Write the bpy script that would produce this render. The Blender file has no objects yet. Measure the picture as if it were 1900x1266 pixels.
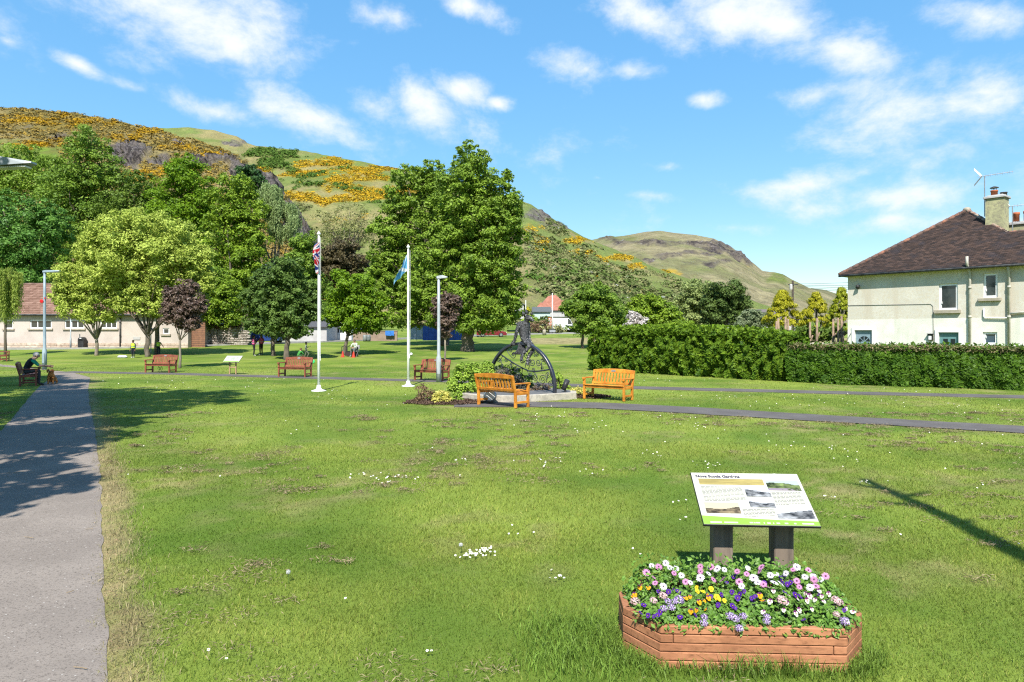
import bpy, math, random
import numpy as np
from mathutils import Vector, Matrix

R = math.radians
random.seed(11)
RG = np.random.default_rng(11)
sc = bpy.context.scene
COL = sc.collection

# ------------------------------------------------------------------ camera
EYE = 2.0                       # eye height over the lawn, metres
FPX, CX, HY = 1266.7, 950.0, 618.0   # focal length, centre and horizon measured on the 1900 px photograph
cam = bpy.data.cameras.new('camera')
cam.lens = 24.0
cam.sensor_width = 36.0
cam.shift_y = -15.0 / 1900.0
cam.clip_start = 0.1
cam.clip_end = 20000
camo = bpy.data.objects.new('camera', cam)
COL.objects.link(camo)
camo.location = (0, 0, EYE)
camo.rotation_euler = (R(90), 0, 0)
sc.camera = camo

# ------------------------------------------------------------------ sky
SUN_EL, SUN_AZ = 50.0, 4.0      # shadows fall away from the camera, a little to the right
world = bpy.data.worlds.new('World')
sc.world = world
world.use_nodes = True
SKY_STRENGTH = 0.12
CLOUD_LEVEL = 5.2


def build_sky():
    nt = world.node_tree
    N, L = nt.nodes, nt.links
    N.clear()
    out = N.new('ShaderNodeOutputWorld')
    bg = N.new('ShaderNodeBackground')
    bg.inputs[1].default_value = SKY_STRENGTH
    L.new(bg.outputs[0], out.inputs[0])
    sky = N.new('ShaderNodeTexSky')
    sky.sky_type = 'NISHITA'
    sky.sun_disc = False
    sky.sun_elevation = R(SUN_EL)
    sky.sun_rotation = R(180 + SUN_AZ)
    sky.altitude = 0
    sky.air_density = 1.0
    sky.dust_density = 0.3
    sky.ozone_density = 2.0
    hsv = N.new('ShaderNodeHueSaturation')
    hsv.inputs['Hue'].default_value = 0.488
    hsv.inputs['Saturation'].default_value = 1.22
    hsv.inputs['Value'].default_value = 1.0
    # even out the glare towards the horizon: the same hue at a steadier level of blue
    sc3 = N.new('ShaderNodeSeparateColor')
    L.new(sky.outputs[0], sc3.inputs[0])
    lv = N.new('ShaderNodeMath')
    lv.operation = 'POWER'
    L.new(sc3.outputs[2], lv.inputs[0])
    lv.inputs[1].default_value = 0.66
    dv = N.new('ShaderNodeMath')
    dv.operation = 'DIVIDE'
    dv.inputs[0].default_value = 2.8
    L.new(lv.outputs[0], dv.inputs[1])
    vs = N.new('ShaderNodeVectorMath')
    vs.operation = 'SCALE'
    L.new(sky.outputs[0], vs.inputs[0])
    L.new(dv.outputs[0], vs.inputs['Scale'])
    L.new(vs.outputs[0], hsv.inputs['Color'])
    tc = N.new('ShaderNodeTexCoord')
    sep = N.new('ShaderNodeSeparateXYZ')
    L.new(tc.outputs['Generated'], sep.inputs[0])

    def math_(op, a, b=None):
        n = N.new('ShaderNodeMath')
        n.operation = op
        for i, v in enumerate((a, b)):
            if v is None:
                continue
            if isinstance(v, (int, float)):
                n.inputs[i].default_value = v
            else:
                L.new(v, n.inputs[i])
        return n.outputs[0]
    yy = math_('MAXIMUM', sep.outputs[1], 0.08)
    u = math_('DIVIDE', sep.outputs[0], yy)
    w = math_('DIVIDE', sep.outputs[2], yy)
    comb = N.new('ShaderNodeCombineXYZ')
    L.new(u, comb.inputs[0])
    L.new(w, comb.inputs[1])
    # wispy detail, stretched along the wind
    mp = N.new('ShaderNodeMapping')
    mp.inputs['Scale'].default_value = (1.0, .6, 1.5)
    L.new(tc.outputs['Generated'], mp.inputs[0])
    nz = N.new('ShaderNodeTexNoise')
    nz.inputs['Scale'].default_value = 8.5
    nz.inputs['Detail'].default_value = 12.0
    nz.inputs['Roughness'].default_value = 0.64
    nz.inputs['Distortion'].default_value = 0.12
    L.new(mp.outputs[0], nz.inputs['Vector'])
    nz2 = N.new('ShaderNodeTexNoise')
    nz2.inputs['Scale'].default_value = 2.2
    nz2.inputs['Detail'].default_value = 4.0
    L.new(mp.outputs[0], nz2.inputs['Vector'])
    # cloud banks: direction (x, y on the photograph), half sizes, tilt in degrees, weight
    banks = [
        (330, 20, 210, 95, -25, 1.0), (430, 85, 75, 40, -40, 0.85), (150, 122, 50, 14, -28, .8), (240, 18, 150, 42, -10, .62),
        (320, 112, 80, 30, -20, .45), (390, 205, 120, 36, -14, .92), (560, 215, 150, 46, -20, 1.0), (690, 195, 70, 38, -20, .85),
        (800, 200, 90, 44, -25, .95), (850, 170, 55, 30, -20, .85), (925, 192, 26, 13, -10, .8), (240, 160, 60, 14, -15, .5),
        (740, 30, 75, 30, -10, .6), (870, 12, 75, 26, -15, .85), (1200, 35, 105, 48, -22, 1.0), (1440, 45, 250, 60, -12, 1.0),
        (1560, 85, 120, 48, -14, .95), (1090, 130, 70, 36, -8, .72), (1170, 130, 60, 26, 0, .6), (1305, 186, 42, 20, 0, .92),
        (1750, 190, 270, 75, 8, .82), (1830, 170, 130, 60, 0, .85), (1650, 230, 180, 50, 4, .6), (1500, 180, 80, 28, 6, .65), (1820, 30, 120, 40, -5, .85),
        (1480, 345, 150, 30, 10, .75), (1650, 365, 240, 40, 4, .72), (1360, 422, 80, 15, -4, .65), (1640, 410, 130, 24, 5, .55), (1780, 420, 140, 30, 0, .5),
        (1230, 310, 60, 9, -3, .42), (1200, 362, 55, 10, -8, .42), (1110, 330, 16, 6, 0, .4), (1800, 290, 150, 40, 0, .45),
        (620, 265, 40, 18, -35, .5), (1990, 330, 160, 60, 0, .7), (-90, 60, 120, 60, 0, .8), (10, 75, 40, 14, -25, .5),
    ]
    M = None
    for (px, py, a, b, ang, wt) in banks:
        m = N.new('ShaderNodeMapping')
        m.vector_type = 'TEXTURE'
        m.inputs['Location'].default_value = ((px - CX) / FPX, (HY - py) / FPX, 0)
        m.inputs['Rotation'].default_value = (0, 0, R(ang))
        m.inputs['Scale'].default_value = (1.12 * a / FPX, 1.15 * b / FPX, 1)
        L.new(comb.outputs[0], m.inputs[0])
        ln = N.new('ShaderNodeVectorMath')
        ln.operation = 'LENGTH'
        L.new(m.outputs[0], ln.inputs[0])
        e = math_('MULTIPLY', math_('SUBTRACT', 1.25, ln.outputs['Value']), wt)
        M = e if M is None else math_('MAXIMUM', M, e)
    # everywhere else scattered cloud of the same kind
    scattered = math_('SUBTRACT', math_('MULTIPLY', nz2.outputs[0], 2.2), 1.42)
    M = math_('MAXIMUM', M, scattered)
    det = math_('MULTIPLY', math_('SUBTRACT', nz.outputs[0], 0.5), 2.9)
    dens = math_('ADD', M, det)
    mr = N.new('ShaderNodeMapRange')
    mr.interpolation_type = 'SMOOTHSTEP'
    mr.inputs['From Min'].default_value = 0.12
    mr.inputs['From Max'].default_value = 1.2
    L.new(dens, mr.inputs['Value'])
    core = N.new('ShaderNodeMapRange')
    core.inputs['From Min'].default_value = 0.5
    core.inputs['From Max'].default_value = 1.6
    L.new(dens, core.inputs['Value'])
    ccol = N.new('ShaderNodeMix')
    ccol.data_type = 'RGBA'
    ccol.inputs['A'].default_value = (.86 * CLOUD_LEVEL, .92 * CLOUD_LEVEL, 1.0 * CLOUD_LEVEL, 1)
    ccol.inputs['B'].default_value = (1.0 * CLOUD_LEVEL, 1.0 * CLOUD_LEVEL, 1.02 * CLOUD_LEVEL, 1)
    L.new(core.outputs[0], ccol.inputs['Factor'])
    op = math_('MULTIPLY', mr.outputs[0], 0.93)
    mix = N.new('ShaderNodeMix')
    mix.data_type = 'RGBA'
    L.new(op, mix.inputs['Factor'])
    L.new(hsv.outputs[0], mix.inputs['A'])
    L.new(ccol.outputs['Result'], mix.inputs['B'])
    L.new(mix.outputs['Result'], bg.inputs[0])
    world.cycles.sampling_method = 'MANUAL'
    world.cycles.sample_map_resolution = 512


build_sky()

# ------------------------------------------------------------------ sun and exposure
sun = bpy.data.lights.new('sun', 'SUN')
sun.energy = 5.0
sun.angle = R(0.53)
sun.color = (1.0, 0.955, 0.88)
suno = bpy.data.objects.new('sun', sun)
COL.objects.link(suno)
suno.rotation_euler = (R(90 - SUN_EL), 0, R(-SUN_AZ))
suno.location = (-3, -20, 30)
sc.view_settings.view_transform = 'Standard'
sc.view_settings.look = 'None'
sc.view_settings.gamma = 1.0
sc.view_settings.use_curve_mapping = False
sc.view_settings.exposure = 0.85
sc.render.engine = 'CYCLES'
sc.cycles.max_bounces = 6
sc.cycles.diffuse_bounces = 3
sc.cycles.glossy_bounces = 2
sc.cycles.transmission_bounces = 4
sc.cycles.transparent_max_bounces = 6
sc.cycles.caustics_reflective = False
sc.cycles.caustics_refractive = False
sc.cycles.use_denoising = False
sc.cycles.filter_width = 1.2


# ------------------------------------------------------------------ measuring
def _lat(ix, iy, seed):
    h = (ix.astype(np.int64) * 374761393 + iy.astype(np.int64) * 668265263 + seed * 1442695041) & 0x7fffffff
    h = ((h ^ (h >> 13)) * 1274126177) & 0x7fffffff
    return ((h ^ (h >> 16)) & 0xffff) / 65535.0


def vnoise(x, y, scale, seed=0):
    x = np.asarray(x, float) / scale
    y = np.asarray(y, float) / scale
    ix, iy = np.floor(x), np.floor(y)
    fx, fy = x - ix, y - iy
    fx = fx * fx * (3 - 2 * fx)
    fy = fy * fy * (3 - 2 * fy)
    a, b = _lat(ix, iy, seed), _lat(ix + 1, iy, seed)
    c, d = _lat(ix, iy + 1, seed), _lat(ix + 1, iy + 1, seed)
    return (a * (1 - fx) + b * fx) * (1 - fy) + (c * (1 - fx) + d * fx) * fy


def fbm(x, y, scale, seed=0, oct=4, gain=.5):
    s, a, t = 0, 1.0, 0
    for k in range(oct):
        s = s + a * vnoise(x, y, scale / 2 ** k, seed + 17 * k)
        t += a
        a *= gain
    return s / t


GY = np.array([-5000, 40, 50, 65, 100, 127, 200, 400, 9000.])
GZ = np.array([0, 0, .2, .8, 1.4, 2.4, 5.0, 8.0, 8.0])


def zg(x, y):
    """height of the ground: a level lawn that rises gently beyond forty metres"""
    return float(np.interp(y, GY, GZ))


def at(px, py, Y):
    return Vector(((px - CX) * Y / FPX, Y, EYE - (py - HY) * Y / FPX))


def gp(px, py):
    """the ground point that the photograph shows at px, py"""
    k = (py - HY) / FPX
    Y = 3.0
    while Y < 400 and EYE - k * Y > zg(0, Y):
        Y += 0.05
    return Vector(((px - CX) * Y / FPX, Y, zg(0, Y)))


def seg_dist(P, pts):
    """distance of points P (n,2) from a polyline"""
    best = np.full(len(P), 1e9)
    for a, b in zip(pts[:-1], pts[1:]):
        a, b = np.array(a[:2]), np.array(b[:2])
        ab = b - a
        t = np.clip(((P - a) @ ab) / (ab @ ab), 0, 1)
        best = np.minimum(best, np.linalg.norm(P - (a + t[:, None] * ab), axis=1))
    return best


# ------------------------------------------------------------------ materials
def new_mat(name):
    m = bpy.data.materials.new(name)
    m.use_nodes = True
    nt = m.node_tree
    nt.nodes.clear()
    out = nt.nodes.new('ShaderNodeOutputMaterial')
    p = nt.nodes.new('ShaderNodeBsdfPrincipled')
    nt.links.new(p.outputs[0], out.inputs[0])
    return m, nt, p, out


def mixc(nt, fac, a, b):
    n = nt.nodes.new('ShaderNodeMix')
    n.data_type = 'RGBA'
    for k, v in (('Factor', fac), ('A', a), ('B', b)):
        if isinstance(v, (int, float)):
            n.inputs[k].default_value = v
        elif isinstance(v, tuple):
            n.inputs[k].default_value = (v[0], v[1], v[2], 1)
        else:
            nt.links.new(v, n.inputs[k])
    return n.outputs['Result']


def noise(nt, scale, detail=4, rough=.55, stretch=None, local=False):
    g = nt.nodes.new('ShaderNodeTexCoord') if local else nt.nodes.new('ShaderNodeNewGeometry')
    v = g.outputs['Object'] if local else g.outputs['Position']
    if stretch:
        mp = nt.nodes.new('ShaderNodeMapping')
        mp.inputs['Scale'].default_value = stretch
        nt.links.new(v, mp.inputs[0])
        v = mp.outputs[0]
    n = nt.nodes.new('ShaderNodeTexNoise')
    n.inputs['Scale'].default_value = scale
    n.inputs['Detail'].default_value = detail
    n.inputs['Roughness'].default_value = rough
    nt.links.new(v, n.inputs['Vector'])
    return n.outputs[0]


def ramp(nt, v, lo, hi):
    m = nt.nodes.new('ShaderNodeMapRange')
    m.interpolation_type = 'SMOOTHSTEP'
    m.inputs['From Min'].default_value = lo
    m.inputs['From Max'].default_value = hi
    nt.links.new(v, m.inputs['Value'])
    return m.outputs[0]


def attr(nt, name, out='Fac'):
    a = nt.nodes.new('ShaderNodeAttribute')
    a.attribute_name = name
    return a.outputs[out]


def bump(nt, p, h, strength, dist):
    b = nt.nodes.new('ShaderNodeBump')
    b.inputs['Strength'].default_value = strength
    b.inputs['Distance'].default_value = dist
    nt.links.new(h, b.inputs['Height'])
    nt.links.new(b.outputs[0], p.inputs['Normal'])


def M(name, c1, c2=None, scale=6, rough=.6, metallic=0.0, spec=.3, bmp=0.0, bscale=40, bdist=.01, stretch=None, fine=None,
      lo=.35, hi=.65, local=False, streak=None):
    """a base colour broken up by wear (c2) and finer grain, with a fine relief"""
    m, nt, p, out = new_mat(name)
    p.inputs['Roughness'].default_value = rough
    p.inputs['Metallic'].default_value = metallic
    p.inputs['Specular IOR Level'].default_value = spec
    c2 = c2 or tuple(x * .75 for x in c1)
    col = mixc(nt, ramp(nt, noise(nt, scale, stretch=stretch, local=local), lo, hi), c1, c2)
    if fine:
        col = mixc(nt, ramp(nt, noise(nt, fine[0], 3, stretch=stretch, local=local), .4, .75), col, fine[1])
    if streak:      # rain stains running down
        col = mixc(nt, ramp(nt, noise(nt, streak[0], 5, .6, (1, 1, .12)), .52, .72), col, streak[1])
    nt.links.new(col, p.inputs['Base Color'])
    if bmp:
        bump(nt, p, noise(nt, bscale, 4, stretch=stretch, local=local), bmp, bdist)
    return m


def leaf_mat(name, dark, light, third=None, trans=.3, rough=.5, spec=.2):
    """leaves: each carries its own 'tint' between a darker and a lighter leaf colour; thin enough to let light through"""
    m, nt, p, out = new_mat(name)
    t = attr(nt, 'tint')
    col = mixc(nt, t, dark, light)
    if third:
        col = mixc(nt, ramp(nt, noise(nt, .35, 3), .5, .68), col, third)
    nt.links.new(col, p.inputs['Base Color'])
    p.inputs['Roughness'].default_value = rough
    p.inputs['Specular IOR Level'].default_value = spec
    tr = nt.nodes.new('ShaderNodeBsdfTranslucent')
    nt.links.new(col, tr.inputs['Color'])
    ms = nt.nodes.new('ShaderNodeMixShader')
    ms.inputs[0].default_value = trans
    nt.links.new(p.outputs[0], ms.inputs[1])
    nt.links.new(tr.outputs[0], ms.inputs[2])
    nt.links.new(ms.outputs[0], out.inputs[0])
    return m


def tint_mat(name, c1, c2, rough=.8, spec=.2, grain=None, bmp=0, bscale=30, bdist=.02):
    """pieces laid one by one (tiles, stones): each has its own 'tint'"""
    m, nt, p, out = new_mat(name)
    col = mixc(nt, attr(nt, 'tint'), c1, c2)
    if grain:
        col = mixc(nt, ramp(nt, noise(nt, grain[0], 4), .5, .72), col, grain[1])
    nt.links.new(col, p.inputs['Base Color'])
    p.inputs['Roughness'].default_value = rough
    p.inputs['Specular IOR Level'].default_value = spec
    if bmp:
        bump(nt, p, noise(nt, bscale), bmp, bdist)
    return m


def vcol_mat(name, rough=.9, grain=None, bmp=0, bscale=1, bdist=.1, gfac=.5, spec=.1, trans=0, rock=0):
    """colour from the 'Col' attribute: printed cloth, ground cover"""
    m, nt, p, out = new_mat(name)
    col = attr(nt, 'Col', 'Color')
    if grain:
        g = nt.nodes.new('ShaderNodeMath')
        g.operation = 'MULTIPLY'
        g.inputs[1].default_value = gfac
        nt.links.new(ramp(nt, noise(nt, grain[0], 6, .65), .38, .7), g.inputs[0])
        col = mixc(nt, g.outputs[0], col, grain[1])
    if rock:        # fissures and pale faces where the slope is bare rock
        rk = attr(nt, 'rock')
        for lo_, hi_, c_, st in ((.47, .60, (.042, .036, .036), (1, 1, .35)), (.56, .70, (.27, .245, .225), (1, 1, .8))):
            g = nt.nodes.new('ShaderNodeMath')
            g.operation = 'MULTIPLY'
            nt.links.new(ramp(nt, noise(nt, rock * (1 if st[2] < .5 else 1.7), 7, .7, st), lo_, hi_), g.inputs[0])
            nt.links.new(rk, g.inputs[1])
            col = mixc(nt, g.outputs[0], col, c_)
    nt.links.new(col, p.inputs['Base Color'])
    p.inputs['Roughness'].default_value = rough
    p.inputs['Specular IOR Level'].default_value = spec
    if bmp:
        bump(nt, p, noise(nt, bscale, 6, .65), bmp, bdist)
    if trans:
        tr = nt.nodes.new('ShaderNodeBsdfTranslucent')
        nt.links.new(col, tr.inputs['Color'])
        ms = nt.nodes.new('ShaderNodeMixShader')
        ms.inputs[0].default_value = trans
        nt.links.new(p.outputs[0], ms.inputs[1])
        nt.links.new(tr.outputs[0], ms.inputs[2])
        nt.links.new(ms.outputs[0], out.inputs[0])
    return m


# ------------------------------------------------------------------ objects
def thing(name, label, cat, loc=(0, 0, 0), rotz=0.0, group=None):
    o = bpy.data.objects.new(name, None)
    o.empty_display_size = .2
    COL.objects.link(o)
    o.location = loc
    o.rotation_euler = (0, 0, rotz)
    tag(o, label, cat, group)
    return o


def tag(o, label=None, cat=None, group=None, kind=None):
    if label:
        o['label'] = label
    if cat:
        o['category'] = cat
    if group:
        o['group'] = group
    if kind:
        o['kind'] = kind
    return o


def link(name, me, mat=None, parent=None, loc=None):
    o = bpy.data.objects.new(name, me)
    COL.objects.link(o)
    if mat is not None and not me.materials:
        me.materials.append(mat)
    if parent is not None:
        o.parent = parent
    if loc is not None:
        o.location = loc
    return o


def dup(root, loc, rotz, label=None, cat=None, group=None, scale=None):
    r = root.copy()
    COL.objects.link(r)
    r.location = loc
    r.rotation_euler = (0, 0, rotz)
    if scale:
        r.scale = (scale, scale, scale)
    tag(r, label, cat, group)
    for ch in list(root.children):
        c = ch.copy()
        COL.objects.link(c)
        c.parent = r
        for g in list(ch.children):
            d = g.copy()
            COL.objects.link(d)
            d.parent = c
    return r


class MB:
    """collects shapes into one mesh"""

    def __init__(s):
        s.v, s.f = [], []

    def add(s, vs, fs):
        o = len(s.v)
        s.v += [tuple(v) for v in vs]
        s.f += [tuple(i + o for i in f) for f in fs]
        return s

    def box(s, c, d, T=None, taper=1.0):
        x, y, z = d[0] / 2, d[1] / 2, d[2] / 2
        vs = [Vector((a * x * (taper if e > 0 else 1), b * y * (taper if e > 0 else 1), e * z))
              for a, b, e in ((-1, -1, -1), (1, -1, -1), (1, 1, -1), (-1, 1, -1), (-1, -1, 1), (1, -1, 1), (1, 1, 1), (-1, 1, 1))]
        if T is not None:
            vs = [T @ v for v in vs]
        vs = [v + Vector(c) for v in vs]
        return s.add(vs, [(0, 3, 2, 1), (4, 5, 6, 7), (0, 1, 5, 4), (1, 2, 6, 5), (2, 3, 7, 6), (3, 0, 4, 7)])

    def bar(s, a, b, w, h, up=(0, 0, 1)):
        """a rectangular bar from a to b, w across and h along up"""
        a, b, up = Vector(a), Vector(b), Vector(up)
        d = (b - a).normalized()
        sd = d.cross(up).normalized()
        u = sd.cross(d).normalized()
        vs = []
        for p in (a, b):
            for i, j in ((-1, -1), (1, -1), (1, 1), (-1, 1)):
                vs.append(p + sd * (i * w / 2) + u * (j * h / 2))
        return s.add(vs, [(0, 1, 2, 3), (7, 6, 5, 4), (0, 4, 5, 1), (1, 5, 6, 2), (2, 6, 7, 3), (3, 7, 4, 0)])

    def tube(s, pts, rad, n=8, cap=True):
        pts = [Vector(p) for p in pts]
        if not hasattr(rad, '__len__'):
            rad = [rad] * len(pts)
        vs, fs = [], []
        ref = None
        for i, p in enumerate(pts):
            d = (pts[min(i + 1, len(pts) - 1)] - pts[max(i - 1, 0)])
            d = d.normalized() if d.length > 1e-9 else Vector((0, 0, 1))
            if ref is None:
                ref = Vector((1, 0, 0)) if abs(d.x) < .8 else Vector((0, 1, 0))
            a = (ref - d * ref.dot(d)).normalized()
            b = d.cross(a)
            ref = a
            for k in range(n):
                t = 2 * math.pi * k / n
                vs.append(p + (a * math.cos(t) + b * math.sin(t)) * rad[i])
        for i in range(len(pts) - 1):
            for k in range(n):
                k2 = (k + 1) % n
                fs.append((i * n + k, i * n + k2, (i + 1) * n + k2, (i + 1) * n + k))
        if cap:
            fs.append(tuple(range(n - 1, -1, -1)))
            fs.append(tuple((len(pts) - 1) * n + k for k in range(n)))
        return s.add(vs, fs)

    def lathe(s, prof, c=(0, 0, 0), n=16, T=None):
        vs, fs = [], []
        c = Vector(c)
        for r, z in prof:
            for k in range(n):
                t = 2 * math.pi * k / n
                v = Vector((r * math.cos(t), r * math.sin(t), z))
                if T is not None:
                    v = T @ v
                vs.append(v + c)
        for i in range(len(prof) - 1):
            for k in range(n):
                k2 = (k + 1) % n
                fs.append((i * n + k, i * n + k2, (i + 1) * n + k2, (i + 1) * n + k))
        if prof[0][0] > 1e-6:
            fs.append(tuple(range(n - 1, -1, -1)))
        if prof[-1][0] > 1e-6:
            fs.append(tuple((len(prof) - 1) * n + k for k in range(n)))
        return s.add(vs, fs)

    def prism(s, poly, z0, z1):
        n = len(poly)
        vs = [(x, y, z0) for x, y in poly] + [(x, y, z1) for x, y in poly]
        fs = [tuple(range(n - 1, -1, -1)), tuple(range(n, 2 * n))]
        fs += [(i, (i + 1) % n, n + (i + 1) % n, n + i) for i in range(n)]
        return s.add(vs, fs)

    def slab(s, poly3, vec):
        """a flat polygon given thickness"""
        n = len(poly3)
        p = [Vector(q) for q in poly3]
        v = Vector(vec)
        fs = [tuple(range(n)), tuple(range(2 * n - 1, n - 1, -1))]
        fs += [((i + 1) % n, i, n + i, n + (i + 1) % n) for i in range(n)]
        return s.add(p + [q + v for q in p], fs)

    def ball(s, c, r, n=10, m=6):
        rx, ry, rz = r if hasattr(r, '__len__') else (r, r, r)
        prof = [(max(math.sin(math.pi * i / m), 1e-4), -math.cos(math.pi * i / m)) for i in range(m + 1)]
        return s.lathe(prof, c, n, Matrix.Diagonal((rx, ry, rz)))

    def build(s, name, mat, parent=None, smooth=False, off=None, bevel=0):
        me = bpy.data.meshes.new(name)
        vs = s.v if off is None else [(v[0] - off[0], v[1] - off[1], v[2] - off[2]) for v in s.v]
        me.from_pydata(vs, [], s.f)
        if smooth:
            me.polygons.foreach_set('use_smooth', [True] * len(me.polygons))
        me.update()
        o = link(name, me, mat, parent)
        if bevel:
            b = o.modifiers.new('bevel', 'BEVEL')
            b.width = bevel
            b.segments = 1
            b.limit_method = 'ANGLE'
        return o


def raw_mesh(name, co, loops, starts, totals_const, attrs=None, smooth=False):
    me = bpy.data.meshes.new(name)
    me.vertices.add(len(co))
    me.vertices.foreach_set('co', np.ascontiguousarray(co, dtype=np.float32).ravel())
    me.loops.add(len(loops))
    me.loops.foreach_set('vertex_index', np.ascontiguousarray(loops, dtype=np.int32))
    nf = len(starts)
    me.polygons.add(nf)
    me.polygons.foreach_set('loop_start', np.ascontiguousarray(starts, dtype=np.int32))
    if smooth:
        me.polygons.foreach_set('use_smooth', np.ones(nf, dtype=bool))
    me.update(calc_edges=True)
    for k, v in (attrs or {}).items():
        if v.ndim == 1:
            a = me.attributes.new(k, 'FLOAT', 'POINT')
            a.data.foreach_set('value', np.ascontiguousarray(v, dtype=np.float32))
        else:
            a = me.attributes.new(k, 'FLOAT_COLOR', 'POINT')
            c = np.ones((len(v), 4), dtype=np.float32)
            c[:, :3] = v
            a.data.foreach_set('color', c.ravel())
    return me


def grid_mesh(name, P, attrs=None, smooth=True):
    """P: (rows, cols, 3)"""
    r, c = P.shape[:2]
    i = np.arange(r - 1)[:, None] * c + np.arange(c - 1)[None, :]
    q = np.stack([i, i + 1, i + c + 1, i + c], -1).reshape(-1, 4)
    at_ = {k: v.reshape(r * c, -1).squeeze() if v.ndim == 2 else v.reshape(r * c, 3) for k, v in (attrs or {}).items()}
    return raw_mesh(name, P.reshape(-1, 3), q.ravel(), np.arange(len(q)) * 4, 4, at_, smooth)


def norm(a):
    return a / np.maximum(np.linalg.norm(a, axis=-1, keepdims=True), 1e-9)


def rand_dir(n, rg=RG):
    return norm(rg.normal(size=(n, 3)))


def leaf_mesh(name, c, nrm, size, tint, aspect=.55, tang=None, fold=.12, rg=RG, far=False):
    """one bent two-triangle leaf per point; far leaves are a single triangle"""
    n = len(c)
    nrm = norm(nrm)
    if tang is None:
        tang = rand_dir(n, rg)
    t = norm(tang - nrm * np.sum(tang * nrm, 1, keepdims=True))
    b = np.cross(nrm, t)
    s = np.asarray(size, float)[:, None] * np.ones((n, 1))
    if far:
        V = np.empty((n, 3, 3))
        V[:, 0] = c + b * s * aspect * .58 - t * s * .42
        V[:, 1] = c - b * s * aspect * .58 - t * s * .42
        V[:, 2] = c + t * s * .62
        return raw_mesh(name, V.reshape(-1, 3), np.arange(3 * n), np.arange(n) * 3, 3, {'tint': np.repeat(np.clip(tint, 0, 1), 3)})
    V = np.empty((n, 4, 3))
    V[:, 0] = c - t * s * .5
    V[:, 1] = c + b * s * aspect * .5 + nrm * s * fold + t * s * .05
    V[:, 2] = c + t * s * .5 - nrm * s * fold * .5
    V[:, 3] = c - b * s * aspect * .5 + nrm * s * fold + t * s * .05
    base = (np.arange(n) * 4)[:, None]
    loops = (base + np.array([0, 3, 2, 0, 2, 1])[None, :]).ravel()
    return raw_mesh(name, V.reshape(-1, 3), loops, np.arange(2 * n) * 3, 3, {'tint': np.repeat(np.clip(tint, 0, 1), 4)})


def spear_mesh(name, base, h, w, lean, tint, rg=RG):
    """grass blades as single leaning triangles"""
    n = len(base)
    a = rg.uniform(0, 2 * np.pi, n)
    sd = np.stack([np.cos(a), np.sin(a), np.zeros(n)], 1)
    b = rg.uniform(0, 2 * np.pi, n)
    ld = np.stack([np.cos(b), np.sin(b), np.zeros(n)], 1)
    hh, ww, ll = np.asarray(h)[:, None], np.asarray(w)[:, None], np.asarray(lean)[:, None]
    V = np.empty((n, 3, 3))
    V[:, 0] = base - sd * ww * .6
    V[:, 1] = base + sd * ww * .6
    V[:, 2] = base + np.array([0, 0, 1.]) * hh * np.maximum(1 - .35 * ll, .25) + ld * hh * ll * .9
    return raw_mesh(name, V.reshape(-1, 3), np.arange(3 * n), np.arange(n) * 3, 3, {'tint': np.repeat(np.clip(tint, 0, 1), 3)})


def blade_mesh(name, base, h, w, lean, tint, rg=RG):
    """grass blades: a triangle standing on a narrow quad, leaning over"""
    n = len(base)
    a = rg.uniform(0, 2 * np.pi, n)
    sd = np.stack([np.cos(a), np.sin(a), np.zeros(n)], 1)
    b = rg.uniform(0, 2 * np.pi, n)
    ld = np.stack([np.cos(b), np.sin(b), np.zeros(n)], 1)
    up = np.array([0, 0, 1.])
    hh = np.asarray(h)[:, None]
    ww = np.asarray(w)[:, None]
    ll = np.asarray(lean)[:, None]
    V = np.empty((n, 5, 3))
    V[:, 0] = base - sd * ww * .5
    V[:, 1] = base + sd * ww * .5
    mid = base + up * hh * .6 + ld * hh * ll * .35
    V[:, 2] = mid + sd * ww * .42
    V[:, 3] = mid - sd * ww * .42
    V[:, 4] = base + up * hh * np.maximum(1 - .35 * ll, .25) + ld * hh * ll
    k = (np.arange(n) * 5)[:, None]
    loops = (k + np.array([0, 1, 2, 3, 3, 2, 4])[None, :]).ravel()
    starts = (np.arange(n)[:, None] * 7 + np.array([0, 4])[None, :]).ravel()
    return raw_mesh(name, V.reshape(-1, 3), loops, starts, 4, {'tint': np.repeat(np.clip(tint, 0, 1), 5)})


# ================================================================== GROUND
# the tarmac paths, measured on the lawn
PATH_R = [(-1.0, 1.8), (-2.31, 3.91), (-3.98, 6.63), (-6.07, 10.05), (-9.0, 14.7), (-12.2, 19.7), (-15.4, 24.8), (-18.9, 30.6), (-22.5, 34.8), (-27.5, 38.5), (-34, 43), (-44, 51)]
PATH_L = [(-3.6, .6), (-4.8, 3.2), (-6.6, 6.6), (-8.6, 10.6), (-10.6, 14.2), (-13.6, 19.0), (-16.8, 24.1), (-20.9, 31), (-25.2, 37), (-30.5, 41.5), (-37, 46), (-47, 53.5)]
CROSS = [(-23.0, 35.0), (-16.3, 33.3), (-8.9, 30.5), (-2.7, 28.2), (2.3, 26.1), (4.2, 25.0), (11.6, 22.6), (16, 21.3), (24, 18.6), (34, 15.0)]
NEARP = [(-1.6, 18.9), (0.6, 19.05), (2.4, 18.75), (4.4, 17.7), (7.3, 15.9), (11.6, 13.45), (16, 10.9), (24, 6.2)]
ROADP = [gp(-500, 652), gp(-120, 650), gp(120, 648.5), gp(330, 644), gp(470, 639), gp(620, 634), gp(740, 629.5), gp(880, 624), gp(1000, 620.5), gp(1120, 618.5), gp(1240, 617.5)]


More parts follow.
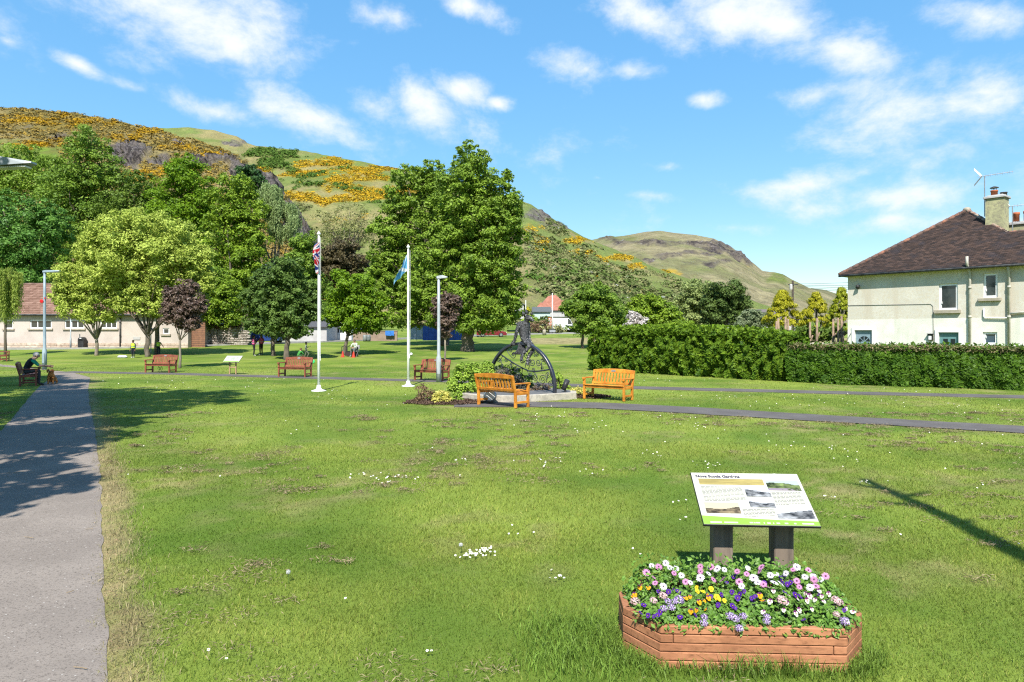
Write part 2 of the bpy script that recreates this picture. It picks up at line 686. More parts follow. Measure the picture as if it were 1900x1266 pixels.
def dryness(x, y):
    """0 lush .. 1 straw: clippings and scorched patches, the worn verge, the bank below the road"""
    d = fbm(x, y, 1.5, 3, 5, .62)
    d2 = fbm(x, y * 1.0, 6.0, 9, 3)
    d3 = fbm(x, y, .32, 19, 4, .65)
    d = np.clip((d - .47) * 3.0, 0, 1) * (.3 + .7 * d2) * np.clip((d3 - .44) * 6, 0, 1)
    P = np.stack([x, y], 1)
    e = seg_dist(P, PATH_R[:9])
    verge = np.clip(1.0 - (e - .02 - .34 * (fbm(x, y, .8, 5) - .2)) / .17, 0, 1) * (.7 + .3 * (fbm(x, y, .2, 15) > .45))
    rightside = (x + 2.31) * .854 + (y - 3.91) * .52 > -.6
    d = np.maximum(d, verge * np.where(rightside, .95, .6))
    for pl in (CROSS, NEARP):
        e = seg_dist(P, pl)
        d = np.maximum(d, np.clip(1.15 - (e - .62) / .3, 0, 1) * .55 * (fbm(x, y, .7, 8) > .35))
    bank = np.clip((y - 66) / 5, 0, 1) * np.clip((96 - y) / 4, 0, 1) * np.clip((x - 0.0) / 3, 0, 1)
    return np.maximum(d, bank * .9)


def lushness(x, y):
    return np.clip((fbm(x, y, 2.6, 41, 6, .68) - .5) * 3.4 + .52, 0, 1)


def lawn_colour(x, y):
    d = dryness(x, y)[:, None]
    l = lushness(x, y)[:, None]
    m = (np.sin((x * .79 + y * .61) * 2 * np.pi / 3.4) * .5 + .5)[:, None]       # mower stripes
    g = np.array([.086, .147, .018]) * (1 - l) + np.array([.188, .238, .039]) * l
    g = g * (.94 + .12 * m)
    s = np.array([.31, .245, .125])
    deep = np.array([.20, .155, .080])
    k = np.clip((fbm(x, y, .5, 23, 3)[:, None] - .4) * 4, 0, 1)
    return g * (1 - d) + (s * (1 - k) + deep * k) * d


def build_lawn():
    def axis(segs):
        out = []
        for a, b, st in segs:
            out += list(np.arange(a, b - 1e-6, st))
        return np.array(out + [segs[-1][1]])
    xs = axis([(-6000, -1000, 2500), (-1000, -200, 200), (-200, -60, 20), (-60, -30, 1.5), (-30, -14, .6), (-14, 14, .17), (14, 30, .6), (30, 60, 2), (60, 200, 20), (200, 1000, 200), (1000, 6000, 2500)])
    ys = axis([(-3000, -200, 700), (-200, -20, 30), (-20, 2, 2), (2, 14, .17), (14, 36, .34), (36, 66, .6), (66, 130, 1.6), (130, 400, 15), (400, 4000, 600), (4000, 9000, 2500)])
    X, Y = np.meshgrid(xs, ys)
    Z = np.interp(Y, GY, GZ)
    near = (np.abs(X) < 40) & (Y < 60) & (Y > -5)
    Z = Z + np.where(near, 0, 0)
    col = lawn_colour(X.ravel(), Y.ravel()).reshape(X.shape + (3,))
    me = grid_mesh('lawn', np.stack([X, Y, Z], -1), {'Col': col})
    m = vcol_mat('lawn_turf', .95, (26, (.12, .165, .032)), .55, 60, .03, gfac=.35)
    tag(link('lawn', me, m), kind='structure')


build_lawn()


def asphalt(name, c1, c2, chip=(.36, .34, .31), chips=1.0):
    m, nt, p, out = new_mat(name)
    p.inputs['Roughness'].default_value = .9
    p.inputs['Specular IOR Level'].default_value = .05
    base = mixc(nt, ramp(nt, noise(nt, .9, 6, .65), .38, .64), c1, c2)
    base = mixc(nt, ramp(nt, noise(nt, 70, 3, .7), .5, .68), base, tuple(x * .55 for x in c1))
    g = nt.nodes.new('ShaderNodeNewGeometry')
    vo = nt.nodes.new('ShaderNodeTexVoronoi')
    vo.inputs['Scale'].default_value = 24
    nt.links.new(g.outputs['Position'], vo.inputs['Vector'])
    less = nt.nodes.new('ShaderNodeMath')
    less.operation = 'LESS_THAN'
    less.inputs[1].default_value = .15
    nt.links.new(vo.outputs['Distance'], less.inputs[0])
    sepc = nt.nodes.new('ShaderNodeSeparateColor')
    nt.links.new(vo.outputs['Color'], sepc.inputs[0])
    few = nt.nodes.new('ShaderNodeMath')
    few.operation = 'GREATER_THAN'
    few.inputs[1].default_value = .72
    nt.links.new(sepc.outputs[0], few.inputs[0])
    mul = nt.nodes.new('ShaderNodeMath')
    mul.operation = 'MULTIPLY'
    nt.links.new(less.outputs[0], mul.inputs[0])
    nt.links.new(few.outputs[0], mul.inputs[1])
    mul2 = nt.nodes.new('ShaderNodeMath')
    mul2.operation = 'MULTIPLY'
    mul2.inputs[1].default_value = chips * .8
    nt.links.new(mul.outputs[0], mul2.inputs[0])
    base = mixc(nt, mul2.outputs[0], base, chip)
    nt.links.new(base, p.inputs['Base Color'])
    bump(nt, p, noise(nt, 110, 3, .7), .6, .006)
    return m


M_PATH = asphalt('old_tarmac', (.205, .176, .152), (.25, .215, .185), chip=(.42, .39, .35))
M_PATH2 = asphalt('cross_path_tarmac', (.105, .096, .092), (.135, .125, .118), chips=.5)
M_ROAD = asphalt('road_tarmac', (.21, .20, .19), (.26, .25, .24), chips=.2)


def densify(pts, step):
    out = []
    for a, b in zip(pts[:-1], pts[1:]):
        a, b = np.array(a, float), np.array(b, float)
        n = max(1, int(np.linalg.norm(b - a) / step))
        out += [a + (b - a) * k / n for k in range(n)]
    out.append(np.array(pts[-1], float))
    return np.array(out)


def smooth2(p, it=3):
    p = np.array(p)
    for _ in range(it):
        q = p.copy()
        q[1:-1] = p[1:-1] * .5 + (p[:-2] + p[2:]) * .25
        p = q
    return p


def ribbon(name, left, right, lift, mat, ragged=.04, across=6):
    n = min(len(left), len(right))
    t = np.linspace(0, 1, n)
    L_, R_ = np.array(left)[:n, :2], np.array(right)[:n, :2]
    rows = []
    for i in range(n):
        d = R_[i] - L_[i]
        d = d / max(np.linalg.norm(d), 1e-6)
        a = L_[i] + d * ragged * (fbm(np.array([L_[i][0]]), np.array([L_[i][1]]), .35, 60, 3)[0] - .5) * 4
        b = R_[i] + d * ragged * (fbm(np.array([R_[i][0]]), np.array([R_[i][1]]), .35, 61, 3)[0] - .5) * 4
        row = [a + (b - a) * k / across for k in range(across + 1)]
        rows.append([(q[0], q[1], zg(q[0], q[1]) + lift) for q in row])
    me = grid_mesh(name, np.array(rows))
    return tag(link(name, me, mat), kind='structure')


def offset_line(pts, w):
    p = np.array(pts)[:, :2]
    d = np.gradient(p, axis=0)
    d = d / np.linalg.norm(d, axis=1, keepdims=True)
    nrm = np.stack([-d[:, 1], d[:, 0]], 1)
    return p + nrm * w, p - nrm * w


def resample(pts, n):
    p = np.array(pts, float)[:, :2]
    s = np.r_[0, np.cumsum(np.linalg.norm(np.diff(p, axis=0), axis=1))]
    t = np.linspace(0, s[-1], n)
    return np.stack([np.interp(t, s, p[:, 0]), np.interp(t, s, p[:, 1])], 1)


ribbon('footpath', smooth2(resample(PATH_L, 420), 12), smooth2(resample(PATH_R, 420), 12), .006, M_PATH, .02)
_l, _r = offset_line(smooth2(resample(CROSS, 300), 8), .60)
ribbon('footpath', _l, _r, .008, M_PATH2, .03)
_c = smooth2(resample(NEARP, 220), 8)
_w = np.interp(np.linspace(0, 1, 220), [0, .12, .25, .4, 1], [.55, .75, .72, .62, .66])[:, None]
_d = np.gradient(_c, axis=0)
_d /= np.linalg.norm(_d, axis=1, keepdims=True)
_n = np.stack([-_d[:, 1], _d[:, 0]], 1)
ribbon('footpath', _c + _n * _w, _c - _n * _w, .016, M_PATH2, .03)
_l, _r = offset_line(smooth2(resample([(p.x, p.y) for p in ROADP], 160), 6), 2.6)
_l = _l + np.array([0, 2.6])
_r = _r + np.array([0, 2.6])
ribbon('road', _l, _r, .03, M_ROAD, 0)
# a pale kerb between road and lawn
M_KERB = M('kerb_stone', (.34, .33, .31), (.25, .245, .23), 2, .85)
kb = MB()
for i in range(0, 158, 2):
    a, b = _r[i], _r[i + 2]
    kb.bar((a[0], a[1] - .1, zg(*a) + .04), (b[0], b[1] - .1, zg(*b) + .04), .16, .2)
tag(kb.build('kerb', M_KERB), kind='structure')
# the side road that climbs towards the van
_sp = [gp(1120, 619), at(1075, 611, 125), at(1040, 607, 140), at(1000, 603, 160), at(960, 600, 185)]
sr = MB()
for a, b in zip(_sp[:-1], _sp[1:]):
    n = len(sr.v)
    sr.add([(a.x - 3.2, a.y - 2, a.z + .06), (a.x + 3.2, a.y + 2, a.z + .06), (b.x + 3.2, b.y + 2, b.z + .06), (b.x - 3.2, b.y - 2, b.z + .06)], [(0, 1, 2, 3)])
tag(sr.build('side_road', M_ROAD), kind='structure')


# ================================================================== HILLS
def interp_line(pts, px):
    p = np.array(pts, float)
    return [np.interp(px, p[:, 0], p[:, k]) for k in range(1, p.shape[1])]


def hill_grid(ridge, foot, px, nv, prof, rough, seed, ridge_noise=1.0, back=10):
    """a hillside from its foot to the skyline and over the back; rough gives the relief in metres"""
    ry, rd = interp_line(ridge, px)
    fd, fz = interp_line(foot, px)
    v = np.linspace(0, 1, nv)
    V = v[:, None]
    D = fd[None] + (rd - fd)[None] * V
    zr = EYE - (ry - HY) * rd / FPX
    Z = fz[None] + (zr - fz)[None] * V ** prof
    X = (px[None] - CX) * D / FPX
    n = fbm(X, D, rough * 9, seed, 5, .55) - .5
    n2 = fbm(X, D, rough * 2.2, seed + 5, 3) - .5
    Z = Z + (n * rough * 2.2 + n2 * rough * .5) * np.sin(np.pi * np.clip(V, 0, 1)) ** .5 + (n2 * rough * .35) * ridge_noise * (V > .9)
    bd, bz = [], []
    for k in range(1, back + 1):
        bd.append(rd * (1 + .05 * k))
        bz.append(zr - (zr - fz) * (k / back) ** 1.5)
    BD, BZ = np.array(bd), np.array(bz)
    BX = (px[None] - CX) * BD / FPX
    P = np.stack([np.r_[X, BX], np.r_[D, BD], np.r_[Z, BZ]], -1)
    return P, nv


def patch(px, py, lst, warp_seed, soft=.5):
    """how much the listed ellipses (x, y, rx, ry, weight) cover each point of the slope"""
    wx = (fbm(px, py, 40, warp_seed, 4) - .5) * 60
    wy = (fbm(px, py, 40, warp_seed + 3, 4) - .5) * 34
    m = np.zeros(px.shape)
    for (cx, cy, a, b, w) in lst:
        d = np.sqrt(((px + wx - cx) / a) ** 2 + ((py + wy - cy) / b) ** 2)
        m = np.maximum(m, w * np.clip((1.15 - d) / soft, 0, 1))
    return m


def pix(P):
    return P[..., 0] / P[..., 1] * FPX + CX, HY - (P[..., 2] - EYE) / P[..., 1] * FPX


H1_RIDGE = [(-700, 210, 330), (-300, 190, 330), (0, 198, 320), (80, 205, 318), (150, 212, 315), (230, 228, 310), (290, 239, 305), (340, 257, 300), (400, 271, 296), (440, 288, 290),
            (480, 315, 284), (520, 350, 278), (555, 392, 272), (585, 437, 265), (610, 482, 258), (640, 545, 250), (680, 600, 245)]
H1_FOOT = [(-700, 118, 1), (0, 122, 2.0), (400, 128, 2.2), (680, 150, 3)]
px1 = np.linspace(-500, 680, 380)
P1, nv1 = hill_grid(H1_RIDGE, H1_FOOT, px1, 150, 1.12, 4.0, 3)
H2_RIDGE = [(100, 240, 640), (300, 238, 640), (350, 237, 650), (400, 243, 650), (440, 253, 645), (458, 266, 640), (475, 271, 640), (560, 280, 620), (650, 297, 600), (740, 314, 580), (820, 330, 570),
            (900, 350, 560), (985, 379, 545), (1030, 408, 530), (1080, 437, 520), (1150, 468, 505), (1200, 490, 495), (1270, 516, 480), (1330, 538, 465), (1400, 562, 450), (1480, 590, 430), (1560, 612, 420)]
H2_FOOT = [(100, 300, 6), (600, 230, 5.5), (900, 190, 4.5), (1560, 190, 4.5)]
px2 = np.linspace(100, 1560, 420)
P2, nv2 = hill_grid(H2_RIDGE, H2_FOOT, px2, 130, 1.1, 5.0, 21)
H3_RIDGE = [(850, 480, 1700), (1000, 462, 1700), (1110, 443, 1700), (1160, 437, 1700), (1200, 430, 1700), (1225, 428, 1700), (1250, 432, 1690), (1290, 436, 1680), (1325, 443, 1660), (1350, 455, 1640), (1380, 473, 1610),
            (1400, 490, 1590), (1415, 503, 1570), (1435, 505, 1570), (1452, 509, 1560), (1475, 521, 1540), (1500, 534, 1520), (1530, 545, 1500), (1560, 556, 1480), (1620, 572, 1450), (1800, 600, 1400), (2000, 612, 1400)]
H3_FOOT = [(850, 760, 10), (2000, 760, 10)]
px3 = np.linspace(850, 2000, 360)
P3, nv3 = hill_grid(H3_RIDGE, H3_FOOT, px3, 90, 1.15, 9.0, 33, .6)
H4_RIDGE = [(1380, 590, 3200), (1440, 560, 3200), (1480, 541, 3200), (1505, 535, 3200), (1530, 538, 3200), (1565, 549, 3200), (1620, 566, 3200), (1750, 590, 3200), (2000, 612, 3200)]
H4_FOOT = [(1380, 1800, 12), (2000, 1800, 12)]
px4 = np.linspace(1380, 2000, 90)
P4, nv4 = hill_grid(H4_RIDGE, H4_FOOT, px4, 30, 1.1, 12, 55, .3)


def mixv(a, b, m):
    return a * (1 - m[..., None]) + np.array(b) * m[..., None]


def hill_cover(P, base, kinds, seed):
    x, y = P[..., 0], P[..., 1]
    px, py = pix(P)
    sc_ = np.median(y) / 60
    n = fbm(x, y, 6 * sc_, seed, 5, .6)
    c = np.ones(P.shape) * np.array(base[0])
    c = mixv(c, base[1], np.clip((n - .46) * 6, 0, 1))
    masks = {}
    for name, lst, colour, soft in kinds:
        m = patch(px, py, lst, seed + hash_(name), soft)
        t = fbm(x, y, 2.2 * sc_, seed + 31, 4, .6)
        m = np.clip(m * 1.5 - (1 - np.clip((t - .3) * 2.4, 0, 1)), 0, 1)
        masks[name] = m
        c = mixv(c, colour, m)
    c = c * (.8 + .4 * fbm(x, y, 1.2 * sc_, seed + 71, 3))[..., None]
    return c, masks


def hash_(s):
    return sum(ord(ch) * (i + 1) for i, ch in enumerate(s)) % 97


GREEN, TAN, ROCK, YEL, SCRUB = (.14, .21, .03), (.29, .235, .12), (.145, .125, .125), (.42, .27, .02), (.17, .175, .075)
c1, m1 = hill_cover(P1, ((.15, .125, .04), (.25, .20, .085)), [
    ('green', [(40, 285, 90, 22, 1), (20, 262, 40, 10, .8), (-200, 300, 120, 60, 1)], GREEN, .5),
    ('gorse', [(60, 225, 130, 16, .8), (150, 222, 110, 12, .9), (60, 262, 90, 12, .7), (250, 250, 90, 9, .7), (330, 280, 60, 12, .7), (280, 325, 60, 16, .9), (400, 300, 60, 10, .6), (-150, 240, 150, 40, .8)], YEL, .9),
    ('rock', [(243, 283, 40, 23, 1.2), (330, 270, 22, 6, 1), (300, 300, 20, 8, .9), (400, 300, 50, 12, 1.2), (455, 320, 40, 20, 1.2), (500, 345, 32, 22, 1.2), (545, 400, 26, 40, 1.2), (580, 450, 26, 40, 1.2), (60, 235, 24, 4, .8), (100, 257, 20, 4, .9)], ROCK, .35),
], 5)
c2, m2 = hill_cover(P2, ((.155, .20, .052), (.265, .23, .10)), [
    ('green', [(490, 280, 40, 12, 1), (530, 300, 60, 20, .9), (640, 330, 120, 20, .8), (620, 350, 130, 14, .7), (700, 375, 120, 12, .8), (1030, 510, 80, 40, .8), (1050, 560, 70, 40, .7)], (.115, .165, .03), .6),
    ('gorse', [(610, 305, 80, 16, 1), (700, 320, 80, 12, 1), (650, 335, 100, 12, .9), (560, 320, 40, 9, 1), (500, 312, 30, 9, .9), (640, 365, 110, 12, 1), (720, 355, 80, 14, 1), (560, 365, 50, 12, .9), (620, 410, 60, 20, .6),
               (990, 420, 40, 18, .8), (1010, 455, 30, 28, .9), (1060, 450, 40, 9, .8), (1080, 470, 30, 8, .8), (1140, 475, 50, 9, .8), (1170, 490, 40, 8, .8), (1250, 503, 36, 9, .9), (1130, 520, 40, 10, .5), (1180, 540, 40, 12, .5)], YEL, .8),
    ('rock', [(430, 258, 30, 6, 1), (1000, 400, 40, 12, .9), (700, 316, 30, 5, .5), (1040, 416, 40, 6, .7)], ROCK, .4),
    ('scrub', [(1060, 530, 120, 75, 1), (1150, 545, 120, 60, 1), (1250, 560, 100, 42, .9), (1000, 470, 60, 75, .9), (1080, 480, 70, 40, .7), (600, 450, 90, 60, .9), (560, 400, 40, 30, .6)], SCRUB, .9),
], 13)
c3, m3 = hill_cover(P3, ((.255, .225, .13), (.185, .185, .085)), [
    ('rock', [(1340, 456, 46, 12, 1.2), (1385, 480, 36, 12, 1.3), (1300, 446, 46, 8, 1), (1200, 446, 100, 6, .9), (1290, 470, 80, 6, .8), (1230, 470, 60, 5, .7), (1330, 490, 60, 6, .6), (1140, 450, 40, 5, .7)], (.12, .10, .09), .5),
    ('green', [(1450, 520, 30, 12, .9), (1180, 440, 50, 8, .5), (1300, 500, 90, 12, .35)], (.13, .165, .04), .6),
    ('gorse', [(1250, 506, 26, 7, .9), (1390, 492, 16, 4, .5)], YEL, .7),
], 17)
c4, _ = hill_cover(P4, ((.135, .145, .07), (.17, .16, .085)), [], 19)

M_HILL = vcol_mat('hillside_cover', .95, (.5, (.09, .085, .04)), 1.0, .9, 1.5, gfac=.5, rock=.42)
M_HILLFAR = vcol_mat('distant_hillside_cover', .95, (.05, (.11, .095, .05)), 1.0, .05, 14, gfac=.6, rock=.055)
for nm, P, c, m, mk in (('gorse_hill', P1, c1, M_HILL, m1), ('middle_hill', P2, c2, M_HILL, m2), ('distant_hill', P3, c3, M_HILLFAR, m3), ('farthest_hill', P4, c4, M_HILLFAR, {})):
    P = P.copy()
    if nm == 'gorse_hill':          # the crags stand out in broken steps
        r = np.pad(m1['rock'], 0)
        P[..., 2] += r * (fbm(P[..., 0], P[..., 1], 7, 77, 4, .7) - .5) * 13
        P[..., 1] += r * (fbm(P[..., 0], P[..., 2], 5, 79, 4, .7) - .5) * 14
        P1 = P
    if nm == 'middle_hill':
        P[..., 2] += m2['rock'] * (fbm(P[..., 0], P[..., 1], 9, 77, 4, .7) - .5) * 8
    if nm == 'distant_hill':
        P[..., 2] += m3['rock'] * (fbm(P[..., 0], P[..., 1], 26, 77, 4, .7) - .5) * 30
    tag(link(nm, grid_mesh(nm, P, {'Col': c, 'rock': np.clip(mk['rock'], 0, 1)} if mk else {'Col': c}), m), kind='structure')


def bushes_on(P, nv, mask, n, r0, r1, per, seed, thr=.35, squash=.7):
    """scatter of low bushes as leaf sprays on a hillside: returns centres, normals, sizes"""
    rg = np.random.default_rng(seed)
    w = np.clip(mask[:nv] - thr, 0, None)
    px, py = pix(P[:nv])
    w = w * ((py < 640) & (px > -40) & (px < 1940)) * np.clip(P[:nv, :, 1] / 200, .3, 3)
    flat = w.ravel() / w.sum()
    idx = rg.choice(len(flat), n, p=flat)
    step = np.array([np.median(np.abs(np.diff(P[:nv, :, 0], axis=1))), np.median(np.abs(np.diff(P[:nv, :, 1], axis=0)))])
    base = P[:nv].reshape(-1, 3)[idx] + np.c_[rg.uniform(-.5, .5, (n, 2)) * step, np.zeros(n)]
    rad = rg.uniform(r0, r1, n)
    c = np.repeat(base, per, 0)
    rr = np.repeat(rad, per)
    d = rand_dir(n * per, rg)
    d[:, 2] = np.abs(d[:, 2]) * 1.0
    p = c + d * rr[:, None] * np.array([1.2, 1.2, squash])
    nr = norm(d + np.array([0, 0, .5]) + rg.normal(size=d.shape) * .35)
    t = np.repeat(rg.uniform(0, 1, n), per) * .7 + rg.uniform(0, .3, n * per)
    return p, nr, rr * rg.uniform(.7, 1.1, n * per), t


M_GORSE = leaf_mat('gorse_in_flower', (.22, .15, .02), (.50, .29, .014), (.18, .13, .03), .15, .8, .05)
M_GORSE_DULL = leaf_mat('gorse_going_over', (.15, .115, .035), (.30, .215, .06), (.33, .22, .04), .12, .8, .05)
M_GORSE_BRIGHT = leaf_mat('gorse_full_flower', (.20, .15, .02), (.66, .41, .02), (.15, .17, .03), .15, .8, .05)
M_SCRUB = leaf_mat('hillside_scrub', (.09, .105, .038), (.29, .29, .13), (.11, .20, .035), .2, .8, .05)
full = np.clip(1 - m1['rock'] * 1.5 - m1['green'] * 1.5, 0, 1) * .85
o = link('gorse_cover', leaf_mesh('gorse_cover', *bushes_on(P1, nv1, full, 9500, .35, 1.0, 9, 5), .8, far=True), M_GORSE_DULL)
tag(o, 'brown and olive gorse thicket covering the near hillside above the trees', 'gorse', kind='stuff')
o = link('gorse_flowers', leaf_mesh('gorse_flowers', *bushes_on(P1, nv1, m1['gorse'], 3200, .3, .9, 8, 6, .22), .8, far=True), M_GORSE)
tag(o, 'bands of gold gorse in flower on the near hillside', 'gorse', kind='stuff')
o = link('gorse_flowers', leaf_mesh('gorse_flowers', *bushes_on(P2, nv2, m2['gorse'], 9000, .4, 1.35, 6, 7, .2), .8, far=True), M_GORSE_BRIGHT)
tag(o, 'bright yellow gorse bands on the middle hill between the tall tree and the crag', 'gorse', kind='stuff')
o = link('scrub', leaf_mesh('scrub', *bushes_on(P2, nv2, np.maximum(m2['scrub'], .0), 6800, .5, 1.7, 9, 8, .15, 1.0), .6, far=True), M_SCRUB)
tag(o, 'grey-green scrub and bramble on the lower slope of the middle hill', 'scrub', kind='stuff')
M_MAY = leaf_mat('may_blossom_scrub', (.28, .28, .22), (.55, .54, .48), None, .2, .8, .05)
o = link('scrub', leaf_mesh('scrub', *bushes_on(P2, nv2, np.maximum(m2['scrub'], .0), 70, .6, 1.5, 14, 9, .2, 1.1), .6, far=True), M_MAY)
tag(o, 'pale blossoming thorn bushes dotted over the scrub slope', 'scrub', kind='stuff')
M_DARKSCRUB = leaf_mat('dark_scrub', (.05, .10, .02), (.12, .20, .035), None, .2, .8, .05)
o = link('scrub', leaf_mesh('scrub', *bushes_on(P2, nv2, np.maximum(m2['scrub'], .0), 380, 1.0, 2.4, 26, 14, .25, 1.2), .6, far=True), leaf_mat('slope_thicket', (.055, .09, .022), (.17, .225, .06), (.14, .135, .06), .2, .8, .05))
tag(o, 'taller green thorn thickets standing out of the lower slope', 'scrub', kind='stuff')
dk = np.clip(m2['green'] * (fbm(P2[..., 0], P2[..., 1], 40, 91, 3) > .5), 0, 1)
o = link('scrub', leaf_mesh('scrub', *bushes_on(P2, nv2, dk, 900, .8, 2.2, 14, 10, .2, 1.0), .6, far=True), M_DARKSCRUB)
tag(o, 'dark green bushes in the grassy strips of the middle hill', 'scrub', kind='stuff')


# ================================================================== TREES AND HEDGES
M_BARK = M('grey_bark', (.17, .14, .11), (.09, .075, .055), 3, .9, bmp=.8, bscale=14, bdist=.03, stretch=(1, 1, .25))
M_BARK_PALE = M('pale_bark', (.26, .22, .17), (.15, .125, .095), 4, .9, bmp=.6, bscale=16, bdist=.02, stretch=(1, 1, .3))
LEAF = {
    'mid': leaf_mat('sycamore_leaves', (0.072, 0.139, 0.018), (0.223, 0.336, 0.038), None, .28),
    'bright': leaf_mat('chestnut_leaves', (0.103, 0.176, 0.019), (0.252, 0.373, 0.040), None, .28),
    'lime': leaf_mat('young_maple_leaves', (0.252, 0.319, 0.044), (0.493, 0.582, 0.125), None, .3, .6, .1),
    'fresh': leaf_mat('fresh_green_leaves', (0.080, 0.162, 0.008), (0.213, 0.344, 0.017), None, .35),
    'yellowgreen': leaf_mat('yellow_green_leaves', (0.089, 0.164, 0.012), (0.257, 0.371, 0.030), None, .28),
    'blue': leaf_mat('cool_green_leaves', (0.050, 0.134, 0.022), (0.164, 0.316, 0.052), None, .28),
    'olive': leaf_mat('olive_leaves', (0.063, 0.120, 0.016), (0.170, 0.247, 0.034), None, .28),
    'dark': leaf_mat('maple_dark_leaves', (0.049, 0.094, 0.021), (0.146, 0.226, 0.048), None, .22, .5, .15),
    'pine': leaf_mat('dark_needles', (0.021, 0.060, 0.018), (0.060, 0.128, 0.030), None, .15),
    'maroon': leaf_mat('copper_leaves', (0.075, 0.048, 0.042), (0.203, 0.143, 0.102), None, .22, .45, .3),
    'copper': leaf_mat('dark_copper_leaves', (0.052, 0.044, 0.021), (0.130, 0.104, 0.046), None, .2),
    'birch': leaf_mat('birch_leaves', (0.132, 0.194, 0.062), (0.310, 0.404, 0.155), None, .28),
    'willow': leaf_mat('willow_leaves', (0.172, 0.241, 0.029), (0.391, 0.483, 0.103), None, .35),
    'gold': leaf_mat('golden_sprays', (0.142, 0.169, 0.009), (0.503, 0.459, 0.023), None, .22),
    'goldgreen': leaf_mat('golden_green_sprays', (0.100, 0.150, 0.010), (0.413, 0.438, 0.025), None, .22),
    'pale': leaf_mat('whitebeam_leaves', (0.160, 0.217, 0.058), (0.348, 0.406, 0.145), None, .28),
    'sage': leaf_mat('sage_leaves', (0.131, 0.174, 0.087), (0.275, 0.319, 0.174), None, .28),
    'evergreen': leaf_mat('holly_leaves', (0.042, 0.075, 0.017), (0.111, 0.164, 0.037), None, .15, .5, .12),
    'bare': leaf_mat('thin_spring_leaves', (0.174, 0.189, 0.065), (0.348, 0.348, 0.131), None, .2),
    'white': leaf_mat('white_blossom', (0.450, 0.400, 0.380), (0.740, 0.700, 0.680), None, .28),
    'hedge': leaf_mat('laurel_hedge_leaves', (0.040, 0.094, 0.007), (0.156, 0.245, 0.018), None, .25, .5, .12),
    'hedge2': leaf_mat('privet_hedge_leaves', (0.027, 0.071, 0.006), (0.093, 0.177, 0.014), None, .22, .5, .12),
    'euonymus': leaf_mat('euonymus_leaves', (0.145, 0.246, 0.029), (0.377, 0.522, 0.072), None, .28),
    'variegated': leaf_mat('variegated_leaves', (0.420, 0.400, 0.050), (0.720, 0.660, 0.220), None, .28),
    'barberry': leaf_mat('barberry_leaves', (0.132, 0.078, 0.048), (0.288, 0.204, 0.108), None, .28),
    'duskplant': leaf_mat('dusky_shrub_leaves', (0.072, 0.072, 0.058), (0.174, 0.160, 0.116), None, .2),
}


def crown_points(blobs, n, rg, sub=.3, flat=.75, up=.45, dens_in=.45):
    """leaf positions on clumps that fill the crown's lobes; blobs: (centre, radii)"""
    w = np.array([(b[1][0] * b[1][2]) for b in blobs], float)
    w /= w.sum()
    cs, ns, ts = [], [], []
    for (c, r), f in zip(blobs, w):
        m = max(int(n * f), 12)
        c, r = np.array(c, float), np.array(r, float)
        k = max(int(9 / sub ** 1.5 * .55), 12)
        d = rand_dir(k, rg)
        u = rg.uniform(dens_in, 1.06, k) ** .55
        sc_ = c + d * r * u[:, None] * (1 - sub * .55)
        sr = sub * r.mean() * rg.uniform(.45, 1.3, k)
        st = rg.uniform(0, 1, k)
        i = rg.integers(0, k, m)
        e = norm(rand_dir(m, rg) + d[i] * .55 + np.array([0, 0, .35]))
        p = sc_[i] + e * sr[i][:, None] * np.where(rg.uniform(size=(m, 1)) < .06, rg.uniform(1.0, 1.5, (m, 1)), rg.uniform(.5, 1.05, (m, 1))) * np.array([1.12, 1.12, flat])
        cs.append(p)
        ns.append(norm(e * .8 + np.array([0, 0, up]) + rg.normal(size=(m, 3)) * .42))
        ts.append(st[i] * .55 + rg.uniform(0, .45, m))
    return np.concatenate(cs), np.concatenate(ns), np.concatenate(ts)


def inner_points(blobs, n, rg):
    """broader sprays that fill the inside of a crown"""
    w = np.array([b[1][0] * b[1][2] for b in blobs], float)
    i = rg.choice(len(blobs), n, p=w / w.sum())
    C, Rr = np.array([b[0] for b in blobs], float), np.array([b[1] for b in blobs], float)
    p = C[i] + rand_dir(n, rg) * Rr[i] * (rg.uniform(0, 1, (n, 1)) ** .5 * .66)
    return p, norm(rand_dir(n, rg) + np.array([0, -.3, .6])), rg.uniform(0, 1, n)


def pxblobs(lst, Y, deep=1.0, flatx=1.0):
    out = []
    for b in lst:
        cx, cy, rx, ry = b[:4]
        dy = b[4] if len(b) > 4 else 0.0
        c = at(cx, cy, Y + dy)
        out.append(((c.x, c.y, c.z), (rx * Y / FPX * flatx, rx * Y / FPX * deep, ry * Y / FPX)))
    return out


def wobble(a, b, n, amp, rg):
    a, b = np.array(a, float), np.array(b, float)
    t = np.linspace(0, 1, n)[:, None]
    p = a + (b - a) * t
    p[1:-1] += rg.normal(size=(n - 2, 3)) * amp
    return p


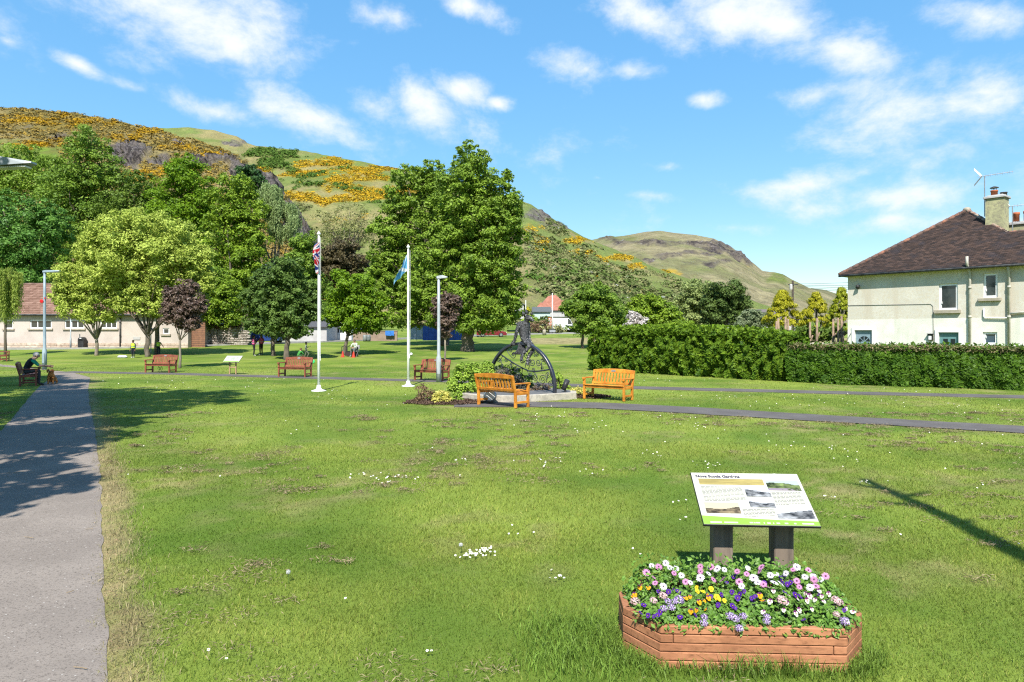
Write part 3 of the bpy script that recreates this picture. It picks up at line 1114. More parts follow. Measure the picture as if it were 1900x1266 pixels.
def trunk_mesh(base, blobs, r, fork, rg, limbs=8, lean=(0, 0), twigs=0):
    mb = MB()
    base = np.array(base, float)
    top = np.array([base[0] + lean[0], base[1] + lean[1], fork])
    p = wobble(base - np.array([0, 0, .15]), top, 6, r * .18, rg)
    mb.tube(p, [r * 1.3, r * 1.06, r * .98, r * .93, r * .9, r * .82], 10)
    order = sorted(blobs, key=lambda b: -b[1][0])
    for k in range(limbs):
        c, rr = order[k % len(order)]
        e = np.array(c) + rand_dir(1, rg)[0] * np.array(rr) * .45
        if e[2] < fork + .2:
            e[2] = fork + .3 + abs(e[2] - fork) * .3
        mid = top * .5 + e * .5 + np.array([0, 0, -.04 * np.linalg.norm(e - top)]) + rg.normal(size=3) * .05 * np.linalg.norm(e - top)
        q = np.concatenate([wobble(top - np.array([0, 0, r]), mid, 4, r * .2, rg), wobble(mid, e, 4, r * .3, rg)[1:]])
        r0 = r * rg.uniform(.42, .62)
        mb.tube(q, list(np.linspace(r0, r0 * .12, len(q))), 7)
        for _ in range(twigs):
            j = rg.integers(2, len(q))
            s = q[j]
            d = rand_dir(1, rg)[0]
            d[2] = abs(d[2]) * .8
            t = s + d * np.array(rr) * rg.uniform(.4, .9)
            mb.tube(wobble(s, t, 4, r * .3, rg), list(np.linspace(r0 * .3, r0 * .06, 4)), 5)
    return mb


def tree(name, label, kind, blobs, Y, base, r, n, leaf=5.0, sub=.3, fork=None, seed=1, group=None, deep=1.0, lean=(0, 0), limbs=8,
         bark=None, aspect=.6, flat=.75, up=.45, cat='tree', weep=0, twigs=0, world_blobs=None, lsize=None, fill=.22):
    """trunk with limbs under a crown of leaf sprays; sizes on the slope follow from the tree's distance"""
    rg = np.random.default_rng(seed)
    bl = world_blobs or pxblobs(blobs, Y, deep)
    if hasattr(base, 'x'):
        b = base
    else:
        b = Vector(((base - CX) * Y / FPX, Y, zg(0, Y)))
    root = thing(name, label, cat, (b.x, b.y, b.z), 0, group)
    low = min(c[2] - q[2] for c, q in bl)
    mid = np.mean([c[2] for c, q in bl])
    if fork is None:
        fork = max(b.z + .8, min(low + (mid - low) * .35, b.z + (mid - b.z) * .7))
    trunk_mesh((b.x, b.y, b.z), bl, r, fork, rg, limbs, lean, twigs).build('trunk', bark or M_BARK, root, True, b)
    c, nr, t = crown_points(bl, int(n * 1.5), rg, sub, flat, up)
    ls = lsize or leaf * .88 * Y / FPX
    tang = None
    if weep:
        # hanging strands
        k = 7
        m = len(c) // k
        L_ = rg.uniform(.3, 1.0, m) * weep
        tt = np.linspace(0, 1, k)
        c = (c[:m, None, :] + np.stack([np.zeros((m, k)), np.zeros((m, k)), -L_[:, None] * tt], -1) + rg.normal(size=(m, k, 3)) * ls * .18).reshape(-1, 3)
        keep = c[:, 2] > b.z + .5
        nr = norm(np.repeat(nr[:m], k, 0) * np.array([1, 1, .25]) + rg.normal(size=(m * k, 3)) * .35)
        t = np.repeat(t[:m], k) * .6 + rg.uniform(0, .4, m * k)
        tang = np.array([0, 0, -1.]) + rg.normal(size=c.shape) * .25
        c, nr, t, tang = c[keep], nr[keep], t[keep], tang[keep]
    sz = ls * rg.uniform(.65, 1.25, len(c))
    if not weep and fill:
        c2, n2, t2 = inner_points(bl, int(n * fill), rg)
        c, nr, t, sz = np.concatenate([c, c2]), np.concatenate([nr, n2]), np.concatenate([t, t2]), np.concatenate([sz, ls * rg.uniform(1.0, 1.6, len(c2))])
    me = leaf_mesh('crown', c - np.array([b.x, b.y, b.z]), nr, sz, t, aspect, tang, rg=rg, far=b.y > 30)
    link('crown', me, LEAF[kind], root)
    return root


GW = 'woodland trees below the near hill'
tree('deciduous_tree', 'tall dark green tree rising highest in the wood at the left, below the gorse', 'mid',
     [(164, 268, 42, 34), (150, 310, 68, 45), (195, 330, 45, 45), (110, 350, 50, 45), (160, 370, 80, 50), (205, 400, 45, 50), (140, 420, 80, 50), (160, 470, 80, 50)], 112, 165, .6, 30000, 4.6, .26, seed=2, group=GW)
tree('deciduous_tree', 'broad mid green tree at the far left edge under the grassy slope', 'bright',
     [(35, 300, 55, 32), (-25, 320, 60, 50), (85, 330, 40, 40), (30, 350, 80, 45), (-70, 360, 60, 60)], 118, 20, .5, 16000, 4.6, .26, seed=3, group=GW)
tree('deciduous_tree', 'cool blue-green tree behind the weeping willow at the left edge', 'blue',
     [(20, 400, 75, 50), (-50, 430, 70, 70), (75, 450, 55, 60), (20, 480, 80, 60), (60, 510, 60, 40), (-20, 540, 70, 40), (30, 545, 60, 35), (95, 410, 35, 40)], 86, 35, .5, 30000, 5.0, .26, seed=4, group=GW)
tree('deciduous_tree', 'olive green tree between the tallest tree and the bright rounded one', 'olive',
     [(255, 345, 38, 30), (225, 385, 45, 45), (270, 390, 50, 45), (240, 430, 60, 45), (290, 430, 40, 45)], 108, 250, .4, 15000, 4.4, .28, seed=5, group=GW)
tree('deciduous_tree', 'bright green round-topped tree standing against the grey crag', 'fresh',
     [(338, 308, 38, 26), (345, 335, 52, 34), (310, 365, 42, 40), (370, 370, 38, 45), (340, 400, 65, 45), (310, 430, 50, 40), (375, 430, 40, 50), (340, 460, 60, 40)], 104, 345, .5, 22000, 4.8, .27, seed=6, group=GW)
tree('deciduous_tree', 'tall yellow-green tree right of the round-topped one, above the stone wall', 'yellowgreen',
     [(440, 345, 34, 28), (420, 380, 45, 40), (455, 390, 42, 45), (430, 430, 55, 48), (465, 450, 38, 55), (410, 480, 45, 45), (450, 510, 50, 50), (420, 550, 55, 45), (465, 560, 35, 40), (395, 585, 40, 25)], 90, 432, .5, 28000, 5.0, .26, seed=7, group=GW)
tree('pine_tree', 'small dark pine peeping over the yellow-green tree below the crag', 'pine',
     [(460, 320, 24, 14), (470, 335, 28, 18), (452, 345, 25, 20)], 128, 462, .3, 4000, 4.2, .3, seed=8)
tree('birch_tree', 'pale grey-green drooping birch beside the dark crag', 'birch',
     [(500, 365, 28, 24), (525, 400, 30, 40), (490, 410, 35, 45), (520, 450, 38, 50), (495, 480, 40, 45), (535, 490, 28, 40)], 96, 508, .35, 26000, 3.6, .24, seed=9, weep=2.2, aspect=.45)
tree('deciduous_tree', 'dark green tree behind the union flag', 'mid',
     [(563, 448, 24, 26), (570, 480, 30, 30), (545, 490, 32, 32), (560, 520, 40, 34), (590, 540, 30, 34), (580, 580, 40, 34)], 84, 566, .35, 14000, 4.8, .28, seed=10, group=GW)
tree('copper_beech', 'dark copper-leaved tree between the two flagpoles', 'copper',
     [(635, 462, 34, 24), (615, 485, 30, 28), (652, 490, 34, 32), (635, 515, 44, 30)], 92, 637, .35, 11000, 4.8, .3, seed=11)
tree('thin_leaved_tree', 'grey thinly leaved tree with bare twigs above the copper tree', 'bare',
     [(650, 400, 42, 26), (625, 420, 38, 26), (678, 420, 30, 34), (650, 440, 48, 24), (600, 410, 22, 22)], 118, 650, .3, 4200, 3.2, .35, seed=12, limbs=14, twigs=7, bark=M_BARK_PALE, fill=0)

ya = gp(179, 660)
tree('young_maple', 'smaller lime-green maple with a slim forked trunk by the litter bin', 'lime',
     [(175, 470, 40, 42), (150, 520, 50, 40), (190, 540, 45, 38), (140, 560, 40, 28), (200, 490, 40, 40), (170, 580, 55, 20), (122, 545, 25, 30)], ya.y, ya, .125, 20000, 4.6, .26, fork=ya.z + 1.3, seed=13, group='lime-green maples on the lawn', bark=M_BARK_PALE, limbs=10)
yb = gp(274, 662)
tree('young_maple', 'big spreading lime-green maple behind the leftmost red bench', 'lime',
     [(240, 425, 70, 38), (300, 430, 65, 38), (200, 455, 55, 42), (345, 460, 52, 46), (270, 470, 85, 50), (220, 510, 55, 40), (310, 510, 75, 42), (365, 495, 36, 40), (260, 550, 55, 30), (340, 545, 48, 32), (230, 560, 30, 24), (300, 575, 45, 20), (385, 520, 20, 25)], yb.y, yb, .18, 44000, 4.6, .24, fork=yb.z + 1.7, seed=14, group='lime-green maples on the lawn', limbs=12)
tw = gp(292, 657)
tree('deciduous_tree', 'slender bare trunked tree close behind the big lime-green maple', 'lime', [(300, 560, 30, 26), (290, 530, 30, 30)], tw.y, tw, .17, 2500, 4.6, .3, seed=15, limbs=4)
ym = gp(334, 683)
tree('copper_maple', 'young maroon-leaved maple on a thin pale stem behind the leftmost red bench', 'maroon',
     [(345, 540, 26, 26), (326, 560, 26, 26), (358, 572, 25, 24), (335, 588, 34, 24), (318, 580, 20, 20), (350, 602, 26, 16), (372, 565, 14, 20), (312, 545, 10, 16)], ym.y, ym, .07, 9000, 4.6, .3, fork=ym.z + 1.6, seed=16, group='young copper maples', bark=M_BARK_PALE, limbs=6)
ye = gp(361, 641)
tree('deciduous_tree', 'yellow-green tree with a stout trunk at the right end of the pink hall', 'yellowgreen',
     [(380, 520, 40, 38), (400, 555, 42, 38), (370, 560, 34, 34), (420, 590, 34, 20), (385, 592, 40, 18), (425, 545, 26, 34)], ye.y, ye, .26, 14000, 4.6, .28, fork=ye.z + 2.2, seed=35, group=GW)
yd = gp(507, 661)
tree('dark_maple', 'round dark green maple behind the people in pink vests', 'dark',
     [(500, 520, 40, 34), (480, 560, 36, 34), (510, 565, 48, 40), (480, 600, 30, 22), (520, 605, 40, 22)], yd.y, yd, .16, 15000, 5.2, .28, fork=yd.z + 1.5, seed=17, group='round dark maples on the lawn')
yd2 = gp(532, 668)
tree('dark_maple', 'round dark green maple behind the middle red bench, left of the union flag', 'dark',
     [(535, 505, 38, 30), (550, 540, 40, 36), (520, 545, 40, 36), (560, 575, 32, 34), (535, 590, 45, 28), (550, 612, 30, 16), (505, 575, 30, 30), (578, 560, 18, 26)], yd2.y, yd2, .19, 18000, 5.2, .27, fork=yd2.z + 1.5, seed=18, group='round dark maples on the lawn')
yl = gp(637, 659)
tree('young_lime_tree', 'small bright green tree with a leaning stem between the two flagpoles', 'fresh',
     [(655, 530, 42, 28), (640, 560, 40, 32), (680, 560, 40, 36), (660, 590, 45, 26), (620, 590, 24, 22), (700, 590, 22, 20), (690, 610, 20, 10), (630, 510, 18, 12)], yl.y, yl, .14, 15000, 5.0, .3, fork=yl.z + 1.6, seed=19, lean=(.35, 0), limbs=8)
yt = gp(868, 652)
GB = 'tall trees in the middle of the lawn'
tree('chestnut_tree', 'tallest broad green tree in the middle, behind the metal sculpture', 'bright',
     [(872, 296, 38, 34), (880, 335, 60, 42), (850, 370, 60, 48), (920, 380, 45, 52), (880, 420, 75, 55), (935, 430, 45, 52), (840, 450, 60, 55), (905, 480, 75, 60), (860, 520, 75, 55), (930, 520, 48, 60), (830, 560, 55, 45), (900, 570, 75, 45), (945, 565, 35, 40), (880, 600, 60, 22), (942, 326, 12, 13), (950, 375, 20, 28), (780, 540, 40, 45), (800, 500, 45, 50)], yt.y, yt, .52, 75000, 5.2, .2, fork=yt.z + 2.0, seed=20, group=GB, limbs=14)
yt2 = gp(816, 645)
tree('chestnut_tree', 'broad green tree half hidden behind the tallest one, right of the blue flag', 'bright',
     [(760, 330, 38, 26), (800, 320, 30, 24), (745, 375, 40, 42), (800, 380, 55, 50), (725, 430, 42, 42), (780, 440, 60, 50), (715, 480, 38, 42), (760, 505, 55, 50), (815, 345, 36, 30), (830, 420, 40, 40), (730, 545, 45, 36), (790, 560, 55, 45), (750, 590, 50, 20), (700, 500, 26, 30), (820, 590, 40, 24)], yt2.y + 3, Vector((yt2.x, yt2.y + 3, zg(0, yt2.y + 3))), .5, 48000, 4.8, .22, fork=yt2.z + 2.2, seed=21, group=GB, limbs=12)
ym2 = gp(826, 670)
tree('copper_maple', 'young maroon-leaved maple behind the grey lamp post in the middle', 'maroon',
     [(830, 556, 20, 18), (838, 578, 19, 22), (816, 575, 17, 20), (828, 600, 22, 18), (846, 560, 11, 14), (810, 560, 9, 12), (828, 618, 12, 10)], ym2.y, ym2, .07, 6500, 4.6, .32, fork=ym2.z + 1.4, seed=22, group='young copper maples', bark=M_BARK_PALE, limbs=6)
yr = gp(1081, 647)
tree('dark_maple', 'green maple with a short stem at the left end of the tall hedge', 'mid',
     [(1098, 545, 38, 22), (1075, 565, 36, 28), (1125, 570, 36, 30), (1100, 585, 48, 30), (1140, 590, 24, 20), (1066, 572, 22, 18), (1090, 608, 40, 12)], yr.y, yr, .13, 17000, 5.0, .27, fork=yr.z + 1.5, seed=23, limbs=8)
GR = 'trees beyond the tall hedge'
tree('deciduous_tree', 'yellow-green tree above the middle of the tall hedge', 'yellowgreen',
     [(1200, 560, 30, 18), (1185, 580, 30, 24), (1225, 580, 34, 24), (1205, 600, 50, 18), (1250, 595, 22, 18)], 72, 1205, .25, 11000, 5.0, .3, seed=24, group=GR)
tree('whitebeam', 'pale green tree left of the dark round tree above the hedge', 'pale',
     [(1300, 540, 36, 24), (1280, 565, 34, 26), (1315, 570, 38, 30), (1290, 590, 40, 18)], 84, 1298, .3, 9000, 4.8, .3, seed=25, group=GR)
tree('holly_tree', 'dark round evergreen tree above the hedge', 'evergreen',
     [(1345, 545, 40, 26), (1330, 570, 36, 30), (1365, 572, 30, 34), (1345, 590, 46, 22)], 76, 1345, .3, 14000, 4.6, .26, seed=26, group=GR)
tree('sage_shrub', 'silvery grey-green shrub between the dark evergreen and the golden conifers', 'sage',
     [(1395, 592, 24, 18), (1420, 596, 22, 16), (1380, 606, 22, 12)], 66, 1400, .08, 5000, 4.0, .3, seed=27, cat='shrub')
tree('blossom_tree', 'small tree covered in white blossom above the left part of the tall hedge', 'white',
     [(1176, 590, 14, 12), (1190, 598, 14, 10), (1168, 602, 12, 9)], 70, 1178, .08, 1800, 4.2, .35, seed=28)
tree('garden_shrub', 'low yellowish garden shrub showing over the hedge right of the small gable', 'yellowgreen', [(1265, 604, 24, 12), (1240, 608, 20, 10)], 64, 1258, .06, 2500, 4.2, .3, seed=29, cat='shrub')


def conifer(label, px, py_top, py_low, half, Y, seed, kind, n=11000):
    rg = np.random.default_rng(seed)
    b = Vector(((px - CX) * Y / FPX, Y, zg(0, Y)))
    root = thing('golden_conifer', label, 'conifer', tuple(b), 0, 'golden conifers on bare lower trunks')
    zt, zl = EYE - (py_top - HY) * Y / FPX, EYE - (py_low - HY) * Y / FPX
    w = half * Y / FPX
    mb = MB()
    mb.tube([b + Vector((0, 0, -.1)), Vector((b.x + .05, b.y, (b.z + zt) * .5)), Vector((b.x, b.y, zt - .3))], [.13, .1, .03], 8)
    for k in range(7):
        a = rg.uniform(0, 6.28)
        z0 = rg.uniform(.5, zl - .1)
        mb.tube([Vector((b.x, b.y, z0)), Vector((b.x + math.cos(a) * .5, b.y + math.sin(a) * .5, z0 + .35)), Vector((b.x + math.cos(a) * .8, b.y + math.sin(a) * .8, z0 + .9))], [.05, .035, .015], 6)
    mb.build('trunk', M_BARK_PALE, root, True, b)
    k = 150
    h = rg.uniform(0, 1, k) ** .85
    a = rg.uniform(0, 2 * np.pi, k)
    prof = np.interp(h, [0, .12, .35, .7, 1], [.55, 1.05, .92, .48, .04]) * rg.uniform(.75, 1.15, k)
    C = np.stack([b.x + np.cos(a) * w * prof * .85, b.y + np.sin(a) * w * prof * .85, zl + h * (zt - zl) * .95], 1)
    i = rg.integers(0, k, n)
    out = np.stack([np.cos(a), np.sin(a), np.full(k, .5)], 1)
    e = norm(rand_dir(n, rg) + out[i] * .8)
    sr = w * rg.uniform(.13, .27, k)
    p = C[i] + e * sr[i][:, None] * rg.uniform(.4, 1.05, (n, 1)) * np.array([1, 1, .75])
    tang = norm(e * .7 + np.array([0, 0, .9]))
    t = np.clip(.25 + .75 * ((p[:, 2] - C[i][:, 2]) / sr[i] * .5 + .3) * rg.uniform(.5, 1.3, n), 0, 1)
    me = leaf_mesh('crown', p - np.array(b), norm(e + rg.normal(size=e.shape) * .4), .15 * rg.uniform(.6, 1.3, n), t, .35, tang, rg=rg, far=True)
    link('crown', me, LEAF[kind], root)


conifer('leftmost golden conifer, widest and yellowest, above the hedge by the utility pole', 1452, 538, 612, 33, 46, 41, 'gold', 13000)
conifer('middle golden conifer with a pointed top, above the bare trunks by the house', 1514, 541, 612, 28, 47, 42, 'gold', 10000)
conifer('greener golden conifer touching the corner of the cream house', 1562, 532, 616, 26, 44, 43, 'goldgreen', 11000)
tree('garden_shrub', 'low dark shrub under the golden conifers', 'olive', [(1490, 617, 26, 12), (1530, 622, 24, 12), (1555, 614, 14, 12), (1445, 615, 22, 10)], 42, 1500, .05, 3500, 4.6, .3, seed=31, cat='shrub')

# weeping willow at the left edge
yw = gp(10, 661)
tree('weeping_willow', 'small yellow-green weeping willow at the left edge of the lawn', 'willow',
     [(12, 512, 24, 14), (-10, 520, 34, 20), (22, 530, 14, 18), (0, 540, 40, 24)], yw.y, yw, .09, 16000, 4.4, .25, fork=yw.z + 4.0, seed=33, weep=3.2, aspect=.3, limbs=8)

# trees left of the frame: their shade crosses the path and the lawn
tree('deciduous_tree', 'leafy tree standing beside the path left of the view, shading the tarmac', 'mid', None, 10, Vector((-10.6, 6.4, 0)), .22, 9000, seed=50, group='trees shading the path', lsize=.26, limbs=14, twigs=5,
     world_blobs=[((-9.4, 6.0, 6.2), (1.9, 1.9, 1.0)), ((-11.6, 7.0, 6.6), (2.2, 2.0, 1.2)), ((-10.4, 7.4, 8.0), (2.2, 2.2, 1.1)), ((-12.2, 5.8, 7.6), (1.8, 2, 1.2)), ((-9.0, 6.8, 7.4), (1.2, 1.2, .6)), ((-13.5, 6.4, 6.2), (1.8, 1.8, 1.0))], sub=.34)
tree('deciduous_tree', 'tall leafy tree further from the path left of the view', 'mid', None, 10, Vector((-13.0, 9.8, 0)), .28, 11000, seed=51, group='trees shading the path', lsize=.28, limbs=16, twigs=5,
     world_blobs=[((-11.2, 9.2, 11.0), (2.4, 2.0, 1.0)), ((-13.6, 10.0, 12.2), (2.6, 2.6, 1.2)), ((-11.4, 11.2, 13.2), (2.2, 2.0, .9)), ((-14.6, 10.4, 14.8), (2.6, 2.0, 1.1)), ((-9.9, 9.6, 12.4), (1.3, 1.2, .45)), ((-12.4, 9.2, 14.6), (1.9, 1.8, 1.0)), ((-16.2, 9.6, 12), (2.2, 2, 1.4))], sub=.3)
tree('deciduous_tree', 'leafy tree behind the man on the bench, left of the view', 'mid', None, 10, Vector((-22.0, 16.1, 0)), .3, 14000, seed=52, group='trees shading the path', lsize=.3, limbs=16, twigs=4,
     world_blobs=[((-19.8, 15.6, 9.0), (3.0, 2.6, 1.5)), ((-22.5, 16.6, 11.0), (3.4, 3.0, 1.8)), ((-20.4, 17.1, 12.6), (3.0, 2.4, 1.2)), ((-24.5, 15.6, 9.5), (2.6, 2.6, 1.8)), ((-18.2, 15.2, 11.6), (1.8, 1.6, .7)), ((-22.5, 18.1, 14.2), (2.6, 2.2, 1.2))], sub=.28)
tree('deciduous_tree', 'leafy tree at the bend of the path, left of the view', 'mid', None, 10, Vector((-34.0, 26.7, 0)), .3, 12000, seed=53, group='trees shading the path', lsize=.32, limbs=12, twigs=3,
     world_blobs=[((-32.8, 26.2, 8.0), (2.6, 2.4, 1.5)), ((-35.5, 27.2, 10.0), (3.2, 3.0, 1.8)), ((-37, 26.2, 8), (3, 2.6, 2)), ((-33.6, 24.2, 11.6), (2.6, 2.4, 1.2))], sub=.28)
tree('deciduous_tree', 'low leafy tree nearest the viewer beside the path, left of the view', 'mid', None, 10, Vector((-9.3, 1.8, 0)), .2, 8000, seed=54, group='trees shading the path', lsize=.24, limbs=14, twigs=4,
     world_blobs=[((-7.7, 1.9, 6.0), (1.8, 1.8, .9)), ((-9.6, 2.2, 6.8), (2.2, 2.0, 1.1)), ((-8.4, 3.2, 7.4), (1.8, 1.6, .8)), ((-10.8, 2.0, 6.0), (1.8, 1.8, 1.0)), ((-6.7, 2.8, 7.0), (1.0, 1.0, .4))], sub=.3)
tree('deciduous_tree', 'leafy tree halfway along the path, left of the view', 'mid', None, 10, Vector((-14.6, 11.4, 0)), .22, 9000, seed=55, group='trees shading the path', lsize=.26, limbs=14, twigs=4,
     world_blobs=[((-13.4, 11.2, 6.4), (2.0, 2.0, 1.0)), ((-15.4, 11.6, 7.6), (2.4, 2.2, 1.1)), ((-13.2, 12.2, 8.2), (1.8, 1.8, .8)), ((-16.4, 12.2, 6.4), (2.0, 2.0, 1.0)), ((-14.4, 10.8, 9.2), (1.9, 1.8, .8))], sub=.3)
# a lopped trunk right of the frame throws the long shadow across the grass
pt = thing('pollarded_tree', 'lopped bare trunk with short stubs standing right of the view', 'tree', (4.2, .7, 0))
_r = np.random.default_rng(60)
mb = MB()
mb.tube([(0, 0, -.1), (.04, 0, 2.6), (-.06, .03, 5.2), (.05, 0, 7.9), (.0, 0, 10.3)], [.2, .15, .14, .12, .06], 12)
for z, dx, dz, ln in ((7.6, .8, .6, .35), (8.6, -.9, .35, .5), (9.1, .9, .4, .6), (9.6, -.7, .8, .4)):
    mb.tube([(0, 0, z), (dx * ln * .6, .05, z + dz * ln * .5), (dx * ln, .1, z + dz * ln)], [.06, .045, .02], 8)
mb.build('trunk', M_BARK, pt, True)
mb = MB()
for k in range(8):
    z = _r.uniform(8.8, 10.2)
    d = rand_dir(1, _r)[0]
    mb.tube([(0, 0, z), tuple(np.array([0, 0, z]) + d * np.array([.35, .3, .25]))], [.02, .008], 5)
mb.build('twigs', M_BARK, pt, True)['kind'] = 'stuff'


def hedge(name, label, line, hts, thick, n, kind, leaf, seed, top_brown=False, bulge=.12):
    """a clipped hedge along a line: leaf sprays over an added solid dark core that blocks light"""
    rg = np.random.default_rng(seed)
    ln = resample(line, 60)
    H = np.interp(np.linspace(0, 1, 60), np.linspace(0, 1, len(hts)), hts)
    l_, r_ = offset_line(ln, thick / 2)
    b = ln[0]
    root = thing(name, label, 'hedge', (b[0], b[1], 0))
    rows = []
    k_ = .64
    for i in range(60):
        c = ln[i]
        z = zg(*c)
        A, B = c + (l_[i] - c) * k_, c + (r_[i] - c) * k_
        end = 1.0 if 1 < i < 58 else .9
        rows.append([(A[0], A[1], z), (A[0], A[1], z + H[i] * .9 * end), (c[0], c[1], z + H[i] * .94 * end), (B[0], B[1], z + H[i] * .9 * end), (B[0], B[1], z)])
    P = np.array(rows)
    P = np.concatenate([P.mean(1, keepdims=True)[:1].repeat(5, 1) * [1, 1, 1], P, P.mean(1, keepdims=True)[-1:].repeat(5, 1)])
    P[:, :, :2] -= b
    link('twigs', grid_mesh('twigs', P, smooth=False), M_HEDGE_CORE, root)  # solid dark core added inside the leaves to block light, no separate twigs
    s = rg.uniform(0, 1, n)
    c = np.stack([np.interp(s, np.linspace(0, 1, 60), ln[:, k]) for k in (0, 1)], 1)
    d = np.stack([np.interp(s, np.linspace(0, 1, 60), r_[:, k]) for k in (0, 1)], 1) - c
    dn = norm(d)
    h = np.interp(s, np.linspace(0, 1, 60), H)
    side = rg.choice(3, n, p=[.62, .12, .26])      # front, back, top
    q = rg.uniform(-1, 1, n)
    z = rg.uniform(0.0, 1.0, n) * h
    lump = (fbm(s * 60, z * 2.2 + seed, .9, seed, 3) - .5)
    lump2 = (fbm(s * 60, q * 2, 1.2, seed + 5, 3) - .5)
    off = np.where(side == 0, 1.0, np.where(side == 1, -1.0, q)) * thick / 2
    dep = rg.exponential(.07, n)
    off = np.where(side == 0, off + lump * bulge * 5 - dep - (.12 + bulge * 1.6) * (z / h) ** 4 - bulge * 1.2 * (1 - z / h) ** 4, np.where(side == 1, off + dep, off))
    zz = np.where(side == 2, h - dep * .8 + lump2 * bulge * 2.6 - .9 * bulge * np.abs(q) ** 3, z)
    zz += zg(0, 0) + np.interp(c[:, 1], GY, GZ)
    p = np.concatenate([c + dn * off[:, None], zz[:, None]], 1)
    # rounded ends
    e0 = s < .02
    p[e0, :2] += norm((ln[0] - ln[1])[None]) * rg.uniform(0, 1, (e0.sum(), 1)) ** .5 * bulge * 4.5 * np.clip(1 - np.abs(off[e0, None]) / thick * 1.2, .2, 1) * np.sin(np.clip(zz[e0, None] / h[e0, None], .05, .97) * np.pi) ** .5
    nr = np.where((side == 2)[:, None], np.array([[0, 0, 1.]]), np.concatenate([dn * np.where(side == 0, 1, -1)[:, None], np.full((n, 1), .45)], 1))
    nr = norm(nr + rg.normal(size=nr.shape) * .5)
    clump = fbm(s * 60, z * 2.5, .35, seed + 9, 2)
    t = np.clip((clump - .25) * 1.1 + rg.uniform(-.3, .3, n) + .15, 0, 1)
    p -= np.array([b[0], b[1], 0])
    if top_brown:
        br = (side == 2) | (z > h * .86)
        br &= rg.uniform(size=n) < .75
        link('clipped_top', leaf_mesh('clipped_top', p[br], nr[br], leaf * rg.uniform(.5, 1, br.sum()), t[br], .4, rg=rg, far=True), M_CLIPPED, root)
        p, nr, t = p[~br], nr[~br], t[~br]
    # thin new shoots above the clipped top
    m = n // (80 if top_brown else 26)
    i = rg.integers(0, 59, m)
    u = rg.uniform(-.45, .45, m) * thick
    dd = norm(r_[i] - ln[i])
    sh = np.concatenate([ln[i] + dd * u[:, None] + rg.uniform(-.2, .2, (m, 2)), (H[i] + np.interp(ln[i][:, 1], GY, GZ) + rg.uniform(-.05, .05 + bulge * .9, m))[:, None]], 1) - np.array([b[0], b[1], 0])
    p = np.concatenate([p, sh])
    nr = np.concatenate([nr, rand_dir(m, rg)])
    t = np.concatenate([t, rg.uniform(.5, 1, m)])
    link('leaves', leaf_mesh('leaves', p, nr, leaf * rg.uniform(.6, 1.3, len(p)), t, .62, rg=rg, far=True), LEAF[kind], root)
    return root


M_HEDGE_CORE = M('hedge_dark_core', (.045, .05, .02), (.03, .03, .015), 6, .95)
M_CLIPPED = leaf_mat('clipped_hedge_top', (.13, .12, .05), (.30, .25, .14), None, .15, .8, .05)
hedge('hedge', 'tall bright green rounded hedge running from the lawn maple towards the house', [(5.3, 37.4), (7.2, 34.7), (9.0, 32.6), (11.0, 30.2), (12.1, 29.0)], [2.05, 2.2, 2.15, 2.08, 1.8], 2.6, 62000, 'hedge', .17, 61, bulge=.2)
hedge('hedge', 'lower dark green clipped hedge with a brown cut top in front of the cream house', [(11.7, 28.3), (13.4, 26.8), (18.0, 24.2), (26, 20.6)], [1.55, 1.52, 1.5, 1.48], 1.4, 72000, 'hedge2', .12, 62, top_brown=True, bulge=.07)


def shrub(name, label, kind, blobs, n, lsize, seed, sub=.35, stems=8, group=None, aspect=.55, up=.4, base=None):
    rg = np.random.default_rng(seed)
    c0 = np.mean([b[0] for b in blobs], 0)
    b = Vector(base) if base else Vector((c0[0], c0[1], zg(c0[0], c0[1])))
    root = thing(name, label, 'shrub', tuple(b), 0, group)
    mb = MB()
    for k in range(stems):
        c, r = blobs[k % len(blobs)]
        e = np.array(c) + rand_dir(1, rg)[0] * np.array(r) * .7
        mb.tube(wobble((b.x + rg.uniform(-.1, .1), b.y + rg.uniform(-.1, .1), b.z - .02), e, 5, .02, rg), [.018, .015, .012, .009, .005], 5)
    mb.build('stems', M_BARK, root, True, b)
    c, nr, t = crown_points(blobs, n, rg, sub, .9, up)
    k = c[:, 2] > b.z + .01
    link('leaves', leaf_mesh('leaves', c[k] - np.array(b), nr[k], lsize * rg.uniform(.6, 1.3, k.sum()), t[k], aspect, rg=rg), LEAF[kind], root)
    return root


# ================================================================== BUILDINGS
M_HARL = M('cream_harling', (.56, .535, .46), (.50, .475, .40), 1.1, rough=.95, streak=(1.3, (.47, .42, .33)), bmp=.35, bscale=30, bdist=.015, fine=(9, (.50, .45, .35)))
M_LIME = M('white_limewash', (.68, .67, .60), (.60, .59, .51), 1.3, rough=.9, streak=(1.5, (.52, .52, .43)), bmp=.5, bscale=38, bdist=.015)
M_PINKHARL = M('pinkish_grey_harling', (.47, .41, .36), (.41, .355, .31), .8, .95, bmp=.6, bscale=20, bdist=.02)
M_SANDST = tint_mat('sandstone_course', (.30, .23, .17), (.42, .36, .28), .9, grain=(6, (.22, .15, .11)), bmp=.5)
M_WHITE = M('white_plastic_frame', (.78, .78, .77), (.72, .72, .71), 5, .35)
M_WHITEP = M('white_painted_render', (.72, .71, .68), (.63, .62, .59), 1.5, .85)
M_GREYR = M('grey_render', (.42, .41, .40), (.35, .34, .33), 1.2, .9, bmp=.4, bscale=25)
M_STONE = M('sill_stone', (.36, .32, .25), (.28, .25, .19), 6, .9, bmp=.4)
M_ROOF1 = tint_mat('weathered_roof_tile', (.028, .022, .021), (.098, .062, .050), .85, grain=(1.6, (.04, .034, .038)), bmp=.4, bscale=40)
M_ROOF2 = tint_mat('brown_pantile', (.135, .075, .055), (.25, .155, .12), .85, bmp=.3)
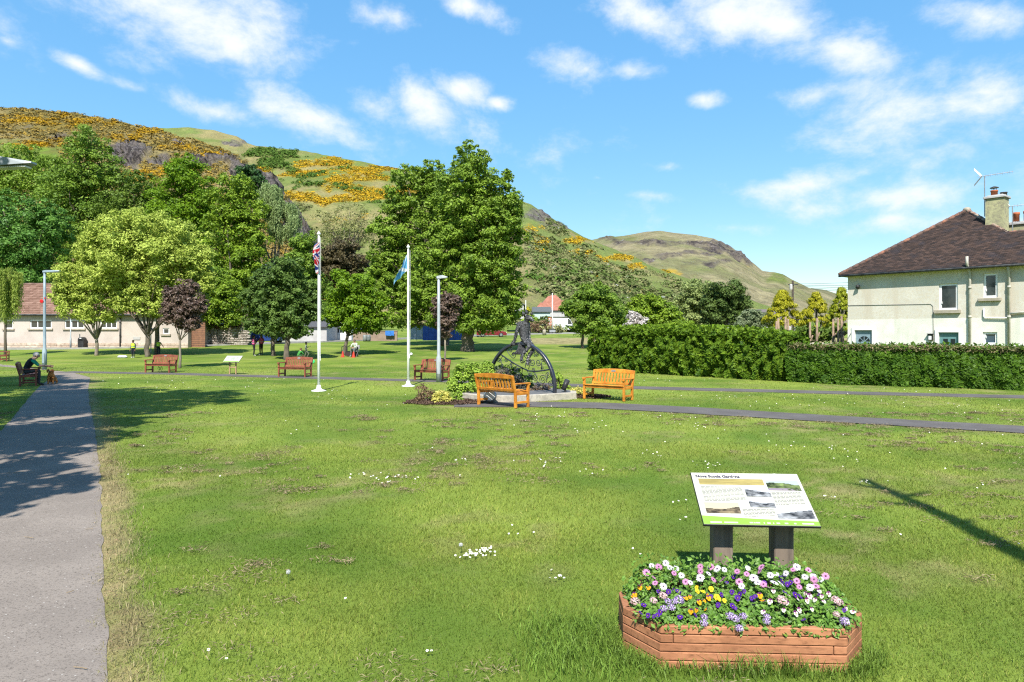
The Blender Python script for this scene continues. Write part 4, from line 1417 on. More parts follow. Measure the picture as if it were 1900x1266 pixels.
M_ROOF3 = tint_mat('terracotta_tile', (.27, .11, .075), (.36, .16, .115), .85)
M_PIPE = M('painted_iron_pipe', (.47, .45, .38), (.36, .34, .28), 5, .6)
M_GUTTER = M('dark_gutter', (.035, .035, .035), (.08, .08, .075), 5, .5)
M_TEAL = M('teal_door_paint', (.12, .24, .24), (.10, .20, .20), 6, .5)
M_BLUEGREY = M('blue_grey_door_paint', (.21, .29, .33), (.18, .25, .29), 6, .5)
M_POT = M('red_clay_pot', (.42, .13, .055), (.33, .10, .05), 8, .8)
M_LICHEN = M('lichened_chimney_render', (.40, .38, .21), (.30, .29, .17), 2.5, .95, bmp=.8, bscale=20, fine=(7, (.22, .20, .14)))
M_ALU = M('aluminium', (.42, .42, .43), (.34, .34, .35), 8, .4, metallic=.7)
M_BLACK = M('black_plastic', (.02, .02, .02), (.035, .035, .035), 8, .45)
M_CURTAIN = M('pale_curtain', (.34, .33, .28), (.22, .21, .18), 5, .9, stretch=(6, 6, .4))


def glass_mat(name, tintc=(.02, .028, .03)):
    m, nt, p, out = new_mat(name)
    p.inputs['Base Color'].default_value = (*tintc, 1)
    p.inputs['Roughness'].default_value = .06
    p.inputs['Specular IOR Level'].default_value = .8
    bump(nt, p, noise(nt, 1.5, 2), .06, .05)
    return m


M_GLASS = glass_mat('window_glass')
M_GLASSB = glass_mat('bluish_window_glass', (.05, .08, .11))


def wall_face(mb, x0, x1, z0, z1, holes, depth, y=0.0, reveal=True):
    """front of a wall in the plane y, looking towards -y, with openings and their reveals"""
    xs = sorted({x0, x1} | {v for h in holes for v in (h[0], h[1]) if x0 < v < x1})
    zs = sorted({z0, z1} | {v for h in holes for v in (h[2], h[3]) if z0 < v < z1})
    for a, b in zip(xs[:-1], xs[1:]):
        for c, d in zip(zs[:-1], zs[1:]):
            mx, mz = (a + b) / 2, (c + d) / 2
            if any(h[0] < mx < h[1] and h[2] < mz < h[3] for h in holes):
                continue
            mb.add([(a, y, c), (b, y, c), (b, y, d), (a, y, d)], [(0, 1, 2, 3)])
    for h in holes:
        a, b, c, d = max(h[0], x0), min(h[1], x1), max(h[2], z0), min(h[3], z1)
        if a >= b or c >= d or not reveal:
            continue
        e = y + depth
        q = [(a, y, c), (b, y, c), (b, y, d), (a, y, d), (a, e, c), (b, e, c), (b, e, d), (a, e, d)]
        mb.add(q, [(0, 4, 7, 3), (1, 2, 6, 5)] + ([(0, 1, 5, 4)] if c == h[2] else []) + ([(3, 7, 6, 2)] if d == h[3] else []))


def window(parent, a, b, c, d, y, panes=1, fr=.07, mat=None, glass=None, cross=None, name='window'):
    """frame with recessed panes in the opening a..b, c..d of a wall in plane y"""
    f = MB()
    yy = y + .05
    f.box(((a + b) / 2, yy, c + fr / 2), (b - a - .004, .07, fr))
    f.box(((a + b) / 2, yy, d - fr / 2), (b - a - .004, .07, fr))
    w = (b - a - fr * (panes + 1)) / panes
    for k in range(panes + 1):
        f.box((a + fr / 2 + k * (w + fr), yy, (c + d) / 2), (fr - .004, .066, d - c - 2 * fr))
    if cross:
        f.box(((a + b) / 2, yy, c + (d - c) * cross), (b - a - 2 * fr, .055, fr * .7))
    o = f.build(name, mat or M_WHITE, parent)
    for k in range(panes):
        p = MB()
        x0 = a + fr + k * (w + fr)
        p.box((x0 + w / 2, yy + .012, (c + d) / 2), (w, .012, d - c - 2 * fr))
        p.build('pane', glass or M_GLASS, o)
    return o


def inside(p, poly):
    r = False
    n = len(poly)
    for i in range(n):
        (x1, y1), (x2, y2) = poly[i], poly[(i + 1) % n]
        if (y1 > p[1]) != (y2 > p[1]) and p[0] < (x2 - x1) * (p[1] - y1) / (y2 - y1) + x1:
            r = not r
    return r


def tiles_on(parent, name, o, ex, es, poly, tw, th, mat, rg, lip=.03, sag=.0):
    """courses of overlapping tiles on a roof plane: o + ex*u + es*v inside poly (u, v)"""
    o, ex, es = np.array(o, float), np.array(ex, float), np.array(es, float)
    nn = np.cross(ex, es)
    nn /= np.linalg.norm(nn)
    us, vs = [p[0] for p in poly], [p[1] for p in poly]
    V, F, T = [], [], []
    r = 0
    v = min(vs)
    while v < max(vs):
        u = min(us) - (r % 2) * tw / 2
        while u < max(us):
            if inside((u + tw / 2, v + th / 2), poly):
                j = rg.normal() * .006
                l = lip * rg.uniform(.8, 1.25)
                a = o + ex * (u + .004) + es * (v + j)
                b = o + ex * (u + tw - .004) + es * (v + j)
                c = o + ex * (u + tw - .004) + es * (v + th * 1.1)
                d = o + ex * (u + .004) + es * (v + th * 1.1)
                k = len(V)
                V += [a + nn * .004, b + nn * .004, a + nn * l, b + nn * l, c + nn * .006, d + nn * .006]
                F += [(k, k + 1, k + 3, k + 2), (k + 2, k + 3, k + 4, k + 5)]
                T += [rg.beta(1.6, 2.2)] * 6
            u += tw
        v += th
        r += 1
    F = np.array(F)
    me = raw_mesh(name, np.array(V), F.ravel(), np.arange(len(F)) * 4, 4, {'tint': np.array(T)})
    ob = link(name, me, mat, parent)
    ob['kind'] = 'stuff'
    return ob


RH = np.random.default_rng(70)
# ---- the cream house behind the dark hedge
HO = np.array([18.2, 37.0])
HE = np.array([.640, -.768])
HN = np.array([.768, .640])
house = thing('house', 'cream harled two-storey house with dark hipped roof behind the low hedge', 'house', (HO[0], HO[1], 0), math.atan2(HE[1], HE[0]))


def hz5(x, y):
    """a point of the house front seen at x, y (3.722 times enlarged from 1540, 320) in the house's own metres"""
    px, py = 1540 + x / 3.722, 320 + y / 3.722
    k = (px - CX) / FPX
    a = (k * HO[1] - HO[0]) / (HE[0] - k * HE[1])
    Y = HO[1] + HE[1] * a
    return a, EYE - (py - HY) * Y / FPX


def hrect(x0, y0, x1, y1):
    ym = (y0 + y1) / 2
    xm = (x0 + x1) / 2
    return hz5(x0, ym)[0], hz5(x1, ym)[0], hz5(xm, y1)[1], hz5(xm, y0)[1]


ZB = hz5(120, 1018)[1]
ZE = 5.2
HL = 16.0
w1 = hrect(752, 768, 882, 950)
w2 = hrect(1058, 697, 1158, 865)
w3 = hrect(1055, 1103, 1155, 1190)
d1 = hrect(173, 1090, 292, 1192)
d1 = (d1[0], d1[1], .12, d1[3])
d2 = hrect(752, 1105, 890, 1192)
d2 = (d2[0], d2[1], .12, d2[3])
mb = MB()
wall_face(mb, 0, HL, ZB, ZE, [w1, w2], .14)
mb.add([(0, 0, ZB), (0, 0, ZE), (0, 8, ZE), (0, 8, ZB)], [(0, 1, 2, 3)])
mb.add([(0, 8, ZB), (0, 8, ZE), (HL, 8, ZE), (HL, 8, ZB)], [(0, 1, 2, 3)])
mb.build('upper_wall', M_HARL, house)
mb = MB()
wall_face(mb, -.004, HL, 0, ZB, [w3, d1, d2], .14, y=-.004)
mb.add([(-.004, -.004, 0), (-.004, -.004, ZB), (-.004, 8, ZB), (-.004, 8, 0)], [(0, 1, 2, 3)])
mb.add([(-.004, -.004, ZB), (HL, -.004, ZB), (HL, .02, ZB), (-.004, .02, ZB)], [(0, 1, 2, 3)])
mb.build('lower_wall', M_LIME, house)
for w, g in ((w1, M_GLASS), (w2, M_GLASS), (w3, M_GLASSB)):
    o = window(house, *w, .05, 1, .1, glass=g)
    c = MB()
    c.box(((w[0] + w[1]) / 2, .30, (w[2] + w[3]) / 2), (w[1] - w[0] + .4, .02, w[3] - w[2] + .3))
    c.build('blind', M_CURTAIN, o)
    f = MB()
    f.bar((w[0] + .12, .05, w[2] + .3), (w[0] + .12, .05, w[2] + .42), .03, .04, (0, 1, 0))
    f.build('handle', M_WHITE, o)
for s in (hrect(722, 950, 904, 975), hrect(1025, 868, 1184, 890)):
    mb = MB()
    mb.box(((s[0] + s[1]) / 2, -.06, (s[2] + s[3]) / 2), (s[1] - s[0], .16, s[3] - s[2]))
    mb.build('window_sill', M_STONE, house, bevel=.015)
for d, m, nm in ((d1, M_BLUEGREY, 'fan'), (d2, M_TEAL, 'two')):
    a, b, c, e = d
    mb = MB()
    t = .16
    mb.box((a - t / 2 - .002, -.025, (c + e) / 2), (t, .06, e - c))
    mb.box((b + t / 2 + .002, -.025, (c + e) / 2), (t, .06, e - c))
    mb.box(((a + b) / 2, -.025, e + t / 2 + .002), (b - a + 2 * t + .004, .062, t))
    mb.build('door_surround', M_WHITEP, house)
    mb = MB()
    mb.box(((a + b) / 2, .10, (c + e) / 2), (b - a, .05, e - c))
    dr = mb.build('door', m, house)
    dr['label'] = 'blue-grey door with a fan-shaped light' if nm == 'fan' else 'teal door with two tall glazed panels'
    if nm == 'fan':
        cx, cz, r = (a + b) / 2, e - .62, .30
        for k in range(4):
            p = MB()
            t0, t1 = math.pi * (k + .08) / 4, math.pi * (k + .92) / 4
            pts = [(cx + .06 * math.cos((t0 + t1) / 2), .068, cz + .06 * math.sin((t0 + t1) / 2))] + [(cx + r * math.cos(t0 + (t1 - t0) * q / 4), .068, cz + r * math.sin(t0 + (t1 - t0) * q / 4)) for q in range(5)]
            p.slab(pts, (0, .006, 0))
            p.build('pane', M_GLASS, dr)
        p = MB()
        for x in (-.2, .2):
            for z in (1.15, .5):
                p.box((cx + x, .07, z), (.28, .012, .5))
        p.build('door_panel', m, dr)
    else:
        for x in (-.16, .16):
            p = MB()
            p.box(((a + b) / 2 + x, .07, e - .72), (.2, .012, .8))
            p.build('pane', M_GLASS, dr)
    p = MB()
    p.tube([(b - .1, .05, 1.15), (b - .1, .03, 1.15), (b - .2, .03, 1.15)], .012, 6)
    p.build('handle', M_ALU, dr)


def house_pt(a, n, z):
    return Vector((a, n, z))


# roof planes
EA = .32
e0, e1 = house_pt(-EA, -EA, ZE - .05), house_pt(HL, -EA, ZE - .05)
AP = house_pt(4.15, 4.9, 8.62)
VL = house_pt(6.6, 2.45, 6.87)
RE = house_pt(HL, 2.45, 6.87)
es = (AP - e0) - Vector((1, 0, 0)) * (AP - e0).x
sl = es.length
es = es / sl
vv = lambda P: ((P - e0).x, (P - e0).dot(es))
poly = [vv(e0), vv(e1), vv(RE), vv(VL), vv(AP)]
mb = MB()
mb.slab([e0, e1, RE, VL, AP], (0, 0, -.06))
mb.slab([e0, AP, house_pt(-EA, 10.1, ZE - .05)], (0, 0, -.06))
mb.slab([AP, house_pt(9, 10.1, ZE - .05), house_pt(-EA, 10.1, ZE - .05)], (0, 0, -.06))
mb.slab([AP, VL, house_pt(9, 10.1, ZE - .05)], (0, 0, -.06))
mb.slab([VL, RE, house_pt(HL, 5.6, ZE - .05), house_pt(8.2, 5.6, ZE - .05)], (0, 0, -.06))
roof = mb.build('roof', M('roof_underlay', (.05, .04, .04), None, 5, .9), house)
tiles_on(roof, 'roof_tiles', e0, (1, 0, 0), es, poly, .20, .115, M_ROOF1, RH, .03)
# hip and ridge tiles
def ridge_tiles(a, b, mat, nm, r=.1, step=.38):
    a, b = Vector(a), Vector(b)
    n = max(2, int((b - a).length / step))
    first = None
    for k in range(n):
        p, q = a.lerp(b, k / n), a.lerp(b, (k + .96) / n)
        m = MB()
        m.tube([p + Vector((0, 0, .01)), q + Vector((0, 0, .025))], [r, r * 1.08], 7)
        m.build('ridge_tile', mat, nm, True)


M_HIP = M('hip_tile', (.11, .07, .055), (.06, .045, .045), 1.5, .85, fine=(3, (.3, .13, .08)))
ridge_tiles(e0, AP, M_HIP, roof)
ridge_tiles(AP, VL, M('mortared_hip', (.33, .26, .20), (.20, .11, .08), 3, .9), roof)
ridge_tiles(VL, RE, M_HIP, roof)
mb = MB()
mb.ball(AP + Vector((0, 0, .05)), (.2, .2, .14), 10, 6)
mb.build('finial', M_STONE, roof, True)
mb = MB()
mb.tube([e0 + Vector((0, -.05, -.07)), e1 + Vector((0, -.05, -.07))], .06, 8)
mb.build('gutter', M_GUTTER, house, True)
mb = MB()
mb.box((HL / 2 - EA / 2, -.16, ZE - .13), (HL + EA, .3, .04))
mb.box((-.16, 4, ZE - .13), (.3, 8.6, .04))
mb.build('soffit', M_WHITEP, house)


def pipe(parent, pts, r, mat, name='downpipe', collars=True):
    m = MB()
    m.tube(pts, r, 9)
    if collars:
        L_ = [Vector(p) for p in pts]
        for a, b in zip(L_[:-1], L_[1:]):
            n = int((b - a).length / 1.4)
            for k in range(1, n + 1):
                c = a.lerp(b, k / (n + .5))
                d = (b - a).normalized() * .05
                m.tube([c - d, c + d], r * 1.3, 9)
    return m.build(name, mat, parent, True)


pa = hz5(970, 900)[0]
pipe(house, [(pa, -.09, 0), (pa, -.09, ZE - .35), (pa - .02, -.16, ZE - .1), (pa - .02, -.42, ZE + .02), (pa - .02, -.42, hz5(970, 585)[1])], .062, M_PIPE)
pb = hz5(1240, 900)[0]
pipe(house, [(pb, -.09, 0), (pb, -.09, ZE - .4), (pb, -.3, ZE - .15)], .058, M_PIPE)
zb = hz5(1260, 968)[1]
pipe(house, [(pb + .02, -.09, zb - .05), (pb + .5, -.09, zb), (pb + 2.5, -.09, zb + .12)], .05, M_PIPE, 'waste_pipe')
za, zc = hz5(1065, 940)[1], hz5(1065, 1005)[1]
xa = hz5(1065, 960)[0]
pipe(house, [(xa, -.05, za), (xa, -.06, zc + .05), (xa + .06, -.07, zc), (pb, -.08, zc - .02)], .035, M_WHITEP, 'waste_pipe', False)
zw = hz5(300, 915)[1]
xw = hz5(712, 950)[0]
pipe(house, [(0, -.012, zw), (xw - .1, -.012, zw - .05), (xw, -.012, zw - .15), (xw + .02, -.012, 1.2)], .014, M('grey_cable', (.25, .24, .22)), 'cable', False)
xs_, zs_ = hz5(198, 785)
mb = MB()
mb.tube([(xs_, 0, zs_), (xs_, -.12, zs_ - .02), (xs_ + .03, -.2, zs_ - .1)], [.06, .09, .10], 10)
mb.build('security_lamp', M_BLACK, house, True)
xs_, zs_ = hz5(697, 1140)
mb = MB()
mb.box((xs_, -.06, zs_), (.2, .12, .3))
mb.box((xs_, -.08, zs_ + .17), (.26, .2, .04))
wl = mb.build('wall_lamp', M_BLACK, house)
mb = MB()
mb.box((xs_, -.123, zs_ - .01), (.13, .012, .2))
mb.build('lamp_glass', M_WHITE, wl)
xs_, zs_ = hz5(150, 1110)
mb = MB()
mb.tube([(xs_ - .02, -.02, zs_), (xs_ - .12, -.3, zs_ - .35)], .012, 6)
mb.build('bracket', M_BLACK, house)
# chimneys
def chimney(a, n, z0, z1, wx, wy, pots):
    m = MB()
    m.box((a, n, (z0 + z1) / 2), (wx, wy, z1 - z0))
    c = m.build('chimney', M_LICHEN, house)
    m = MB()
    m.box((a, n, z1 + .06), (wx + .16, wy + .16, .12))
    m.box((a, n, z1 + .15), (wx - .1, wy - .1, .06))
    m.build('coping', M_GREYR, c, bevel=.02)
    for dx, dy, h, kind in pots:
        p = MB()
        p.lathe([(.15, 0), (.15, h * .75), (.17, h * .78), (.17, h), (.12, h), (.12, h * .7), (.001, h * .7)], (a + dx, n + dy, z1 + .18), 14)
        po = p.build('chimney_pot', M_POT if kind else M_GUTTER, c, True)
        if kind == 2:
            q = MB()
            for t in range(4):
                q.tube([(a + dx + .1 * math.cos(t * 1.57), n + dy + .1 * math.sin(t * 1.57), z1 + .18 + h), (a + dx + .1 * math.cos(t * 1.57), n + dy + .1 * math.sin(t * 1.57), z1 + .3 + h)], .012, 5)
            q.lathe([(.2, 0), (.19, .03), (.05, .09), (.001, .1)], (a + dx, n + dy, z1 + .3 + h), 12)
            q.build('cowl', M_GUTTER, po)
    return c


ch = chimney(5.87, 3.6, 5.6, 8.82, .80, .80, [(-.12, 0, .28, 2), (.26, .1, .14, 0)])
chimney(6.75, 5.0, 5.6, 7.55, 1.5, .7, [(-.42, 0, .5, 1), (.05, 0, .52, 1), (.5, 0, .46, 1)])


def aerial(base, h, ln, dirv, n):
    base = Vector(base)
    d = Vector(dirv).normalized()
    p = Vector((-d.y, d.x, 0))
    top = base + Vector((0, 0, h))
    m = MB()
    m.tube([base, top], .025, 7)
    m.tube([top + d * -.3, top + d * ln], .016, 6)
    for k in range(n):
        c = top + d * (ln * (k + .5) / n)
        m.tube([c - Vector((0, 0, .09)) - p * .05, c + Vector((0, 0, .09)) + p * .05], .008, 5)
    for s in (-1, 1):
        for k in range(5):
            o_ = p * (-.24 + .12 * k)
            m.tube([top + d * -.12 + o_, top + d * -.45 + Vector((0, 0, .42 * s)) + o_], .007, 4)
    return m


aerial((5.33, 3.6, 8.0), 2.1, 1.2, (1, .3, .06), 12).build('tv_aerial', M_ALU, ch)
aerial((6.4, 4.1, 6.8), 1.65, 2.2, (1, .3, .05), 16).build('tv_aerial', M_ALU, ch)

# ---- long single-storey building at the left, pinkish harling under pantiles
B0 = gp(110, 645.5)
BY = B0.y
BZ = B0.z
bx = lambda px: (px - CX) * BY / FPX
bz = lambda py: EYE - (py - HY) * BY / FPX
XL, XR = bx(-160), bx(349)
hall = thing('community_hall', 'long pinkish single-storey hall with brown tiled roof behind the lime-green maples', 'building', (XL, BY, BZ - .05))
W = XR - XL
EZ = bz(583) - BZ
ws = []
for a, b in ((55.5, 95.5), (120, 156), (186, 217)):
    ws.append((bx(a) - XL, bx(b) - XL, bz(608.5) - BZ, bz(592.5) - BZ))
ws.append((bx(302) - XL, bx(314) - XL, bz(619) - BZ, bz(608) - BZ))
ws.append((bx(8) - XL, bx(24) - XL, bz(609) - BZ, bz(593) - BZ))
mb = MB()
wall_face(mb, 0, W, 0, EZ + .05, ws, .15)
mb.add([(W, 0, 0), (W, 8, 0), (W, 8, EZ), (W, 4, EZ + 2.9), (W, 0, EZ)], [(0, 1, 2, 3, 4)])
mb.add([(0, 0, 0), (0, 0, EZ), (0, 4, EZ + 2.9), (0, 8, EZ), (0, 8, 0)], [(0, 1, 2, 3, 4)])
mb.add([(0, 8, 0), (0, 8, EZ), (W, 8, EZ), (W, 8, 0)], [(0, 1, 2, 3)])
mb.build('wall', M_PINKHARL, hall)
for k, w in enumerate(ws):
    window(hall, *w, .04, 3 if k < 3 else 1, .09)
    m = MB()
    m.box(((w[0] + w[1]) / 2, -.05, w[2] - .08), (w[1] - w[0] + .3, .14, .14))
    m.build('window_sill', M_STONE, hall)
x = 0
V, F, T = [], [], []
while x < W:
    wd = RH.uniform(.35, 1.0)
    for row in range(2):
        a, b = x + (row * .2), min(x + wd + row * .2, W)
        z0, z1 = row * .24, row * .24 + .228
        k = len(V)
        y0 = -.05 - RH.uniform(0, .02)
        V += [(a + .01, y0, z0), (b - .01, y0, z0), (b - .01, y0, z1), (a + .01, y0, z1), (a, .0, z0), (b, .0, z0), (b, .0, z1), (a, .0, z1)]
        F += [(k, k + 1, k + 2, k + 3), (k + 3, k + 2, k + 6, k + 7), (k, k + 3, k + 7, k + 4), (k + 1, k + 5, k + 6, k + 2)]
        T += [RH.uniform(0, 1)] * 8
    x += wd
F = np.array(F)
o = link('base_course', raw_mesh('base_course', np.array(V), F.ravel(), np.arange(len(F)) * 4, 4, {'tint': np.array(T)}), M_SANDST, hall)
o['kind'] = 'stuff'
mb = MB()
mb.slab([(-.3, -.35, EZ - .02), (W + .25, -.35, EZ - .02), (W + .25, 4, EZ + 2.98), (-.3, 4, EZ + 2.98)], (0, 0, -.1))
mb.slab([(-.3, 8.35, EZ - .02), (W + .25, 8.35, EZ - .02), (W + .25, 4, EZ + 2.98), (-.3, 4, EZ + 2.98)], (0, 0, -.1))
roof2 = mb.build('roof', M_GUTTER, hall)
s_ = Vector((0, 4.35, 3.0)).normalized()
tiles_on(roof2, 'roof_tiles', (-.3, -.35, EZ), (1, 0, 0), s_, [(0, 0), (W + .55, 0), (W + .55, 5.28), (0, 5.28)], .34, .30, M_ROOF2, RH, .07)
ridge_tiles((-.3, 4, EZ + 3.0), (W + .25, 4, EZ + 3.0), M('ridge_clay', (.17, .1, .075), None, 3), roof2, .13, 1.2)
mb = MB()
mb.tube([(-.3, -.42, EZ - .02), (W + .25, -.42, EZ - .02)], .07, 8)
mb.build('gutter', M_GUTTER, hall)
xd = bx(224) - XL
pipe(hall, [(xd, -.1, 0), (xd, -.1, EZ - .1)], .06, M_GUTTER)
mb = MB()
xg = bx(254) - XL
mb.box((xg, -.03, bz(627) - BZ), (.62, .05, .24))
mb.build('vent', M_GREYR, hall)

# ---- other buildings seen between the trees
def gable_house(name, label, px0, px1, Y, base_py, eave_py, ridge_py, depth, wallm, roofm, wins=(), gable_front=False, cat='house', hip=False, tw=.3, th=.25):
    a, b = at(px0, base_py, Y), at(px1, base_py, Y)
    z0 = a.z
    ez = EYE - (eave_py - HY) * Y / FPX - z0
    rz = EYE - (ridge_py - HY) * Y / FPX - z0
    w = b.x - a.x
    h = thing(name, label, cat, (a.x, Y, z0))
    ws = [((bx0 - px0) * Y / FPX, (bx1 - px0) * Y / FPX, EYE - (by1 - HY) * Y / FPX - z0, EYE - (by0 - HY) * Y / FPX - z0) for bx0, by0, bx1, by1, _ in wins]
    m = MB()
    wall_face(m, 0, w, 0, ez, ws, .12)
    m.add([(0, 0, 0), (0, 0, ez), (0, depth, ez), (0, depth, 0)], [(0, 1, 2, 3)])
    m.add([(w, 0, 0), (w, depth, 0), (w, depth, ez), (w, 0, ez)], [(0, 1, 2, 3)])
    m.add([(0, depth, 0), (0, depth, ez), (w, depth, ez), (w, depth, 0)], [(0, 1, 2, 3)])
    if gable_front:
        m.add([(0, 0, ez), (w, 0, ez), (w / 2, 0, rz)], [(0, 1, 2)])
        m.add([(0, depth, ez), (w / 2, depth, rz), (w, depth, ez)], [(0, 1, 2)])
    elif not hip:
        m.add([(0, 0, ez), (0, depth / 2, rz), (0, depth, ez)], [(0, 1, 2)])
        m.add([(w, 0, ez), (w, depth, ez), (w, depth / 2, rz)], [(0, 1, 2)])
    m.build('wall', wallm, h)
    for q, wn in zip(ws, wins):
        window(h, *q, .03, wn[4], .08)
    r = MB()
    if gable_front:
        r.slab([(-.25, -.25, ez - .08), (w / 2, -.25, rz + .06), (w / 2, depth + .2, rz + .06), (-.25, depth + .2, ez - .08)], (0, 0, .12))
        r.slab([(w + .25, -.25, ez - .08), (w / 2, -.25, rz + .06), (w / 2, depth + .2, rz + .06), (w + .25, depth + .2, ez - .08)], (0, 0, .12))
        r.build('roof', roofm, h)
    else:
        i = depth / 2 if hip else -.2
        i = min(i, w * .45)
        A, B, C, D = (-.3, -.3, ez - .05), (w + .3, -.3, ez - .05), (w - i, depth / 2, rz), (i, depth / 2, rz)
        E, G = (-.3, depth + .3, ez - .05), (w + .3, depth + .3, ez - .05)
        r.slab([A, B, C, D], (0, 0, -.1))
        r.slab([E, D, C, G], (0, 0, -.1))
        if hip:
            r.slab([A, D, E], (0, 0, -.1))
            r.slab([B, G, C], (0, 0, -.1))
        ro = r.build('roof', M_GUTTER if isinstance(tw, float) and roofm in (M_ROOF3, M_ROOF2) else roofm, h)
        if roofm in (M_ROOF3, M_ROOF2):
            ss = Vector((0, depth / 2 + .3, rz - ez + .05))
            tiles_on(ro, 'roof_tiles', A, (1, 0, 0), ss.normalized(), [(0, 0), (w + .6, 0), (w + .3 - i, ss.length), (i + .3, ss.length)], tw, th, roofm, RH, .05)
    return h


gable_house('house', 'house with a terracotta hipped roof on the slope behind the van', 990, 1066, 150, 588, 576, 545, 9, M_GREYR, M_ROOF3, hip=True, tw=.45, th=.42)
gable_house('garden_shed', 'small pale green shed below the terracotta roof', 990, 1021, 128, 592, 578, 569, 3.4, M('pale_green_boards', (.42, .50, .46), (.36, .44, .41), 4, .7), M('felt_roof', (.10, .11, .11)), cat='shed', gable_front=False)
gable_house('house', 'plain grey gable end just left of the metal figure', 940, 972, 120, 592, 566, 558, 8, M_GREYR, M('slate_roof', (.1, .1, .11)), gable_front=True)
gable_house('house', 'white house glimpsed through the bright green tree between the flagpoles', 585, 652, 84, 640, 578, 556, 7, M_WHITEP, M('slate_roof', (.1, .1, .11)), wins=[(612, 607, 639, 619, 3), (615, 583, 634, 597, 2)])
gable_house('house', 'long low grey rendered house behind the round dark maples', 505, 606, 79, 640, 605, 596, 5, M_GREYR, M('slate_roof', (.1, .1, .11)), wins=[(552, 612, 568, 624, 2), (520, 612, 534, 624, 2)])
gable_house('house', 'small white gabled house showing above the tall hedge', 1272, 1312, 92, 625, 604, 594, 7, M_WHITEP, M('slate_roof', (.1, .1, .11)), gable_front=True)
gable_house('house', 'grey bungalow roof beyond the golden conifers', 1378, 1480, 80, 625, 592, 572, 8, M_GREYR, M('brown_roof', (.16, .13, .12)))
gable_house('house', 'long low roof behind the dark evergreen above the hedge', 1330, 1425, 70, 625, 612, 606, 5, M_GREYR, M('pale_roof', (.32, .31, .30)))
gable_house('stone_house', 'grey stone house corner hidden in the wood above the dark maples', 466, 497, 100, 600, 492, 486, 6, M_GREYR, M('slate_roof', (.1, .1, .11)))

# ---- rubble stone wall with dead creeper, at the edge of the wood
S0 = gp(415, 641)
sx0, sx1 = (376 - CX) * S0.y / FPX, (458 - CX) * S0.y / FPX
sw = thing('stone_wall', 'rough rubble stone wall with dry creeper along its top, right of the pink hall', 'wall', (sx0, S0.y, S0.z))
V, F, T = [], [], []
z = 0
while z < 1.62:
    h = RH.uniform(.13, .2)
    x = -RH.uniform(0, .2)
    while x < sx1 - sx0:
        wd = RH.uniform(.18, .45)
        k = len(V)
        y0 = RH.uniform(-.07, .0)
        j = RH.uniform(-.02, .02, 8)
        V += [(x + .02 + j[0], y0, z + .01), (x + wd - .02 + j[1], y0, z + .01 + j[2]), (x + wd - .03 + j[3], y0 + .01, z + h - .01), (x + .03 + j[4], y0, z + h - .015 + j[5])]
        V += [(x, .1, z), (x + wd, .1, z), (x + wd, .1, z + h), (x, .1, z + h)]
        F += [(k, k + 1, k + 2, k + 3), (k + 3, k + 2, k + 6, k + 7), (k, k + 3, k + 7, k + 4), (k + 1, k + 5, k + 6, k + 2), (k, k + 4, k + 5, k + 1)]
        T += [RH.uniform(0, 1)] * 8
        x += wd
    z += h
F = np.array(F)
M_RUBBLE = tint_mat('rubble_stone', (.20, .175, .15), (.42, .38, .33), .95, grain=(5, (.25, .2, .14)), bmp=.5)
o = link('stone', raw_mesh('stone', np.array(V), F.ravel(), np.arange(len(F)) * 4, 4, {'tint': np.array(T)}), M_RUBBLE, sw)
o['kind'] = 'stuff'
mb = MB()
mb.box(((sx1 - sx0) / 2, .3, .8), (sx1 - sx0, .42, 1.6))
mb.build('core', M('wall_mortar', (.17, .15, .13)), sw)
mb = MB()
shrub('dry_creeper', 'dry brown creeper heaped along the top of the stone wall', 'barberry', [((sx0 + k, S0.y + .3, S0.z + 1.75 + .2 * math.sin(k * 2)), (.55, .5, .3)) for k in np.arange(.4, 4.0, .6)], 2600, .16, 88, base=(sx0 + 2, S0.y + .3, S0.z + 1.6))
bs = thing('timber_screen', 'reddish brown slatted timber screen at the end of the pink hall', 'fence', (bx(350), BY + .6, BZ))
for k in range(12):
    mb = MB()
    mb.box((.6, 0, .1 + k * .19), (1.25, .03, .165))
    mb.build('slat', M('stained_boards', (.24, .12, .07), (.18, .09, .055), 4), bs) if k == 0 else link('slat', bs.children[0].data, None, bs, (0, 0, k * .19))
bs.children[0].location = (0, 0, 0)

# ---- blue and white hoarding behind the tall trees, low brown wall beside it
M_BLUEP = M('blue_hoarding', (.06, .14, .46), (.05, .11, .38), 2, .5)
M_PALEP = M('pale_hoarding', (.42, .45, .50), (.36, .39, .43), 2, .5)
hb = thing('hoarding', 'blue and pale grey panel hoarding behind the trunks of the tall trees', 'fence', tuple(at(762, 632, 76)))
pan = {}
for k in range(9):
    m = M_PALEP if k < 2 else M_BLUEP
    mb = MB()
    mb.box((k * .68 + .33, 0, .95), (.65, .05, 1.7 + (.2 if k >= 2 else 0)))
    mb.build('panel', m, hb)
mb = MB()
for k in range(10):
    mb.box((k * .68, .06, .9), (.06, .06, 1.8))
mb.build('posts', M_GREYR, hb)
bw = thing('garden_wall', 'low brown rendered garden wall between the flagpoles', 'wall', tuple(at(655, 637, 80)))
mb = MB()
mb.box((2.6, 0, .65), (5.2, .25, 1.5))
mb.box((2.6, 0, 1.42), (5.3, .34, .1))
mb.build('wall', M('brown_render', (.27, .20, .15), (.21, .155, .115), 2, .9, bmp=.5), bw)
ts = thing('tarpaulin', 'bright blue tarpaulin on the brown garden wall', 'tarpaulin', tuple(at(723, 617, 79.6)))
mb = MB()
